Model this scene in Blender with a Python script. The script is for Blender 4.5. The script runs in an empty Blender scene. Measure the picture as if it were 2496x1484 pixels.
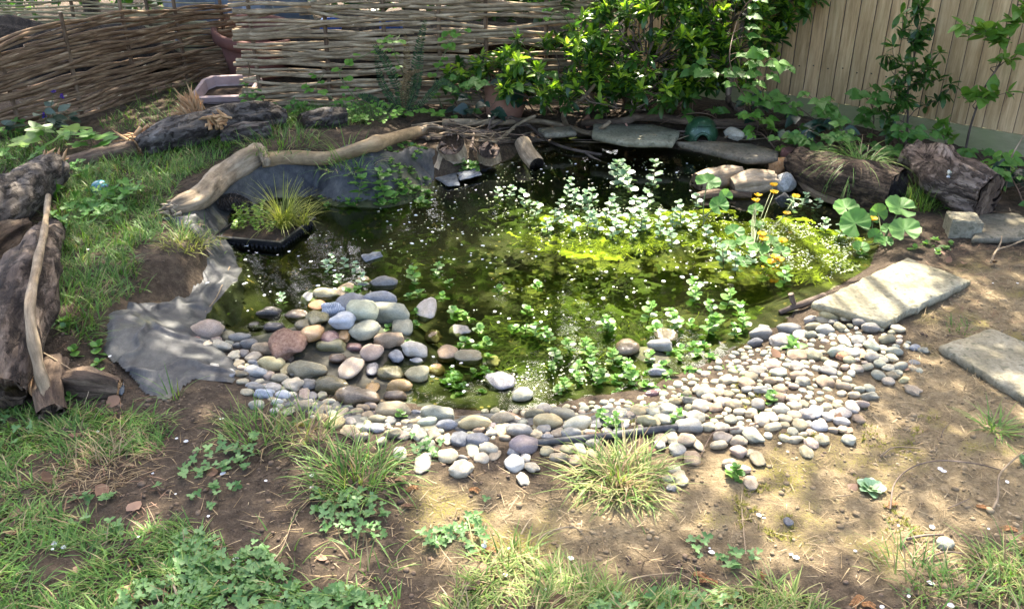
import bpy, math, random
import numpy as np
from mathutils import Vector, noise as mnoise
R = math.radians
rng = np.random.default_rng(7)
random.seed(7)
SC = bpy.context.scene
COL = SC.collection
# ---------------------------------------------------------------- camera, sky, sun, exposure
CAMH, PITCH, FPX, CX, CY = 1.65, R(27.0), 2200.0, 1248.0, 742.0      # photo measured on a 2496 x 1484 view
cam = bpy.data.cameras.new('camera'); cam_o = bpy.data.objects.new('camera', cam); COL.objects.link(cam_o)
cam.sensor_width = 36; cam.lens = 36*FPX/2496; cam.clip_start = .05; cam.clip_end = 2000
cam_o.location = (0, 0, CAMH); cam_o.rotation_euler = (R(90)-PITCH, 0, 0)
SC.camera = cam_o
SUN_EL, SUN_AZ = R(53), R(4)                                          # azimuth from +Y (away from the camera) towards +X
sun_dir = np.array([math.sin(SUN_AZ)*math.cos(SUN_EL), math.cos(SUN_AZ)*math.cos(SUN_EL), math.sin(SUN_EL)])
w = bpy.data.worlds.new('World'); SC.world = w; w.use_nodes = True
nt = w.node_tree; bg = nt.nodes['Background']
sky = nt.nodes.new('ShaderNodeTexSky'); sky.sky_type = 'NISHITA'; sky.sun_disc = False
sky.sun_elevation = SUN_EL; sky.sun_rotation = SUN_AZ; sky.air_density = .7; sky.dust_density = 5.0; sky.ozone_density = .6
nt.links.new(sky.outputs[0], bg.inputs[0]); bg.inputs[1].default_value = .15
sl = bpy.data.lights.new('sun', 'SUN'); sl.energy = 3.3; sl.angle = R(.53); sl.color = (1, .91, .77)
so = bpy.data.objects.new('sun', sl); COL.objects.link(so); so.location = (0, 0, 12)
so.rotation_euler = Vector(sun_dir).to_track_quat('Z', 'Y').to_euler()
vs = SC.view_settings; vs.view_transform = 'Standard'; vs.look = 'None'; vs.gamma = 1; vs.exposure = 2.82
SC.cycles.max_bounces = 8; SC.cycles.transparent_max_bounces = 16; SC.cycles.use_denoising = True
# ---------------------------------------------------------------- pixel to place
cp, sp = math.cos(PITCH), math.sin(PITCH)
def ray(u, v):
    a = (np.asarray(u, float)-CX)/FPX; b = (CY-np.asarray(v, float))/FPX
    return np.stack([a, cp+b*sp, -sp+b*cp], -1)
O = np.array([0, 0, CAMH])
def Z(u, v, z=0.):                     # point of the view on a level plane
    d = ray(u, v); return O + d*((z-CAMH)/d[..., 2])[..., None]
def Yp(u, v, y):                       # point of the view at a given distance
    d = ray(u, v); return O + d*(y/d[..., 1])[..., None]
def S(p):                              # metres per view pixel at a point
    p = np.asarray(p); return (p[..., 1]*cp - (p[..., 2]-CAMH)*sp)/FPX
# ---------------------------------------------------------------- mesh building
class MB:
    def __init__(s): s.v=[]; s.t=[]; s.n=0; s.l=[]; s.c=[]; s.m=[]; s.r=[]
    def raw(s, V, loops, counts, mi=0, rnd=None, tx=None):
        V = np.asarray(V, np.float32).reshape(-1, 3); s.t.append(V if tx is None else np.asarray(tx, np.float32).reshape(-1, 3)); counts = np.asarray(counts, np.int32)
        s.v.append(V); s.l.append(np.asarray(loops, np.int32)+s.n); s.c.append(counts)
        s.m.append(np.full(len(counts), mi, np.int32) if np.isscalar(mi) else np.asarray(mi, np.int32))
        s.r.append(np.full(len(counts), random.random() if rnd is None else rnd, np.float32) if (rnd is None or np.isscalar(rnd)) else np.asarray(rnd, np.float32))
        s.n += len(V); return s
    def faces(s, V, F, mi=0, rnd=None):
        return s.raw(V, [i for f in F for i in f], [len(f) for f in F], mi, rnd)
    def inst(s, tm, M, P, mi=0, rnd=None):          # template copies: M (N,3,3) columns = axes, P (N,3)
        V, F = tm; N = len(P); V = np.asarray(V); k = len(V)
        W = np.einsum('nij,kj->nki', M, V) + np.asarray(P)[:, None, :]
        lp = np.array([i for f in F for i in f]); ct = np.array([len(f) for f in F])
        L = (lp[None, :]+(np.arange(N)*k)[:, None]).ravel()
        if rnd is None: rnd = rng.random(N)
        return s.raw(W.reshape(-1, 3), L, np.tile(ct, N), mi, np.repeat(rnd, len(F)))
    def tube(s, P, r, n=7, mi=0, rnd=None, cap=True, rough=0., cseed=0, mcap=None):
        P = np.asarray(P, float); K = len(P); r = np.broadcast_to(np.asarray(r, float), (K,)).copy()
        T = np.gradient(P, axis=0); T /= np.linalg.norm(T, axis=1)[:, None]+1e-9
        ref = np.array([0, 0, 1.]) if abs(T[:, 2]).mean() < .8 else np.array([1., 0, 0])
        A = np.cross(T, ref); A /= np.linalg.norm(A, axis=1)[:, None]+1e-9; B = np.cross(A, T)
        th = np.linspace(0, 2*np.pi, n, endpoint=False)
        rr = r[:, None]*np.ones(n)
        if rough:
            al_ = np.r_[0, np.cumsum(np.linalg.norm(np.diff(P, axis=0), axis=1))]
            for k in range(K):
                for j in range(n):
                    c_, s_ = math.cos(th[j]), math.sin(th[j])
                    rr[k, j] *= 1+rough*(1.1*mnoise.noise(Vector((c_*1.2+cseed, s_*1.2, al_[k]*5+cseed*3.1)))+.75*mnoise.noise(Vector((c_*4+cseed, s_*4, al_[k]*4)))+.45*mnoise.noise(Vector((c_*9, s_*9+cseed, al_[k]*9))))
        V = P[:, None, :] + rr[..., None]*(np.cos(th)[None, :, None]*A[:, None, :]+np.sin(th)[None, :, None]*B[:, None, :])
        i = np.arange(K-1)[:, None]*n; j = np.arange(n)[None, :]; j2 = (j+1) % n
        L = np.stack([i+j, i+j2, i+n+j2, i+n+j], -1).reshape(-1)
        al = np.r_[0, np.cumsum(np.linalg.norm(np.diff(P, axis=0), axis=1))]; off = random.random()*9
        TX = np.stack([r[:, None]*np.cos(th)+0*al[:, None], r[:, None]*np.sin(th)+0*al[:, None], al[:, None]+0*th+off], -1)
        s.raw(V, L, np.full((K-1)*n, 4), mi, rnd, TX)
        if cap:
            m2 = mi if mcap is None else mcap
            s.faces(V[0], [list(range(n))], m2, rnd); s.faces(V[-1], [list(range(n))[::-1]], m2, rnd)
        return s
    def box(s, c, sz, rot=None, mi=0, rnd=None):
        x, y, z = np.array(sz)/2.
        V = np.array([[a*x, b*y, d*z] for d in (-1, 1) for b in (-1, 1) for a in (-1, 1)])
        if rot is not None: V = V @ np.asarray(rot).T
        return s.faces(V+np.asarray(c), [(0,2,3,1),(4,5,7,6),(0,1,5,4),(2,6,7,3),(0,4,6,2),(1,3,7,5)], mi, rnd)
    def build(s, name, mats, parent=None, loc=(0,0,0), smooth=True):
        me = bpy.data.meshes.new(name)
        V = np.concatenate(s.v) - np.asarray(loc, np.float32); L = np.concatenate(s.l); C = np.concatenate(s.c)
        me.vertices.add(len(V)); me.vertices.foreach_set('co', V.ravel().astype(np.float32))
        me.loops.add(len(L)); me.loops.foreach_set('vertex_index', L)
        me.polygons.add(len(C)); st = np.concatenate([[0], np.cumsum(C)[:-1]])
        me.polygons.foreach_set('loop_start', st.astype(np.int32)); me.polygons.foreach_set('loop_total', C)
        for m in (mats if isinstance(mats, (list, tuple)) else [mats]): me.materials.append(m)
        me.polygons.foreach_set('material_index', np.concatenate(s.m))
        me.polygons.foreach_set('use_smooth', np.full(len(C), bool(smooth)))
        at = me.attributes.new('rnd', 'FLOAT', 'FACE'); at.data.foreach_set('value', np.concatenate(s.r))
        tx = me.attributes.new('tx', 'FLOAT_VECTOR', 'POINT'); tx.data.foreach_set('vector', np.concatenate(s.t).ravel())
        me.update(); me.validate()
        o = bpy.data.objects.new(name, me); COL.objects.link(o)
        if parent is not None: o.parent = parent
        else: o.location = loc
        return o
def tag(o, label=None, cat=None, group=None, kind=None):
    if label: o['label'] = label
    if cat: o['category'] = cat
    if group: o['group'] = group
    if kind: o['kind'] = kind
    return o
def thing(name, label, cat, loc, group=None):
    e = bpy.data.objects.new(name, None); COL.objects.link(e); e.location = tuple(map(float, loc)); e.empty_display_size = .05
    return tag(e, label, cat, group)
def copy_tree(o, loc, rz=0, sc=1, label=None, group=None):
    c = o.copy(); COL.objects.link(c); c.location = tuple(map(float, loc)); c.rotation_euler = (0, 0, rz); c.scale = (sc, sc, sc)
    if label: c['label'] = label
    if group: c['group'] = group
    for ch in o.children:
        d = ch.copy(); COL.objects.link(d); d.parent = c
        for g in ch.children:
            e = g.copy(); COL.objects.link(e); e.parent = d
    return c
def sstep(a, b, x):
    t = np.clip((np.asarray(x, float)-a)/(b-a), 0, 1); return t*t*(3-2*t)
def nrm(v): v = np.asarray(v, float); return v/(np.linalg.norm(v, axis=-1, keepdims=True)+1e-9)
def frames(d, up=(0, 0, 1)):           # columns X (side), Y = d (leaf direction), Z (leaf normal)
    d = nrm(d); up = np.broadcast_to(np.asarray(up, float), d.shape)
    x = nrm(np.cross(d, up)+1e-6); z = np.cross(x, d); return np.stack([x, d, z], -1)
def spin(th):
    c, s_ = np.cos(th), np.sin(th); o = np.zeros(np.shape(th)+(3, 3)); o[..., 0, 0]=c; o[..., 0, 1]=-s_; o[..., 1, 0]=s_; o[..., 1, 1]=c; o[..., 2, 2]=1
    return o
def spline(P, n):                      # Catmull-Rom through points
    P = np.asarray(P, float); Q = np.vstack([2*P[0]-P[1], P, 2*P[-1]-P[-2]]); t = np.linspace(0, len(P)-1-1e-6, n); i = t.astype(int); f = (t-i)[:, None]
    a, b, c, d = Q[i], Q[i+1], Q[i+2], Q[i+3]
    return .5*((2*b)+(-a+c)*f+(2*a-5*b+4*c-d)*f**2+(-a+3*b-3*c+d)*f**3)
def vnoise(x, y, sc, seed=0, oct=3):   # smooth value noise on arrays
    x = np.asarray(x, float)*sc+seed*17.3; y = np.asarray(y, float)*sc+seed*9.1; out = 0; amp = 1; tot = 0
    g = np.random.default_rng(100+seed).random((256, 256))
    for _ in range(oct):
        xi = np.floor(x).astype(int); yi = np.floor(y).astype(int); fx = x-xi; fy = y-yi
        fx = fx*fx*(3-2*fx); fy = fy*fy*(3-2*fy)
        q = lambda a, b: g[(xi+a) % 256, (yi+b) % 256]
        out = out + amp*((q(0,0)*(1-fx)+q(1,0)*fx)*(1-fy)+(q(0,1)*(1-fx)+q(1,1)*fx)*fy); tot += amp
        amp *= .5; x = x*2.03+5.2; y = y*2.03+1.7
    return out/tot
def inpoly(x, y, P):
    P = np.asarray(P); x = np.asarray(x); y = np.asarray(y); c = np.zeros(x.shape, bool); j = len(P)-1
    for i in range(len(P)):
        a, b = P[i], P[j]; j = i
        t = ((a[1] > y) != (b[1] > y)); c ^= t & (x < (b[0]-a[0])*(y-a[1])/(b[1]-a[1]+1e-12)+a[0])
    return c
def sdist(x, y, P):                    # >0 outside
    P = np.asarray(P); d = np.full(np.shape(x), 1e9)
    for i in range(len(P)):
        a = P[i-1]; e = P[i]-a; L = e@e
        t = np.clip(((x-a[0])*e[0]+(y-a[1])*e[1])/L, 0, 1); d = np.minimum(d, (x-a[0]-t*e[0])**2+(y-a[1]-t*e[1])**2)
    d = np.sqrt(d); return np.where(inpoly(x, y, P), -d, d)
# ---------------------------------------------------------------- materials
def newmat(name):
    m = bpy.data.materials.new(name); m.use_nodes = True; n = m.node_tree; n.nodes.clear()
    out = n.nodes.new('ShaderNodeOutputMaterial'); p = n.nodes.new('ShaderNodeBsdfPrincipled'); n.links.new(p.outputs[0], out.inputs[0])
    return m, n, p, out
def N(n, t, **k):
    x = n.nodes.new('ShaderNode'+t)
    for a, b in k.items():
        if a.startswith('i_'): x.inputs[a[2:].replace('_', ' ')].default_value = b
        else: setattr(x, a, b)
    return x
def coord(n, scale=(1, 1, 1)):
    c = N(n, 'TexCoord'); mp = N(n, 'Mapping'); mp.inputs['Scale'].default_value = scale; n.links.new(c.outputs['Object'], mp.inputs[0]); return mp.outputs[0]
def txc(n, scale=(1, 1, 1)):            # along-the-grain coordinates of round timber
    c = N(n, 'Attribute', attribute_name='tx'); mp = N(n, 'Mapping'); mp.inputs['Scale'].default_value = scale; n.links.new(c.outputs['Vector'], mp.inputs[0]); return mp.outputs[0]
def noise(n, co, s, d=5, r=.6, w=None):
    x = N(n, 'TexNoise'); x.inputs['Scale'].default_value = s; x.inputs['Detail'].default_value = d; x.inputs['Roughness'].default_value = r
    n.links.new(co, x.inputs['Vector']); return x.outputs['Fac']
def ramp(n, f, stops):
    x = N(n, 'ValToRGB'); e = x.color_ramp.elements
    while len(e) < len(stops): e.new(.5)
    for el, (p, c) in zip(e, stops): el.position = p; el.color = (*c, 1) if len(c) == 3 else c
    n.links.new(f, x.inputs[0]); return x.outputs[0]
def mixc(n, f, a, b, mode='MIX'):
    x = N(n, 'MixRGB', blend_type=mode)
    for i, q in enumerate((f, a, b)):
        if hasattr(q, 'is_linked'): n.links.new(q, x.inputs[i])
        else: x.inputs[i].default_value = q if i == 0 else (*q, 1)
    return x.outputs[0]
def bump(n, p, h, st=.5, dist=.01):
    b = N(n, 'Bump'); b.inputs['Strength'].default_value = st; b.inputs['Distance'].default_value = dist
    n.links.new(h, b.inputs['Height']); n.links.new(b.outputs[0], p.inputs['Normal']); return b
def math_(n, op, a, b=None):
    x = N(n, 'Math', operation=op)
    for i, q in enumerate((a, b)):
        if q is None: continue
        if hasattr(q, 'is_linked'): n.links.new(q, x.inputs[i])
        else: x.inputs[i].default_value = q
    return x.outputs[0]
def attr(n, nm='rnd'): return N(n, 'Attribute', attribute_name=nm).outputs['Fac']
def leafmat(name, cols, rough=.45, tr=.35, tcol=1.5, spec=.5, noise_s=60):
    m, n, p, out = newmat(name)
    k = len(cols); c = ramp(n, attr(n), [(i/(k-1), x) for i, x in enumerate(cols)])
    nz = noise(n, coord(n), noise_s, 3); c = mixc(n, .45, c, ramp(n, nz, [(.3, (.45, .45, .45)), (.7, (1, 1, 1))]), 'MULTIPLY')
    n.links.new(c, p.inputs['Base Color']); p.inputs['Roughness'].default_value = rough; p.inputs['Specular IOR Level'].default_value = spec
    t = N(n, 'BsdfTranslucent'); n.links.new(mixc(n, 1, c, (tcol, tcol*1.05, tcol*.55), 'MULTIPLY'), t.inputs[0])
    mx = N(n, 'MixShader'); mx.inputs[0].default_value = tr; n.links.new(p.outputs[0], mx.inputs[1]); n.links.new(t.outputs[0], mx.inputs[2])
    n.links.new(mx.outputs[0], out.inputs[0]); return m
def woodmat(name, cols, sc=(6, 6, 6), ns=9, bd=.012, bs=.8, rough=.85, vor=None, fine=60, grain=.16):
    m, n, p, out = newmat(name); co = txc(n, (sc[0], sc[1], sc[2]*grain))
    a = noise(n, co, ns, 8, .68); c = ramp(n, a, [(.30+.40*i/(len(cols)-1), x) for i, x in enumerate(cols)])
    f = noise(n, txc(n, (1, 1, .35)), fine, 5, .75); c = mixc(n, .55, c, ramp(n, f, [(.3, (.35, .33, .31)), (.65, (1.15, 1.12, 1.1))]), 'MULTIPLY')
    r_ = attr(n); c = mixc(n, .45, c, ramp(n, r_, [(0, (.5, .48, .46)), (1, (1.3, 1.25, 1.2))]), 'MULTIPLY')
    big = noise(n, txc(n), 11, 4, .6); c = mixc(n, .6, c, ramp(n, big, [(.35, (.55, .52, .48)), (.6, (1.1, 1.1, 1.08))]), 'MULTIPLY')
    h = math_(n, 'ADD', a, math_(n, 'MULTIPLY', f, .4))
    if vor:                                                            # deep broken furrows
        d = N(n, 'TexNoise'); d.inputs['Scale'].default_value = 20; d.inputs['Detail'].default_value = 5; n.links.new(txc(n), d.inputs['Vector'])
        q = mixc(n, .06, txc(n, (1, 1, .33)), d.outputs['Color']); v = noise(n, q, vor*14, 6, .62)
        e = ramp(n, v, [(.40, (0, 0, 0)), (.52, (1, 1, 1))]); c = mixc(n, .85, c, mixc(n, e, (.22, .19, .16), (1, 1, 1)), 'MULTIPLY'); h = math_(n, 'ADD', math_(n, 'MULTIPLY', h, .6), math_(n, 'MULTIPLY', e, .7))
    n.links.new(c, p.inputs['Base Color']); p.inputs['Roughness'].default_value = rough; p.inputs['Specular IOR Level'].default_value = .25; bump(n, p, h, bs, bd); return m
def plainmat(name, col, col2=None, s=12, rough=.6, bs=.2, bd=.004, spec=.5, fine=None):
    m, n, p, out = newmat(name); co = coord(n); a = noise(n, co, s, 6, .65)
    c = ramp(n, a, [(.3, col), (.7, col2 or tuple(x*.7 for x in col))])
    n.links.new(c, p.inputs['Base Color']); p.inputs['Roughness'].default_value = rough; p.inputs['Specular IOR Level'].default_value = spec
    bump(n, p, noise(n, co, fine or s*4, 5, .7), bs, bd); return m
# ---------------------------------------------------------------- ground shape
POND_V = [(540,590),(568,628),(556,668),(522,712),(478,752),(468,790),(545,818),(640,872),(700,930),(790,962),(900,985),(1060,988),(1250,1000),(1340,985),(1430,962),
  (1560,945),(1660,905),(1750,868),(1830,828),(1905,783),(1960,742),(2050,690),(2118,650),(2140,600),(2150,545),(2040,500),(1950,470),(1900,420),(1840,400),(1760,385),(1660,366),(1560,352),(1450,335),
  (1360,330),(1290,340),(1250,385),(1180,415),(1060,440),(1010,470),(930,500),(830,500),(760,478),(640,490),(560,520)]
PP = Z(*np.array(POND_V, float).T)[:, :2]
CTL = [(400,800,.14,.34,.3),(480,660,.12,.14,.3),(430,590,.12,.12,.3),(540,500,.15,.12,.3),(700,440,.22,.2,.3),(900,390,.2,.17,.3),(1050,380,.11,.1,.3),(1250,330,.08,.12,.35),
  (1600,335,.09,.1,.3),(1900,425,.09,.1,.3),(2180,580,.06,.12,.35),(2050,720,.06,.12,.5),(1900,860,.06,.4,.6),(1600,1000,.05,.3,.9),(1200,1050,.05,.28,1.),(800,1030,.06,.3,1.7),(600,940,.07,.3,1.6),
  (60,700,.15,.3,.3),(100,1250,.06,.3,1.),(1300,1400,.05,.3,1.),(2400,1000,.06,.3,.6),(2450,500,.08,.3,.3),(200,350,.13,.3,.3),(900,260,.13,.2,.3)]
_c = np.array(CTL, float); CXY = Z(_c[:, 0], _c[:, 1])[:, :2]; CV = _c[:, 2:]
BUMPS = [(860,800,.25,.085),(720,840,.14,.035),(1000,760,.16,.07),(950,735,.18,.05),(1010,830,.16,.05),(820,900,.3,.02),(850,478,.14,.07),(930,482,.14,.07),(1560,850,.12,.05),(990,480,.18,.05),(300,720,.35,.04),(60,850,.3,.05)]
def hfun(x, y):
    shp = np.shape(x); x = np.ravel(x); y = np.ravel(y)
    sd = sdist(x, y, PP)
    d2 = (x[:, None]-CXY[:, 0])**2+(y[:, None]-CXY[:, 1])**2+.01; wt = d2**-2.; q = (wt@CV)/wt.sum(1)[:, None]
    h = np.where(sd > 0, q[:, 0]*sstep(-.02, 1, sd/q[:, 1]), -.26*sstep(0, 1, -sd/q[:, 2])-.004)
    for u, v, r, a in BUMPS:
        b = Z(u, v); h = h+a*np.exp(-((x-b[0])**2+(y-b[1])**2)/r**2*1.6)
    return h.reshape(shp), sd.reshape(shp)
gx = np.arange(-6, 6.01, .03); gy = np.arange(.4, 9.01, .03)
HG, SDG = hfun(*np.meshgrid(gx, gy, indexing='ij'))
def lut(G, x, y):
    i = np.clip((np.asarray(x, float)+6)/.03, 0, len(gx)-1.001); j = np.clip((np.asarray(y, float)-.4)/.03, 0, len(gy)-1.001)
    a = i.astype(int); b = j.astype(int); f = i-a; g = j-b
    return (G[a, b]*(1-f)+G[a+1, b]*f)*(1-g)+(G[a, b+1]*(1-f)+G[a+1, b+1]*f)*g
def H(x, y): return lut(HG, x, y)
def SD(x, y): return lut(SDG, x, y)
def G(u, v, off=0., water=False):      # the spot of the ground (or water) that the view shows at u, v
    z = np.zeros(np.shape(u))+off+.05
    for _ in range(25):
        p = Z(u, v, z); h = H(p[..., 0], p[..., 1])
        if water: h = np.maximum(h, 0)
        z = z*.55+.45*(h+off)
    p[..., 2] = z; return p
def zz(u, v, z): return Z(float(u), float(v), z)
def poly(V, z=.06):
    a = np.array(V, float); return Z(a[:, 0], a[:, 1], z)[:, :2]
def scatter(V, n, z=.06, avoid_water=False, seed=None):     # random ground points inside a polygon of the view
    P = poly(V, z); lo, hi = P.min(0), P.max(0); out = np.zeros((0, 2))
    while len(out) < n:
        q = lo+(hi-lo)*rng.random((n*2+20, 2)); q = q[inpoly(q[:, 0], q[:, 1], P)]
        if avoid_water: q = q[SD(q[:, 0], q[:, 1]) > .015]
        out = np.vstack([out, q])
    out = out[:n]; return np.c_[out, H(out[:, 0], out[:, 1])]
def micro(x, y):                       # clods and dips of the soil
    return .012*(vnoise(x, y, 9, 3, 3)-.5)+.026*np.maximum(0, vnoise(x, y, 24, 4, 3)-.5)+.010*(vnoise(x, y, 52, 5, 2)-.5)
# ---------------------------------------------------------------- ground, one sheet to the horizon
def axis(a, b, st, far):
    d = np.arange(a, b, st); o = np.geomspace(.06, far, 26)
    return np.concatenate([(a-o)[::-1], d, b+o])
ax = axis(-3.3, 3.2, .0165, 300); ay = axis(1.15, 6.6, .0175, 400)
X, Y = np.meshgrid(ax, ay, indexing='ij')
inside = (np.abs(X) < 5.9) & (Y > .45) & (Y < 8.9)
HH = np.where(inside, H(X, Y), .1); SS = np.where(inside, SD(X, Y), 2.)
HH = HH+np.where(inside, micro(X, Y), 0)*sstep(-.02, .12, SS)+np.where(SS < 0, .012*(vnoise(X, Y, 14, 6, 3)-.5), 0)
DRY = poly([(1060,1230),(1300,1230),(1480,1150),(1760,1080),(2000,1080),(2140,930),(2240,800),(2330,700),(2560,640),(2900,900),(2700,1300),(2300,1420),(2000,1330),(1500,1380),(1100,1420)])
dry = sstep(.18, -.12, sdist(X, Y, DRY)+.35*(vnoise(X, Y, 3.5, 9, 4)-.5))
MB1 = MB(); nx, ny = X.shape
V = np.stack([X, Y, HH], -1).reshape(-1, 3)
i = np.arange(nx-1)[:, None]*ny; j = np.arange(ny-1)[None, :]
L = np.stack([i+j, i+ny+j, i+ny+j+1, i+j+1], -1).reshape(-1, 4)
bed = (SS.ravel()[L].mean(1) < .0)
MB1.raw(V, L.ravel(), np.full(len(L), 4), bed.astype(np.int32), .5)
# soil
m, n, p, out = newmat('soil'); co = coord(n)
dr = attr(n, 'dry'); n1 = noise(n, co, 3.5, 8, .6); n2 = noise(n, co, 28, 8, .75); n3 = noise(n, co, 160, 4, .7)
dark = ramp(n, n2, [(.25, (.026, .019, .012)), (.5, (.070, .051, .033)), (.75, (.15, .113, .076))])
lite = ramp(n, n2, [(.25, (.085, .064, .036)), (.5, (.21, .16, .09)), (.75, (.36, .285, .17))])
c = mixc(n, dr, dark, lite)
moss = math_(n, 'MULTIPLY', dr, ramp(n, n1, [(.52, (0, 0, 0)), (.62, (1, 1, 1))])); moss = math_(n, 'MULTIPLY', moss, ramp(n, n3, [(.42, (0, 0, 0)), (.56, (1, 1, 1))]))
c = mixc(n, moss, c, (.17, .15, .03))
c = mixc(n, .6, c, ramp(n, n3, [(.3, (.45, .43, .4)), (.62, (1.1, 1.1, 1.1))]), 'MULTIPLY')
vo = N(n, 'TexVoronoi', feature='DISTANCE_TO_EDGE'); vo.inputs['Scale'].default_value = 7
wob = N(n, 'TexNoise'); wob.inputs['Scale'].default_value = 14; wob.inputs['Detail'].default_value = 5; n.links.new(co, wob.inputs['Vector'])
n.links.new(mixc(n, .09, co, wob.outputs['Color']), vo.inputs['Vector'])
crk = ramp(n, vo.outputs['Distance'], [(0, (0, 0, 0)), (.018, (1, 1, 1))])
gate = ramp(n, noise(n, co, 2.2, 3), [(.36, (0, 0, 0)), (.46, (1, 1, 1))]); crk = math_(n, 'MAXIMUM', crk, gate)
c = mixc(n, .75, c, mixc(n, crk, (.22, .2, .18), (1, 1, 1)), 'MULTIPLY')
n.links.new(c, p.inputs['Base Color']); p.inputs['Roughness'].default_value = .95; p.inputs['Specular IOR Level'].default_value = .2
hh = math_(n, 'ADD', math_(n, 'ADD', n2, math_(n, 'MULTIPLY', n3, .35)), math_(n, 'MULTIPLY', crk, .35)); bump(n, p, hh, 1., .02)
M_soil = m
# silt, litter and stones on the pond bed
m, n, p, out = newmat('pond_silt'); co = coord(n)
a = noise(n, co, 2.6, 6, .6); b = noise(n, co, 30, 6, .7)
c = ramp(n, b, [(.3, (.007, .006, .003)), (.55, (.020, .018, .008)), (.75, (.075, .056, .022))])
c = mixc(n, ramp(n, a, [(.44, (0, 0, 0)), (.62, (1, 1, 1))]), c, ramp(n, b, [(.3, (.014, .018, .003)), (.7, (.055, .065, .010))]))
vo = N(n, 'TexVoronoi'); vo.inputs['Scale'].default_value = 38; n.links.new(co, vo.inputs['Vector'])
lit = math_(n, 'MULTIPLY', ramp(n, vo.outputs['Distance'], [(.28, (1, 1, 1)), (.34, (0, 0, 0))]), ramp(n, noise(n, co, 9, 3), [(.55, (0, 0, 0)), (.65, (1, 1, 1))]))
c = mixc(n, lit, c, ramp(n, b, [(.3, (.22, .12, .045)), (.7, (.4, .3, .14))]))
wd = math_(n, 'MULTIPLY', attr(n, 'weed'), ramp(n, noise(n, co, 7, 8, .75), [(.34, (0, 0, 0)), (.60, (1, 1, 1))])); c = mixc(n, wd, c, ramp(n, noise(n, co, 26, 6, .75), [(.3, (.05, .06, .004)), (.5, (.20, .22, .012)), (.7, (.40, .42, .035))]))
n.links.new(c, p.inputs['Base Color']); p.inputs['Roughness'].default_value = .8; bump(n, p, b, .6, .01); M_bed = m
ground = MB1.build('ground', [M_soil, M_bed]); tag(ground, kind='structure')
WEED = [(poly([(1230,575),(1340,520),(1760,500),(1960,530),(2100,580),(2110,640),(2000,680),(1880,640),(1650,610),(1400,625)], 0), 1.), (poly([(1000,760),(1250,690),(1700,640),(1850,720),(1700,860),(1450,930),(1250,960),(1100,880)], 0), .32), (poly([(900,500),(1250,480),(1250,640),(950,660)], 0), .18)]
weed = np.zeros_like(X)
for P_, a_ in WEED: weed = np.maximum(weed, a_*sstep(.16, -.16, sdist(X, Y, P_)+.3*(vnoise(X, Y, 4, 12, 4)-.5)))
at = ground.data.attributes.new('weed', 'FLOAT', 'POINT'); at.data.foreach_set('value', weed.ravel().astype(np.float32))
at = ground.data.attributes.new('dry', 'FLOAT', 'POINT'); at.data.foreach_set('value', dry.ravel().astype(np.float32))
# ---------------------------------------------------------------- water
wx = np.arange(PP[:, 0].min()-.15, PP[:, 0].max()+.15, .03); wy = np.arange(PP[:, 1].min()-.15, PP[:, 1].max()+.15, .03)
X2, Y2 = np.meshgrid(wx, wy, indexing='ij'); nx2, ny2 = X2.shape
i = np.arange(nx2-1)[:, None]*ny2; j = np.arange(ny2-1)[None, :]; L = np.stack([i+j, i+ny2+j, i+ny2+j+1, i+j+1], -1).reshape(-1, 4)
L = L[SD(X2, Y2).ravel()[L].max(1) < .10]
m, n, p, out = newmat('pond_water'); n.nodes.remove(p); co = coord(n)
tr = N(n, 'BsdfTransparent'); tr.inputs[0].default_value = (.62, .70, .45, 1)
gl = N(n, 'BsdfGlossy'); gl.inputs['Roughness'].default_value = .015; gl.inputs[0].default_value = (1, 1, 1, 1)
fr = N(n, 'Fresnel'); fr.inputs[0].default_value = 1.33
mx = N(n, 'MixShader'); n.links.new(fr.outputs[0], mx.inputs[0]); n.links.new(tr.outputs[0], mx.inputs[1]); n.links.new(gl.outputs[0], mx.inputs[2])
bm_ = N(n, 'Bump'); bm_.inputs['Strength'].default_value = .13; bm_.inputs['Distance'].default_value = .006
n.links.new(math_(n, 'ADD', noise(n, co, 16, 3, .5), math_(n, 'MULTIPLY', noise(n, co, 60, 2, .5), .12)), bm_.inputs['Height'])
n.links.new(bm_.outputs[0], gl.inputs['Normal']); n.links.new(bm_.outputs[0], fr.inputs['Normal']); n.links.new(mx.outputs[0], out.inputs[0])
M_water = m
wb = MB().raw(np.stack([X2, Y2, X2*0], -1).reshape(-1, 3), L.ravel(), np.full(len(L), 4), 0, .5)
water = wb.build('water', M_water); tag(water, kind='structure')
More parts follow.
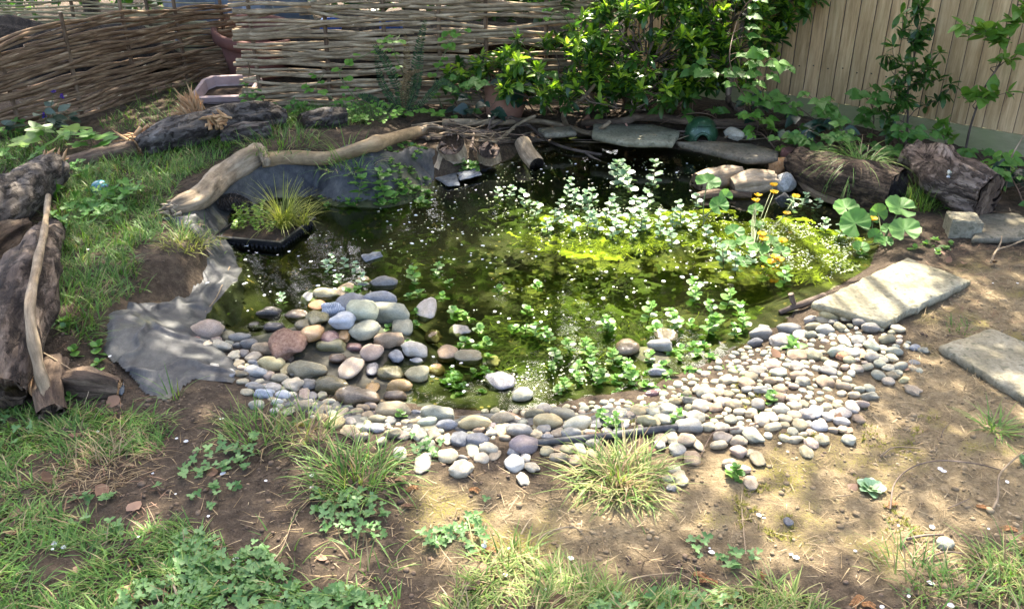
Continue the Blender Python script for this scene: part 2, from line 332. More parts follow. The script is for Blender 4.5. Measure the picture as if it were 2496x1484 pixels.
# ---------------------------------------------------------------- blanket weed under the surface
m, n, p, out = newmat('blanket_weed'); co = coord(n, (1, 1.6, 1)); a = noise(n, co, 22, 7, .75)
c = mixc(n, .75, ramp(n, attr(n), [(0, (.026, .042, .006)), (.5, (.082, .122, .014)), (1, (.46, .52, .06))]), ramp(n, a, [(.3, (.28, .3, .2)), (.62, (1.25, 1.2, 1))]), 'MULTIPLY')
n.links.new(c, p.inputs['Base Color']); p.inputs['Roughness'].default_value = .9; bump(n, p, a, .8, .02); M_weed = m
def weed_sheet(mb, V, z0, amp, thr, tone, st=.010, seed=0):
    P = poly(V, 0); lo, hi = P.min(0), P.max(0); x, y = np.meshgrid(np.arange(lo[0], hi[0], st), np.arange(lo[1], hi[1], st), indexing='ij')
    q = vnoise(x, y, 4.5, 20+seed, 4); fine = vnoise(x, y, 28, 30+seed, 3); edge = sdist(x, y, P)
    ok = q+1.1*fine-.55+.5*(vnoise(x, y, 70, 35+seed, 2)-.5)+np.clip(-edge*1.2, -.2, .15) > thr+.14
    z = np.minimum(z0+amp*(q+.6*fine-.8)*2, -.006)
    nx_, ny_ = x.shape; i = np.arange(nx_-1)[:, None]*ny_; j = np.arange(ny_-1)[None, :]; L = np.stack([i+j, i+ny_+j, i+ny_+j+1, i+j+1], -1).reshape(-1, 4)
    L = L[ok.ravel()[L].all(1) & (edge.ravel()[L].max(1) < 0)]
    if len(L): mb.raw(np.stack([x, y, z], -1).reshape(-1, 3), L.ravel(), np.full(len(L), 4), 0, np.clip(tone+.55*(fine.ravel()[L].mean(1)-.5)+.5*(q.ravel()[L].mean(1)-.5), 0, 1))
wm = MB()
weed_sheet(wm, [(1230,560),(1320,520),(1760,500),(1960,520),(2100,570),(2130,640),(2020,690),(1900,640),(1780,600),(1650,610),(1500,630),(1330,620)], -.02, .02, .36, .95, seed=1)
weed_sheet(wm, [(980,520),(1300,470),(1700,480),(1700,760),(1500,800),(1250,760),(960,690),(880,600)], -.06, .03, .56, .18, seed=2)
weed_sheet(wm, [(1150,760),(1350,700),(1700,760),(1900,720),(1850,820),(1650,890),(1450,930),(1300,960),(1180,880)], -.045, .03, .47, .28, seed=3)
weed_sheet(wm, [(480,752),(560,720),(580,780),(500,800)], -.02, .015, .4, .4, seed=4)
for V_, n_, z0, z1, t0 in (([(1250,575),(1360,530),(1760,510),(1960,540),(2110,590),(2100,650),(1990,680),(1860,650),(1650,605),(1480,620),(1330,615)], 8000, -.020, -.003, .68), ([(980,540),(1250,480),(1700,480),(1750,760),(1300,760),(1000,680)], 2600, -.05, -.02, .05), ([(1150,770),(1350,720),(1700,770),(1880,740),(1830,815),(1650,880),(1450,920),(1310,950),(1180,880)], 3000, -.045, -.015, .15)):
    P_ = scatter(V_, n_, 0.); P_ = P_[(vnoise(P_[:, 0], P_[:, 1], 4.5, 21, 4) > .42)]; k_ = len(P_); P_[:, 2] = rng.uniform(z0, z1, k_); fl_ = vnoise(P_[:, 0], P_[:, 1], 3, 77, 2)*9
    L__ = rng.uniform(.025, .075, k_); A_ = np.stack([np.cos(fl_), np.sin(fl_), 0*fl_], -1); B_ = np.stack([-np.sin(fl_), np.cos(fl_), 0*fl_], -1); t_ = np.linspace(0, 1, 5)[None, :, None]; cv_ = rng.normal(0, .35, k_)[:, None, None]; a2_ = rng.normal(0, .6, k_); A_, B_ = A_*np.cos(a2_)[:, None]+B_*np.sin(a2_)[:, None], B_*np.cos(a2_)[:, None]-A_*np.sin(a2_)[:, None]
    C_ = P_[:, None, :]+A_[:, None, :]*t_*L__[:, None, None]+B_[:, None, :]*(t_**2)*cv_*L__[:, None, None]; wd_ = (rng.uniform(.0008, .0022, k_))[:, None, None]; VV = np.stack([C_-B_[:, None, :]*wd_, C_+B_[:, None, :]*wd_], 2); b_ = (np.arange(k_)*10)[:, None]; sg_ = np.arange(4)[None, :]*2
    wm.raw(VV.reshape(-1, 3), np.stack([b_+sg_, b_+sg_+1, b_+sg_+3, b_+sg_+2], -1).reshape(-1), np.full(k_*4, 4), 0, np.clip(np.repeat(t0+rng.normal(0, .28, k_), 4), 0, 1))
tag(wm.build('blanket_weed', M_weed), 'yellow green blanket weed drifting just under the pond surface', 'algae', kind='stuff')
# ---------------------------------------------------------------- liner
m, n, p, out = newmat('liner'); co = coord(n); a = noise(n, co, 7, 8, .7); b = noise(n, coord(n, (1.6, .6, 1)), 26, 7, .75)
c = mixc(n, ramp(n, a, [(.40, (0, 0, 0)), (.60, (.9, .9, .9))]), ramp(n, b, [(.3, (.007, .008, .011)), (.7, (.034, .038, .044))]), ramp(n, b, [(.3, (.034, .036, .034)), (.7, (.105, .104, .09))]))
c = mixc(n, ramp(n, noise(n, co, 3, 4), [(.60, (0, 0, 0)), (.72, (.5, .5, .5))]), c, (.20, .19, .07))
n.links.new(c, p.inputs['Base Color']); p.inputs['Roughness'].default_value = .5; p.inputs['Specular IOR Level'].default_value = .3; bump(n, p, math_(n, 'ADD', a, math_(n, 'MULTIPLY', b, .3)), .5, .012); M_liner = m
def drape(mb, V, off, st=.008, fold=.012, seed=0, zpoly=.08, band=None):
    P = poly(V, zpoly); lo, hi = P.min(0), P.max(0); x, y = np.meshgrid(np.arange(lo[0]-.02, hi[0]+.02, st), np.arange(lo[1]-.02, hi[1]+.02, st), indexing='ij')
    e = sdist(x, y, P)+.03*(vnoise(x, y, 12, 40+seed, 3)-.5)
    if band: e = np.maximum(e, np.maximum(band[0]-SD(x, y), SD(x, y)-band[1])+.02*(vnoise(x, y, 10, 70+seed, 3)-.5))
    f = np.minimum(np.abs(vnoise(x*.7+y*.5, y*.7-x*.3, 3.2, 50+seed, 2)-.5), .5*np.abs(vnoise(x*.4+y*.9, y*.3-x*.9, 6, 55+seed, 2)-.5)+.012)
    z = H(x, y)+off+fold*(1-sstep(0, .055, f))+.018*(vnoise(x, y, 5, 60+seed, 3)-.5)-.012*sstep(-.03, .0, e)
    nx_, ny_ = x.shape; i = np.arange(nx_-1)[:, None]*ny_; j = np.arange(ny_-1)[None, :]; L = np.stack([i+j, i+ny_+j, i+ny_+j+1, i+j+1], -1).reshape(-1, 4)
    L = L[e.ravel()[L].max(1) < .0]
    mb.raw(np.stack([x, y, z], -1).reshape(-1, 3), L.ravel(), np.full(len(L), 4), 0, .5)
ln = MB()
drape(ln, [(390,545),(470,520),(530,500),(560,540),(590,620),(575,680),(530,720),(560,760),(520,790),(575,850),(560,905),(480,905),(400,970),(325,925),(252,872),(268,790),(330,735),(430,695),(490,650),(505,610),(450,570)], .014, fold=.020, seed=1, zpoly=.1)
drape(ln, [(470,520),(560,400),(900,330),(1060,310),(1060,420),(900,540),(560,600)], .012, fold=.015, seed=2, zpoly=.05, band=(-.012, .16))
drape(ln, [(560,870),(700,930),(800,965),(1000,990),(1400,1000),(1660,960),(1680,1040),(1400,1062),(1000,1068),(820,1042),(620,985)], .006, fold=.01, seed=3, zpoly=.03)
drape(ln, [(1040,440),(1160,400),(1330,350),(1500,335),(1700,370),(1900,405),(1960,470),(1860,430),(1640,385),(1500,350),(1350,365),(1180,440),(1080,452)], .006, fold=.006, seed=4, zpoly=.04)
ro = spline([G(1260,1082,.012), G(1330,1078,.016), G(1450,1066,.018), G(1560,1052,.018), G(1660,1040,.012)], 26)
ln.tube(ro, .012, 10, 0, .5, rough=.12, cseed=3)
pl_o = ln.build('pond_liner', M_liner); tag(pl_o, 'black rubber pond liner rolled over the bank, dusted with dry mud', 'pond liner')
# ---------------------------------------------------------------- woven hurdles
M_rod = woodmat('hazel_bark', [(.085, .047, .027), (.23, .15, .085), (.42, .315, .2)], (3, 3, 3), 14, .004, .6, fine=90)
M_rodpale = woodmat('hazel_pale', [(.15, .108, .065), (.37, .285, .175), (.58, .475, .32)], (3, 3, 3), 12, .004, .6, fine=90)
M_rodstraw = woodmat('willow_straw', [(.22, .18, .09), (.40, .34, .19), (.55, .48, .30)], (3, 3, 3), 10, .004, .5)
M_cut = plainmat('fresh_cut_wood', (.62, .50, .34), (.45, .34, .21), 30)
M_stake = woodmat('hazel_stake', [(.08, .05, .03), (.17, .115, .07), (.26, .19, .125)], (4, 4, 4), 12, .004, .6)
def hurdle(name, label, base, tops, rows, stakes, rad, mats, z0f, seed, spread=0., over=.06, group=None, drop=None):
    rg = np.random.default_rng(seed); base = np.asarray(base); path = spline(base, 90); tp = np.interp(np.linspace(0, 1, 90), np.linspace(0, 1, len(tops)), tops)
    seg = np.r_[0, np.cumsum(np.linalg.norm(np.diff(path[:, :2], axis=0), axis=1))]; L = seg[-1]
    root = thing(name, label, 'hurdle', path[0], group)
    tan = nrm(np.gradient(path[:, :2], axis=0)); nor = np.c_[tan[:, 1], -tan[:, 0]]
    mb = MB(); ss = sorted(stakes)
    for k in range(rows):
        f = (k+.5)/rows
        for piece in range(rg.integers(1, 3)):
            a, b = (-over*rg.random(), L+over*rg.random()) if rg.random() < .55 else ((-over*rg.random(), L*rg.uniform(.45, .9)) if rg.random() < .5 else (L*rg.uniform(.1, .5), L+over*rg.random()))
            s = np.linspace(a, b, 46); r = rg.uniform(*rad); sg = 1 if (k+piece) % 2 else -1
            x = np.interp(s, seg, path[:, 0]); y = np.interp(s, seg, path[:, 1])
            ex = np.where(s < 0, s, np.where(s > L, s-L, 0)); e0 = np.where(s < 0, 0, -1)
            x = x+ex*tan[e0, 0]; y = y+ex*tan[e0, 1]
            ph = np.interp(s, ss, np.arange(len(ss)), left=-.5, right=len(ss)-.5)
            wv = sg*np.cos(np.pi*ph)*(.012+r*.6)+rg.normal(0, .003)
            nx_ = np.interp(s, seg, nor[:, 0]); ny_ = np.interp(s, seg, nor[:, 1])
            z = np.interp(s, seg, path[:, 2])+np.interp(s, seg, tp)*(f*(1+spread*(s/L-.5)))+.014*np.sin(s*rg.uniform(2, 5)+rg.random()*6)+rg.normal(0, .006)+.008*rg.standard_normal()*np.sin(s*9+rg.random()*6)
            if drop is not None: z = z+drop(s/L, f)
            z = np.maximum(z, H(x, y)+r*.6)
            taper = np.linspace(1.15, .75, 46) if rg.random() < .5 else np.linspace(.75, 1.15, 46)
            mb.tube(np.c_[x+nx_*wv, y+ny_*wv, z], r*taper, 7, 0, rg.random(), rough=.10, cseed=rg.random()*50, mcap=1)
            if rg.random() < .5:                                  # a knife cut or peeled patch
                q = rg.integers(6, 40); P_ = spline(np.c_[x+nx_*wv, y+ny_*wv, z][q:q+3], 7)[:rg.integers(3, 6)]; mb.tube(P_+np.array([0, -.001, r*.35]), r*.75*np.sin(np.linspace(.3, 2.84, len(P_))), 6, 1, rg.random())
    mb.build('woven_rods', mats, root, path[0])
    for sx in ss:
        i = np.argmin(abs(seg-sx)); p0 = path[i]; mb = MB(); hh = tp[i]+.04+rg.random()*.05
        le = rg.normal(0, .02, 2); mb.tube([p0+[0, 0, -.1], p0+[le[0]*.5, le[1]*.5, hh*.5], p0+[le[0], le[1], hh]], [.014, .0135, .012], 9, 0, rg.random(), rough=.08, mcap=1)
        mb.build('stake', [M_stake, M_cut], root, path[0])
    return root
bz = lambda u, v: Z(float(u), float(v), .12)
def topz(p, v):                                                     # height at which a photo row passes over a spot
    b = (CY-v)/FPX; d = np.array([cp+b*sp, -sp+b*cp]); return CAMH+p[1]*d[1]/d[0]-p[2]
lb = [bz(-170, 385), bz(0, 336), bz(105, 312), bz(215, 284), bz(370, 236), bz(475, 205), bz(575, 186)]
lt = [topz(p, v) for p, v in zip(lb, [190, 122, 84, 50, 26, 12, 4])]
_pl = spline(np.array(lb), 200); _sg = np.r_[0, np.cumsum(np.linalg.norm(np.diff(_pl[:, :2], axis=0), axis=1))]
def s_at(path, seg, u):
    q = path-O; uu = CX+FPX*q[:, 0]/(q[:, 1]*cp-q[:, 2]*sp); return seg[np.argmin(abs(uu-u))]
hurdle('woven_hurdle', 'dark brown hazel hurdle whose rods rise in an arc, behind the left flower bed', lb, lt, 29, [s_at(_pl, _sg, u) for u in (-90, 55, 200, 338, 458, 560)], (.0075, .0125), [M_rod, M_cut], None, 3, over=.10, group='woven hazel hurdles')
mbp = [Z(612, 268, .12), Z(900, 262, .12), Z(1200, 256, .12), Z(1480, 250, .12)]
_pm = spline(np.array(mbp), 200); _sm = np.r_[0, np.cumsum(np.linalg.norm(np.diff(_pm[:, :2], axis=0), axis=1))]
hurdle('woven_hurdle', 'tall paler hazel hurdle of straight level rods, partly behind the shrub', mbp, [.92]*4, 40, [s_at(_pm, _sm, u) for u in (640, 805, 945, 1080, 1190, 1330, 1440)], (.0085, .0140), [M_rodpale, M_cut], None, 5, over=.07, group='woven hazel hurdles')
sb = [(-4.9, 7.0, .1), (-3.9, 7.15, .1), (-3.0, 7.3, .1), (-2.45, 7.4, .1)]
hurdle('woven_hurdle', 'straw coloured hurdle farther back, showing above the dark arched hurdle', sb, [.66, .66, .64, .6], 26, [.3, .9, 1.5, 2.1], (.006, .012), [M_rodstraw, M_cut], None, 8, over=.2, group='woven hazel hurdles')
# ---------------------------------------------------------------- things stored behind the hurdles, plus added dark heaps
M_tarp = plainmat('grey_tarp', (.18, .21, .25), (.08, .10, .12), 5, .5, .6, .02)
M_navy = plainmat('navy_plastic', (.012, .018, .06), (.006, .01, .03), 4, .35)
M_blue = plainmat('blue_plastic', (.03, .12, .42), (.02, .07, .28), 5, .4)
M_terra = plainmat('terracotta', (.17, .07, .05), (.11, .045, .034), 9, .85, .3, .004)
M_terra_p = plainmat('terracotta_pale', (.42, .22, .14), (.26, .12, .075), 8, .9, .3, .004)
M_trough = plainmat('pink_clay', (.40, .30, .275), (.26, .19, .175), 6, .85, .3, .004)
M_potsoil = plainmat('potting_soil', (.03, .022, .016), (.07, .05, .035), 30, 1, .8, .01, .1)
def lathe(mb, prof, n=40, mi=0, rnd=.5, wob=0):
    prof = np.array(prof, float); th = np.linspace(0, 2*np.pi, n, endpoint=False); K = len(prof)
    V = np.stack([prof[:, None, 0]*np.cos(th), prof[:, None, 0]*np.sin(th), prof[:, None, 1]*np.ones(n)], -1)
    i = np.arange(K-1)[:, None]*n; j = np.arange(n)[None, :]; j2 = (j+1) % n
    return mb.raw(V, np.stack([i+j, i+j2, i+n+j2, i+n+j], -1).reshape(-1), np.full((K-1)*n, 4), mi, rnd)
def lumpy(c, sz, seed, n=26, k=.35, boxy=2.6, fr=2.2):             # heap-like closed surface
    th = np.linspace(0, 2*np.pi, n, endpoint=False); ph = np.linspace(-np.pi/2, np.pi/2, n//2+2)
    V = []
    for p_ in ph:
        for t in th:
            d = np.array([math.cos(p_)*math.cos(t), math.cos(p_)*math.sin(t), math.sin(p_)])
            q = (abs(d)**boxy).sum()**(-1/boxy); r = q*(1+k*mnoise.noise(Vector(d*fr)+Vector((seed*3.3, seed, 0))))
            V.append(d*r*np.array(sz)+np.array(c))
    K = len(ph); i = np.arange(K-1)[:, None]*n; j = np.arange(n)[None, :]; j2 = (j+1) % n
    return np.array(V), np.stack([i+j, i+j2, i+n+j2, i+n+j], -1).reshape(-1), np.full((K-1)*n, 4)
def heap(name, label, cat, c, sz, mat, seed, **k):
    mb = MB(); mb.raw(*lumpy(c, sz, seed, **k), 0, .5); return tag(mb.build(name, mat, None, (c[0], c[1], c[2]-sz[2])), label, cat)
heap('tarpaulin', 'grey blue plastic sheet bundled behind the dark hurdle at the top edge', 'tarpaulin', (-2.25, 7.75, .42), (.55, .3, .42), M_tarp, 2)
heap('sack', 'pale grey blue crumpled sack standing behind the brown pot in the hurdle gap', 'sack', (-1.98, 7.15, .34), (.16, .14, .30), M_tarp, 9, k=.5, fr=4)
root = thing('storage_bin', 'dark navy plastic bin with a lid behind the gap between the hurdles', 'bin', (-2.05, 7.8, .1))
mb = MB(); lathe(mb, [(0, .1), (.2, .1), (.25, .85), (.262, .86)], 32); 
for i_ in range(len(mb.v)): mb.v[i_] = mb.v[i_]+np.array([-2.05, 7.8, 0], np.float32)
mb.build('body', M_navy, root, (-2.05, 7.8, .1))
mb = MB(); lathe(mb, [(.27, .84), (.28, .87), (.27, .9), (.1, .93), (0, .94)], 32); mb.v[0] = mb.v[0]+np.array([-2.05, 7.8, 0], np.float32); mb.build('lid', M_navy, root, (-2.05, 7.8, .1))
for x, y, z, la in ((-1.28, 6.62, .50, 'bright blue plastic crate seen between the rods of the pale hurdle'), (-.86, 6.62, .51, 'deep blue plastic tub glimpsed through the pale hurdle right of the crate')):
    mb = MB()
    for (cx_, cy_, sx, sy) in ((0, -.06, .15, .012), (0, .06, .15, .012), (-.069, 0, .012, .108), (.069, 0, .012, .108)):
        mb.box((x+cx_, y+cy_, z), (sx, sy, .09))
    mb.box((x, y, z-.040), (.126, .108, .010)); 
    for sx in (-.05, 0, .05): mb.box((x+sx, y-.07, z), (.012, .008, .09))
    tag(mb.build('plastic_crate', M_blue, None, (x, y, z-.045), False), la, 'crate')
M_dark = woodmat('darkener', [(.01, .008, .006), (.03, .024, .018), (.07, .055, .04)], (3, 3, 3), 8, .03, 1)  # made-up dark heaps, added so the gaps between the rods read as dark
heap('gap_dark_heap', 'dark heap added behind the pale hurdle to darken the gaps between its rods', 'darkener', (-.7, 6.85, .26), (1.15, .40, .23), M_dark, 4, n=40)
heap('gap_dark_heap', 'dark heap added behind the arched hurdle to darken the gaps between its rods', 'darkener', (-3.3, 6.75, .2), (.75, .2, .3), M_dark, 6, n=40)
# big brown pot in the gap
pc = Yp(634., 200., 6.75); pc[2] = .04
root = thing('flower_pot', 'large brown terracotta pot tilted in the gap between two hurdles', 'flower pot', pc)
mb = MB(); lathe(mb, [(0, 0), (.15, 0), (.235, .36), (.235, .36), (.225, .36), (.15, .02)], 44); o_ = mb.build('body', M_terra, root)
mb = MB(); lathe(mb, [(.236, .335), (.262, .34), (.268, .41), (.255, .42), (.238, .415), (.228, .35)], 44); mb.build('rim', M_terra, root)
root.rotation_euler = (R(8), R(6), 0); root.scale = (1.2, 1.2, 1.05)
# broken pink trough
tc = Yp(566., 248., 5.95); tc[2] = H(tc[0], tc[1])-.01
root = thing('planter', 'pinkish clay planter with cut corners and soil inside, by the splintered log', 'planter', tc)
def octo(a, b, c, z): return [(a-c, -b, z), (a, -b+c, z), (a, b-c, z), (a-c, b, z), (-a+c, b, z), (-a, b-c, z), (-a, -b+c, z), (-a+c, -b, z)]
def rings(mb, Rg, mi=0, close=False):
    V = [p for r in Rg for p in r]; k = len(Rg[0]); F = [(i*k+j, i*k+(j+1) % k, (i+1)*k+(j+1) % k, (i+1)*k+j) for i in range(len(Rg)-1) for j in range(k)]
    if close: F.append(tuple(range(k))[::-1])
    return mb.faces(V, F, mi, .5)
mb = MB(); rings(mb, [octo(.2, .11, .05, 0), octo(.255, .17, .06, .10), octo(.275, .19, .065, .102), octo(.28, .195, .066, .15), octo(.245, .165, .055, .152), octo(.235, .155, .052, .06)], close=True); mb.build('body', M_trough, root, (0, 0, 0), False)
mb = MB(); rings(mb, [octo(.236, .156, .052, .065), octo(.12, .08, .03, .085), octo(.01, .01, .003, .08)]); mb.build('soil', M_potsoil, root)
root.rotation_euler = (R(16), R(-4), R(-8)); root.scale = (.76, .76, .76)
# ---------------------------------------------------------------- board fence
F0, F1 = np.array([.829, 6.645]), np.array([4.335, 3.667]); fd = (F1-F0)/np.linalg.norm(F1-F0); fl = np.linalg.norm(F1-F0); fn_ = np.array([-fd[1], fd[0]])*-1   # fn_: towards the garden
if fn_@(np.array([0, 0])-F0) < 0: fn_ = -fn_
m, n, p, out = newmat('fence_timber'); co = coord(n, (1, 1, .09)); a = noise(n, co, 42, 6, .7); b = noise(n, coord(n, (1, 1, .35)), 7, 4)
c = ramp(n, a, [(.3, (.30, .195, .09)), (.5, (.50, .345, .175)), (.7, (.66, .49, .28))])
c = mixc(n, .6, c, ramp(n, attr(n), [(0, (.62, .58, .46)), (.4, (1, .93, .8)), (1, (1.2, 1.08, .95))]), 'MULTIPLY')
c = mixc(n, ramp(n, b, [(.54, (0, 0, 0)), (.74, (.35, .35, .35))]), c, (.26, .25, .10))
vo = N(n, 'TexVoronoi'); vo.inputs['Scale'].default_value = 5.2; n.links.new(coord(n, (1, 1, .55)), vo.inputs['Vector'])
kn = ramp(n, vo.outputs['Distance'], [(.06, (.10, .05, .025)), (.10, (.5, .34, .22)), (.15, (1, 1, 1))]); c = mixc(n, .9, c, kn, 'MULTIPLY')
n.links.new(c, p.inputs['Base Color']); p.inputs['Roughness'].default_value = .8; bump(n, p, a, .35, .004); M_fence = m
m, n, p, out = newmat('gravel_board'); co = coord(n, (.3, .3, 1)); a = noise(n, co, 30, 6, .7); b = noise(n, coord(n), 3, 4)
c = mixc(n, ramp(n, b, [(.35, (0, 0, 0)), (.6, (.8, .8, .8))]), ramp(n, a, [(.3, (.22, .19, .10)), (.7, (.38, .33, .18))]), (.24, .25, .10)); n.links.new(c, p.inputs['Base Color']); p.inputs['Roughness'].default_value = .85; bump(n, p, a, .4, .004); M_gboard = m
M_edge = plainmat('seam_shade_and_nail', (.05, .042, .026), (.09, .075, .045), 20, .9)  # shade of the board overlaps painted as a dark edge; nails share it
froot = thing('board_fence', 'light brown timber fence of upright overlapping boards on a green tinged base board', 'fence', (*F0, .05))
gz0, gz1, ftop = .03, .205, 1.75; sx = 0.; k = 0
ang = math.atan2(fd[1], fd[0])
while sx < fl:
    wd = .090+rng.normal(0, .004); mb = MB()
    a0 = F0+fd*sx; a1 = F0+fd*(sx+wd+.014); b0 = a0+fn_*.006; b1 = a1+fn_*.022
    lean = rng.normal(0, .002); zt = ftop+rng.normal(0, .004); zb = gz1+.003
    V = [(*a0, zb), (*a1, zb), (*b1, zb), (*b0, zb)]; V = V+[(x+fd[0]*lean, y+fd[1]*lean, zt) for x, y, _ in V]
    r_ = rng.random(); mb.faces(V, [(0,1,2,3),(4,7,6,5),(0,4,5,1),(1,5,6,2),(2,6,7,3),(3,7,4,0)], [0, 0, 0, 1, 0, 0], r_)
    for nz in (.42, 1.1):
        q_ = (b0*.45+b1*.55)+fn_*.0005; mb.box((q_[0], q_[1], nz+rng.normal(0, .01)), (.007, .007, .007), None, 1)
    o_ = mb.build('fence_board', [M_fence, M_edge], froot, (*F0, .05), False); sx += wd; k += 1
for q0, q1 in ((0, 1.6), (1.606, 3.2), (3.206, fl)):
    mb = MB(); a0 = F0+fd*q0; a1 = F0+fd*q1; V = [(*(a0+fn_*-.008), gz0), (*(a1+fn_*-.008), gz0), (*(a1+fn_*.014), gz0), (*(a0+fn_*.014), gz0)]; V = V+[(x, y, gz1) for x, y, _ in V]
    mb.faces(V, [(0,1,2,3),(4,7,6,5),(0,4,5,1),(1,5,6,2),(2,6,7,3),(3,7,4,0)], 0, rng.random()); mb.build('base_board', M_gboard, froot, (*F0, .05), False)
# ---------------------------------------------------------------- logs and branches
M_bark = woodmat('grey_bark', [(.045, .038, .034), (.12, .105, .092), (.25, .225, .20)], (7, 7, 7), 4, .022, 1., vor=2.6)
M_barkbr = woodmat('brown_bark', [(.06, .046, .038), (.20, .155, .125), (.38, .31, .26)], (7, 7, 7), 4, .022, 1., vor=2.8)
M_rot = woodmat('rotten_wood', [(.035, .024, .018), (.12, .085, .058), (.29, .22, .155)], (5, 5, 5), 5, .02, 1)
M_splint = woodmat('split_wood', [(.26, .14, .06), (.55, .34, .17), (.74, .55, .33)], (8, 8, 8), 5, .012, .9)
M_drift = woodmat('driftwood', [(.14, .105, .07), (.33, .265, .18), (.50, .42, .31)], (4, 4, 4), 7, .01, .8)
M_pole = woodmat('peeled_pole', [(.20, .14, .075), (.33, .245, .14), (.44, .34, .21)], (3, 3, 3), 6, .005, .5)
M_twig = woodmat('dead_twig', [(.045, .034, .027), (.13, .10, .078), (.26, .21, .165)], (8, 8, 8), 6, .006, .7)
M_twigp = woodmat('pale_twig', [(.12, .09, .055), (.27, .21, .135), (.42, .34, .23)], (8, 8, 8), 6, .006, .7)
M_endfib = woodmat('fibrous_end', [(.05, .036, .026), (.17, .12, .088), (.33, .25, .19)], (10, 3, 10), 8, .012, .8, grain=1)
M_endblk = woodmat('black_end', [(.006, .005, .004), (.02, .016, .013), (.05, .042, .034)], (9, 9, 9), 6, .02, 1)
def log(name, label, cat, P, r, mat, endmat=None, n=26, K=34, rough=.22, seed=0, group=None, splinter=None, bark_open=False):
    P = np.asarray(P, float); path = spline(P, K); rr = np.interp(np.linspace(0, 1, K), np.linspace(0, 1, len(np.atleast_1d(r))), np.atleast_1d(r))
    base = path[len(path)//2].copy(); base[2] -= rr.mean()
    if not endmat:
        mb = MB(); mb.tube(path, rr, n, 0, .5, rough=rough, cseed=seed); return tag(mb.build(name, mat, None, base), label, cat, group)
    root = thing(name, label, cat, base, group)
    mb = MB(); mb.tube(path, rr, n, 0, .5, rough=rough, cseed=seed, cap=False); mb.build('bark', mat, root, base)
    for e, q in ((0, 1), (-1, -2)):                                  # end faces: a ring of rough wood, slightly domed
        mb = MB(); t = nrm(path[e]-path[q]); Rr = []
        ref = np.array([0, 0, 1.]) if abs(t[2]) < .8 else np.array([1., 0, 0]); A = nrm(np.cross(t, ref)); B = np.cross(A, t)
        th = np.linspace(0, 2*np.pi, n, endpoint=False)
        for f in (.985, .8, .55, .3, .05):
            Rr.append([path[e]+rr[e]*f*(math.cos(a)*A+math.sin(a)*B)*(1+rough*.6*mnoise.noise(Vector((math.cos(a)*1.3+seed, math.sin(a)*1.3, 0))))+t*(.10*rr[e]*(mnoise.noise(Vector((math.cos(a)*f*6, math.sin(a)*f*6, seed)))*1.8-.2)) for a in th])
        rings(mb, Rr, 0, True); mb.build('end_face', endmat, root, base)
    if splinter:
        for (pt, dr, cnt, ln_, sd) in splinter:
            mb = MB(); rg = np.random.default_rng(sd)
            for _ in range(cnt):
                d = nrm(np.asarray(dr)+rg.normal(0, .38, 3)); L_ = ln_*rg.uniform(.4, 1.1); s0 = np.asarray(pt)+rg.normal(0, .022, 3)
                mb.tube([s0-d*.04, s0+d*L_*.5, s0+d*L_+rg.normal(0, .006, 3)], [.010*rg.uniform(.6, 1.5), .008, .001], 5, 0, rg.random())
            mb.build('splinters', M_splint, root, base)
    return root
g = lambda u, v, o=0.: G(float(u), float(v), o)
log('broken_log', 'grey barked broken log with an orange splintered stump, beside the pink planter', 'log', [g(338, 362, .05), g(395, 338, .075), g(450, 322, .085), g(540, 297, .08), g(640, 282, .075), g(692, 286, .05)], [.05, .075, .085, .08, .078, .05], M_bark, M_splint, seed=4,
    splinter=[(g(478, 285, .10), (-.25, -.1, .95), 120, .15, 1), (g(345, 352, .05), (-.8, -.35, .1), 55, .13, 2), (g(530, 292, .14), (-.3, -.5, .4), 22, .05, 3)], group='old logs around the pond')
log('log', 'flat grey weathered log half sunk in grass in front of the broken log', 'log', [g(545, 338, .02), g(600, 326, .03), g(660, 318, .03)], [.05, .062, .045], M_bark, M_rot, seed=8, group='old logs around the pond')
log('log', 'short grey log end behind the long pole, left of the bright green seedling patch', 'log', [g(735, 300, .03), g(790, 290, .04), g(845, 285, .04)], [.05, .06, .05], M_bark, M_rot, seed=12, group='old logs around the pond')
log('log', 'grey plated bark log at the left edge with a pale broken upper end', 'log', [g(130, 412, .10), g(70, 455, .10), g(0, 500, .11), g(-130, 590, .11)], [.075, .10, .115, .115], M_bark, M_splint, seed=15, K=44, group='old logs around the pond',
    splinter=[(g(128, 400, .13), (.3, .3, .5), 22, .07, 5)])
log('log', 'flat strip of rotting log behind the grass, left of the broken log', 'log', [g(140, 408, .01), g(230, 385, .03), g(330, 366, .03)], [.035, .045, .05], M_rot, M_splint, seed=17, group='old logs around the pond')
log('log', 'crumbling orange brown log chunk at the left edge under the plated log', 'log', [g(55, 555, .03), g(10, 575, .04), g(-60, 620, .04)], [.05, .075, .08], M_rot, M_splint, seed=21, rough=.35, group='old logs around the pond')
log('rotten_log', 'long decayed brown log with peeling bark running down the left edge', 'log', [g(128, 560, .03), g(85, 640, .085), g(50, 740, .10), g(20, 850, .105), g(-5, 960, .08)], [.05, .085, .10, .105, .075], woodmat('old_bark', [(.028, .021, .017), (.115, .085, .064), (.28, .225, .175)], (6, 6, 6), 5, .025, 1, vor=1.7), M_rot, seed=23, K=60, rough=.30, group='old logs around the pond',
    splinter=[(g(70, 930, .05), (.2, -.6, -.1), 14, .06, 8)])
log('log', 'dark rotten log stub standing in the grass below the long leaning stick', 'log', [g(140, 880, .02), g(125, 960, .03), g(128, 1010, .02)], [.035, .045, .04], M_rot, M_rot, seed=27, rough=.35, group='old logs around the pond')
log('bark_slab', 'dark twisted slab of bark on the soil at the foot of the liner mound', 'bark', [g(150, 925, .015), g(215, 935, .035), g(292, 945, .02)], [.035, .055, .03], M_rot, M_splint, seed=31, rough=.5)
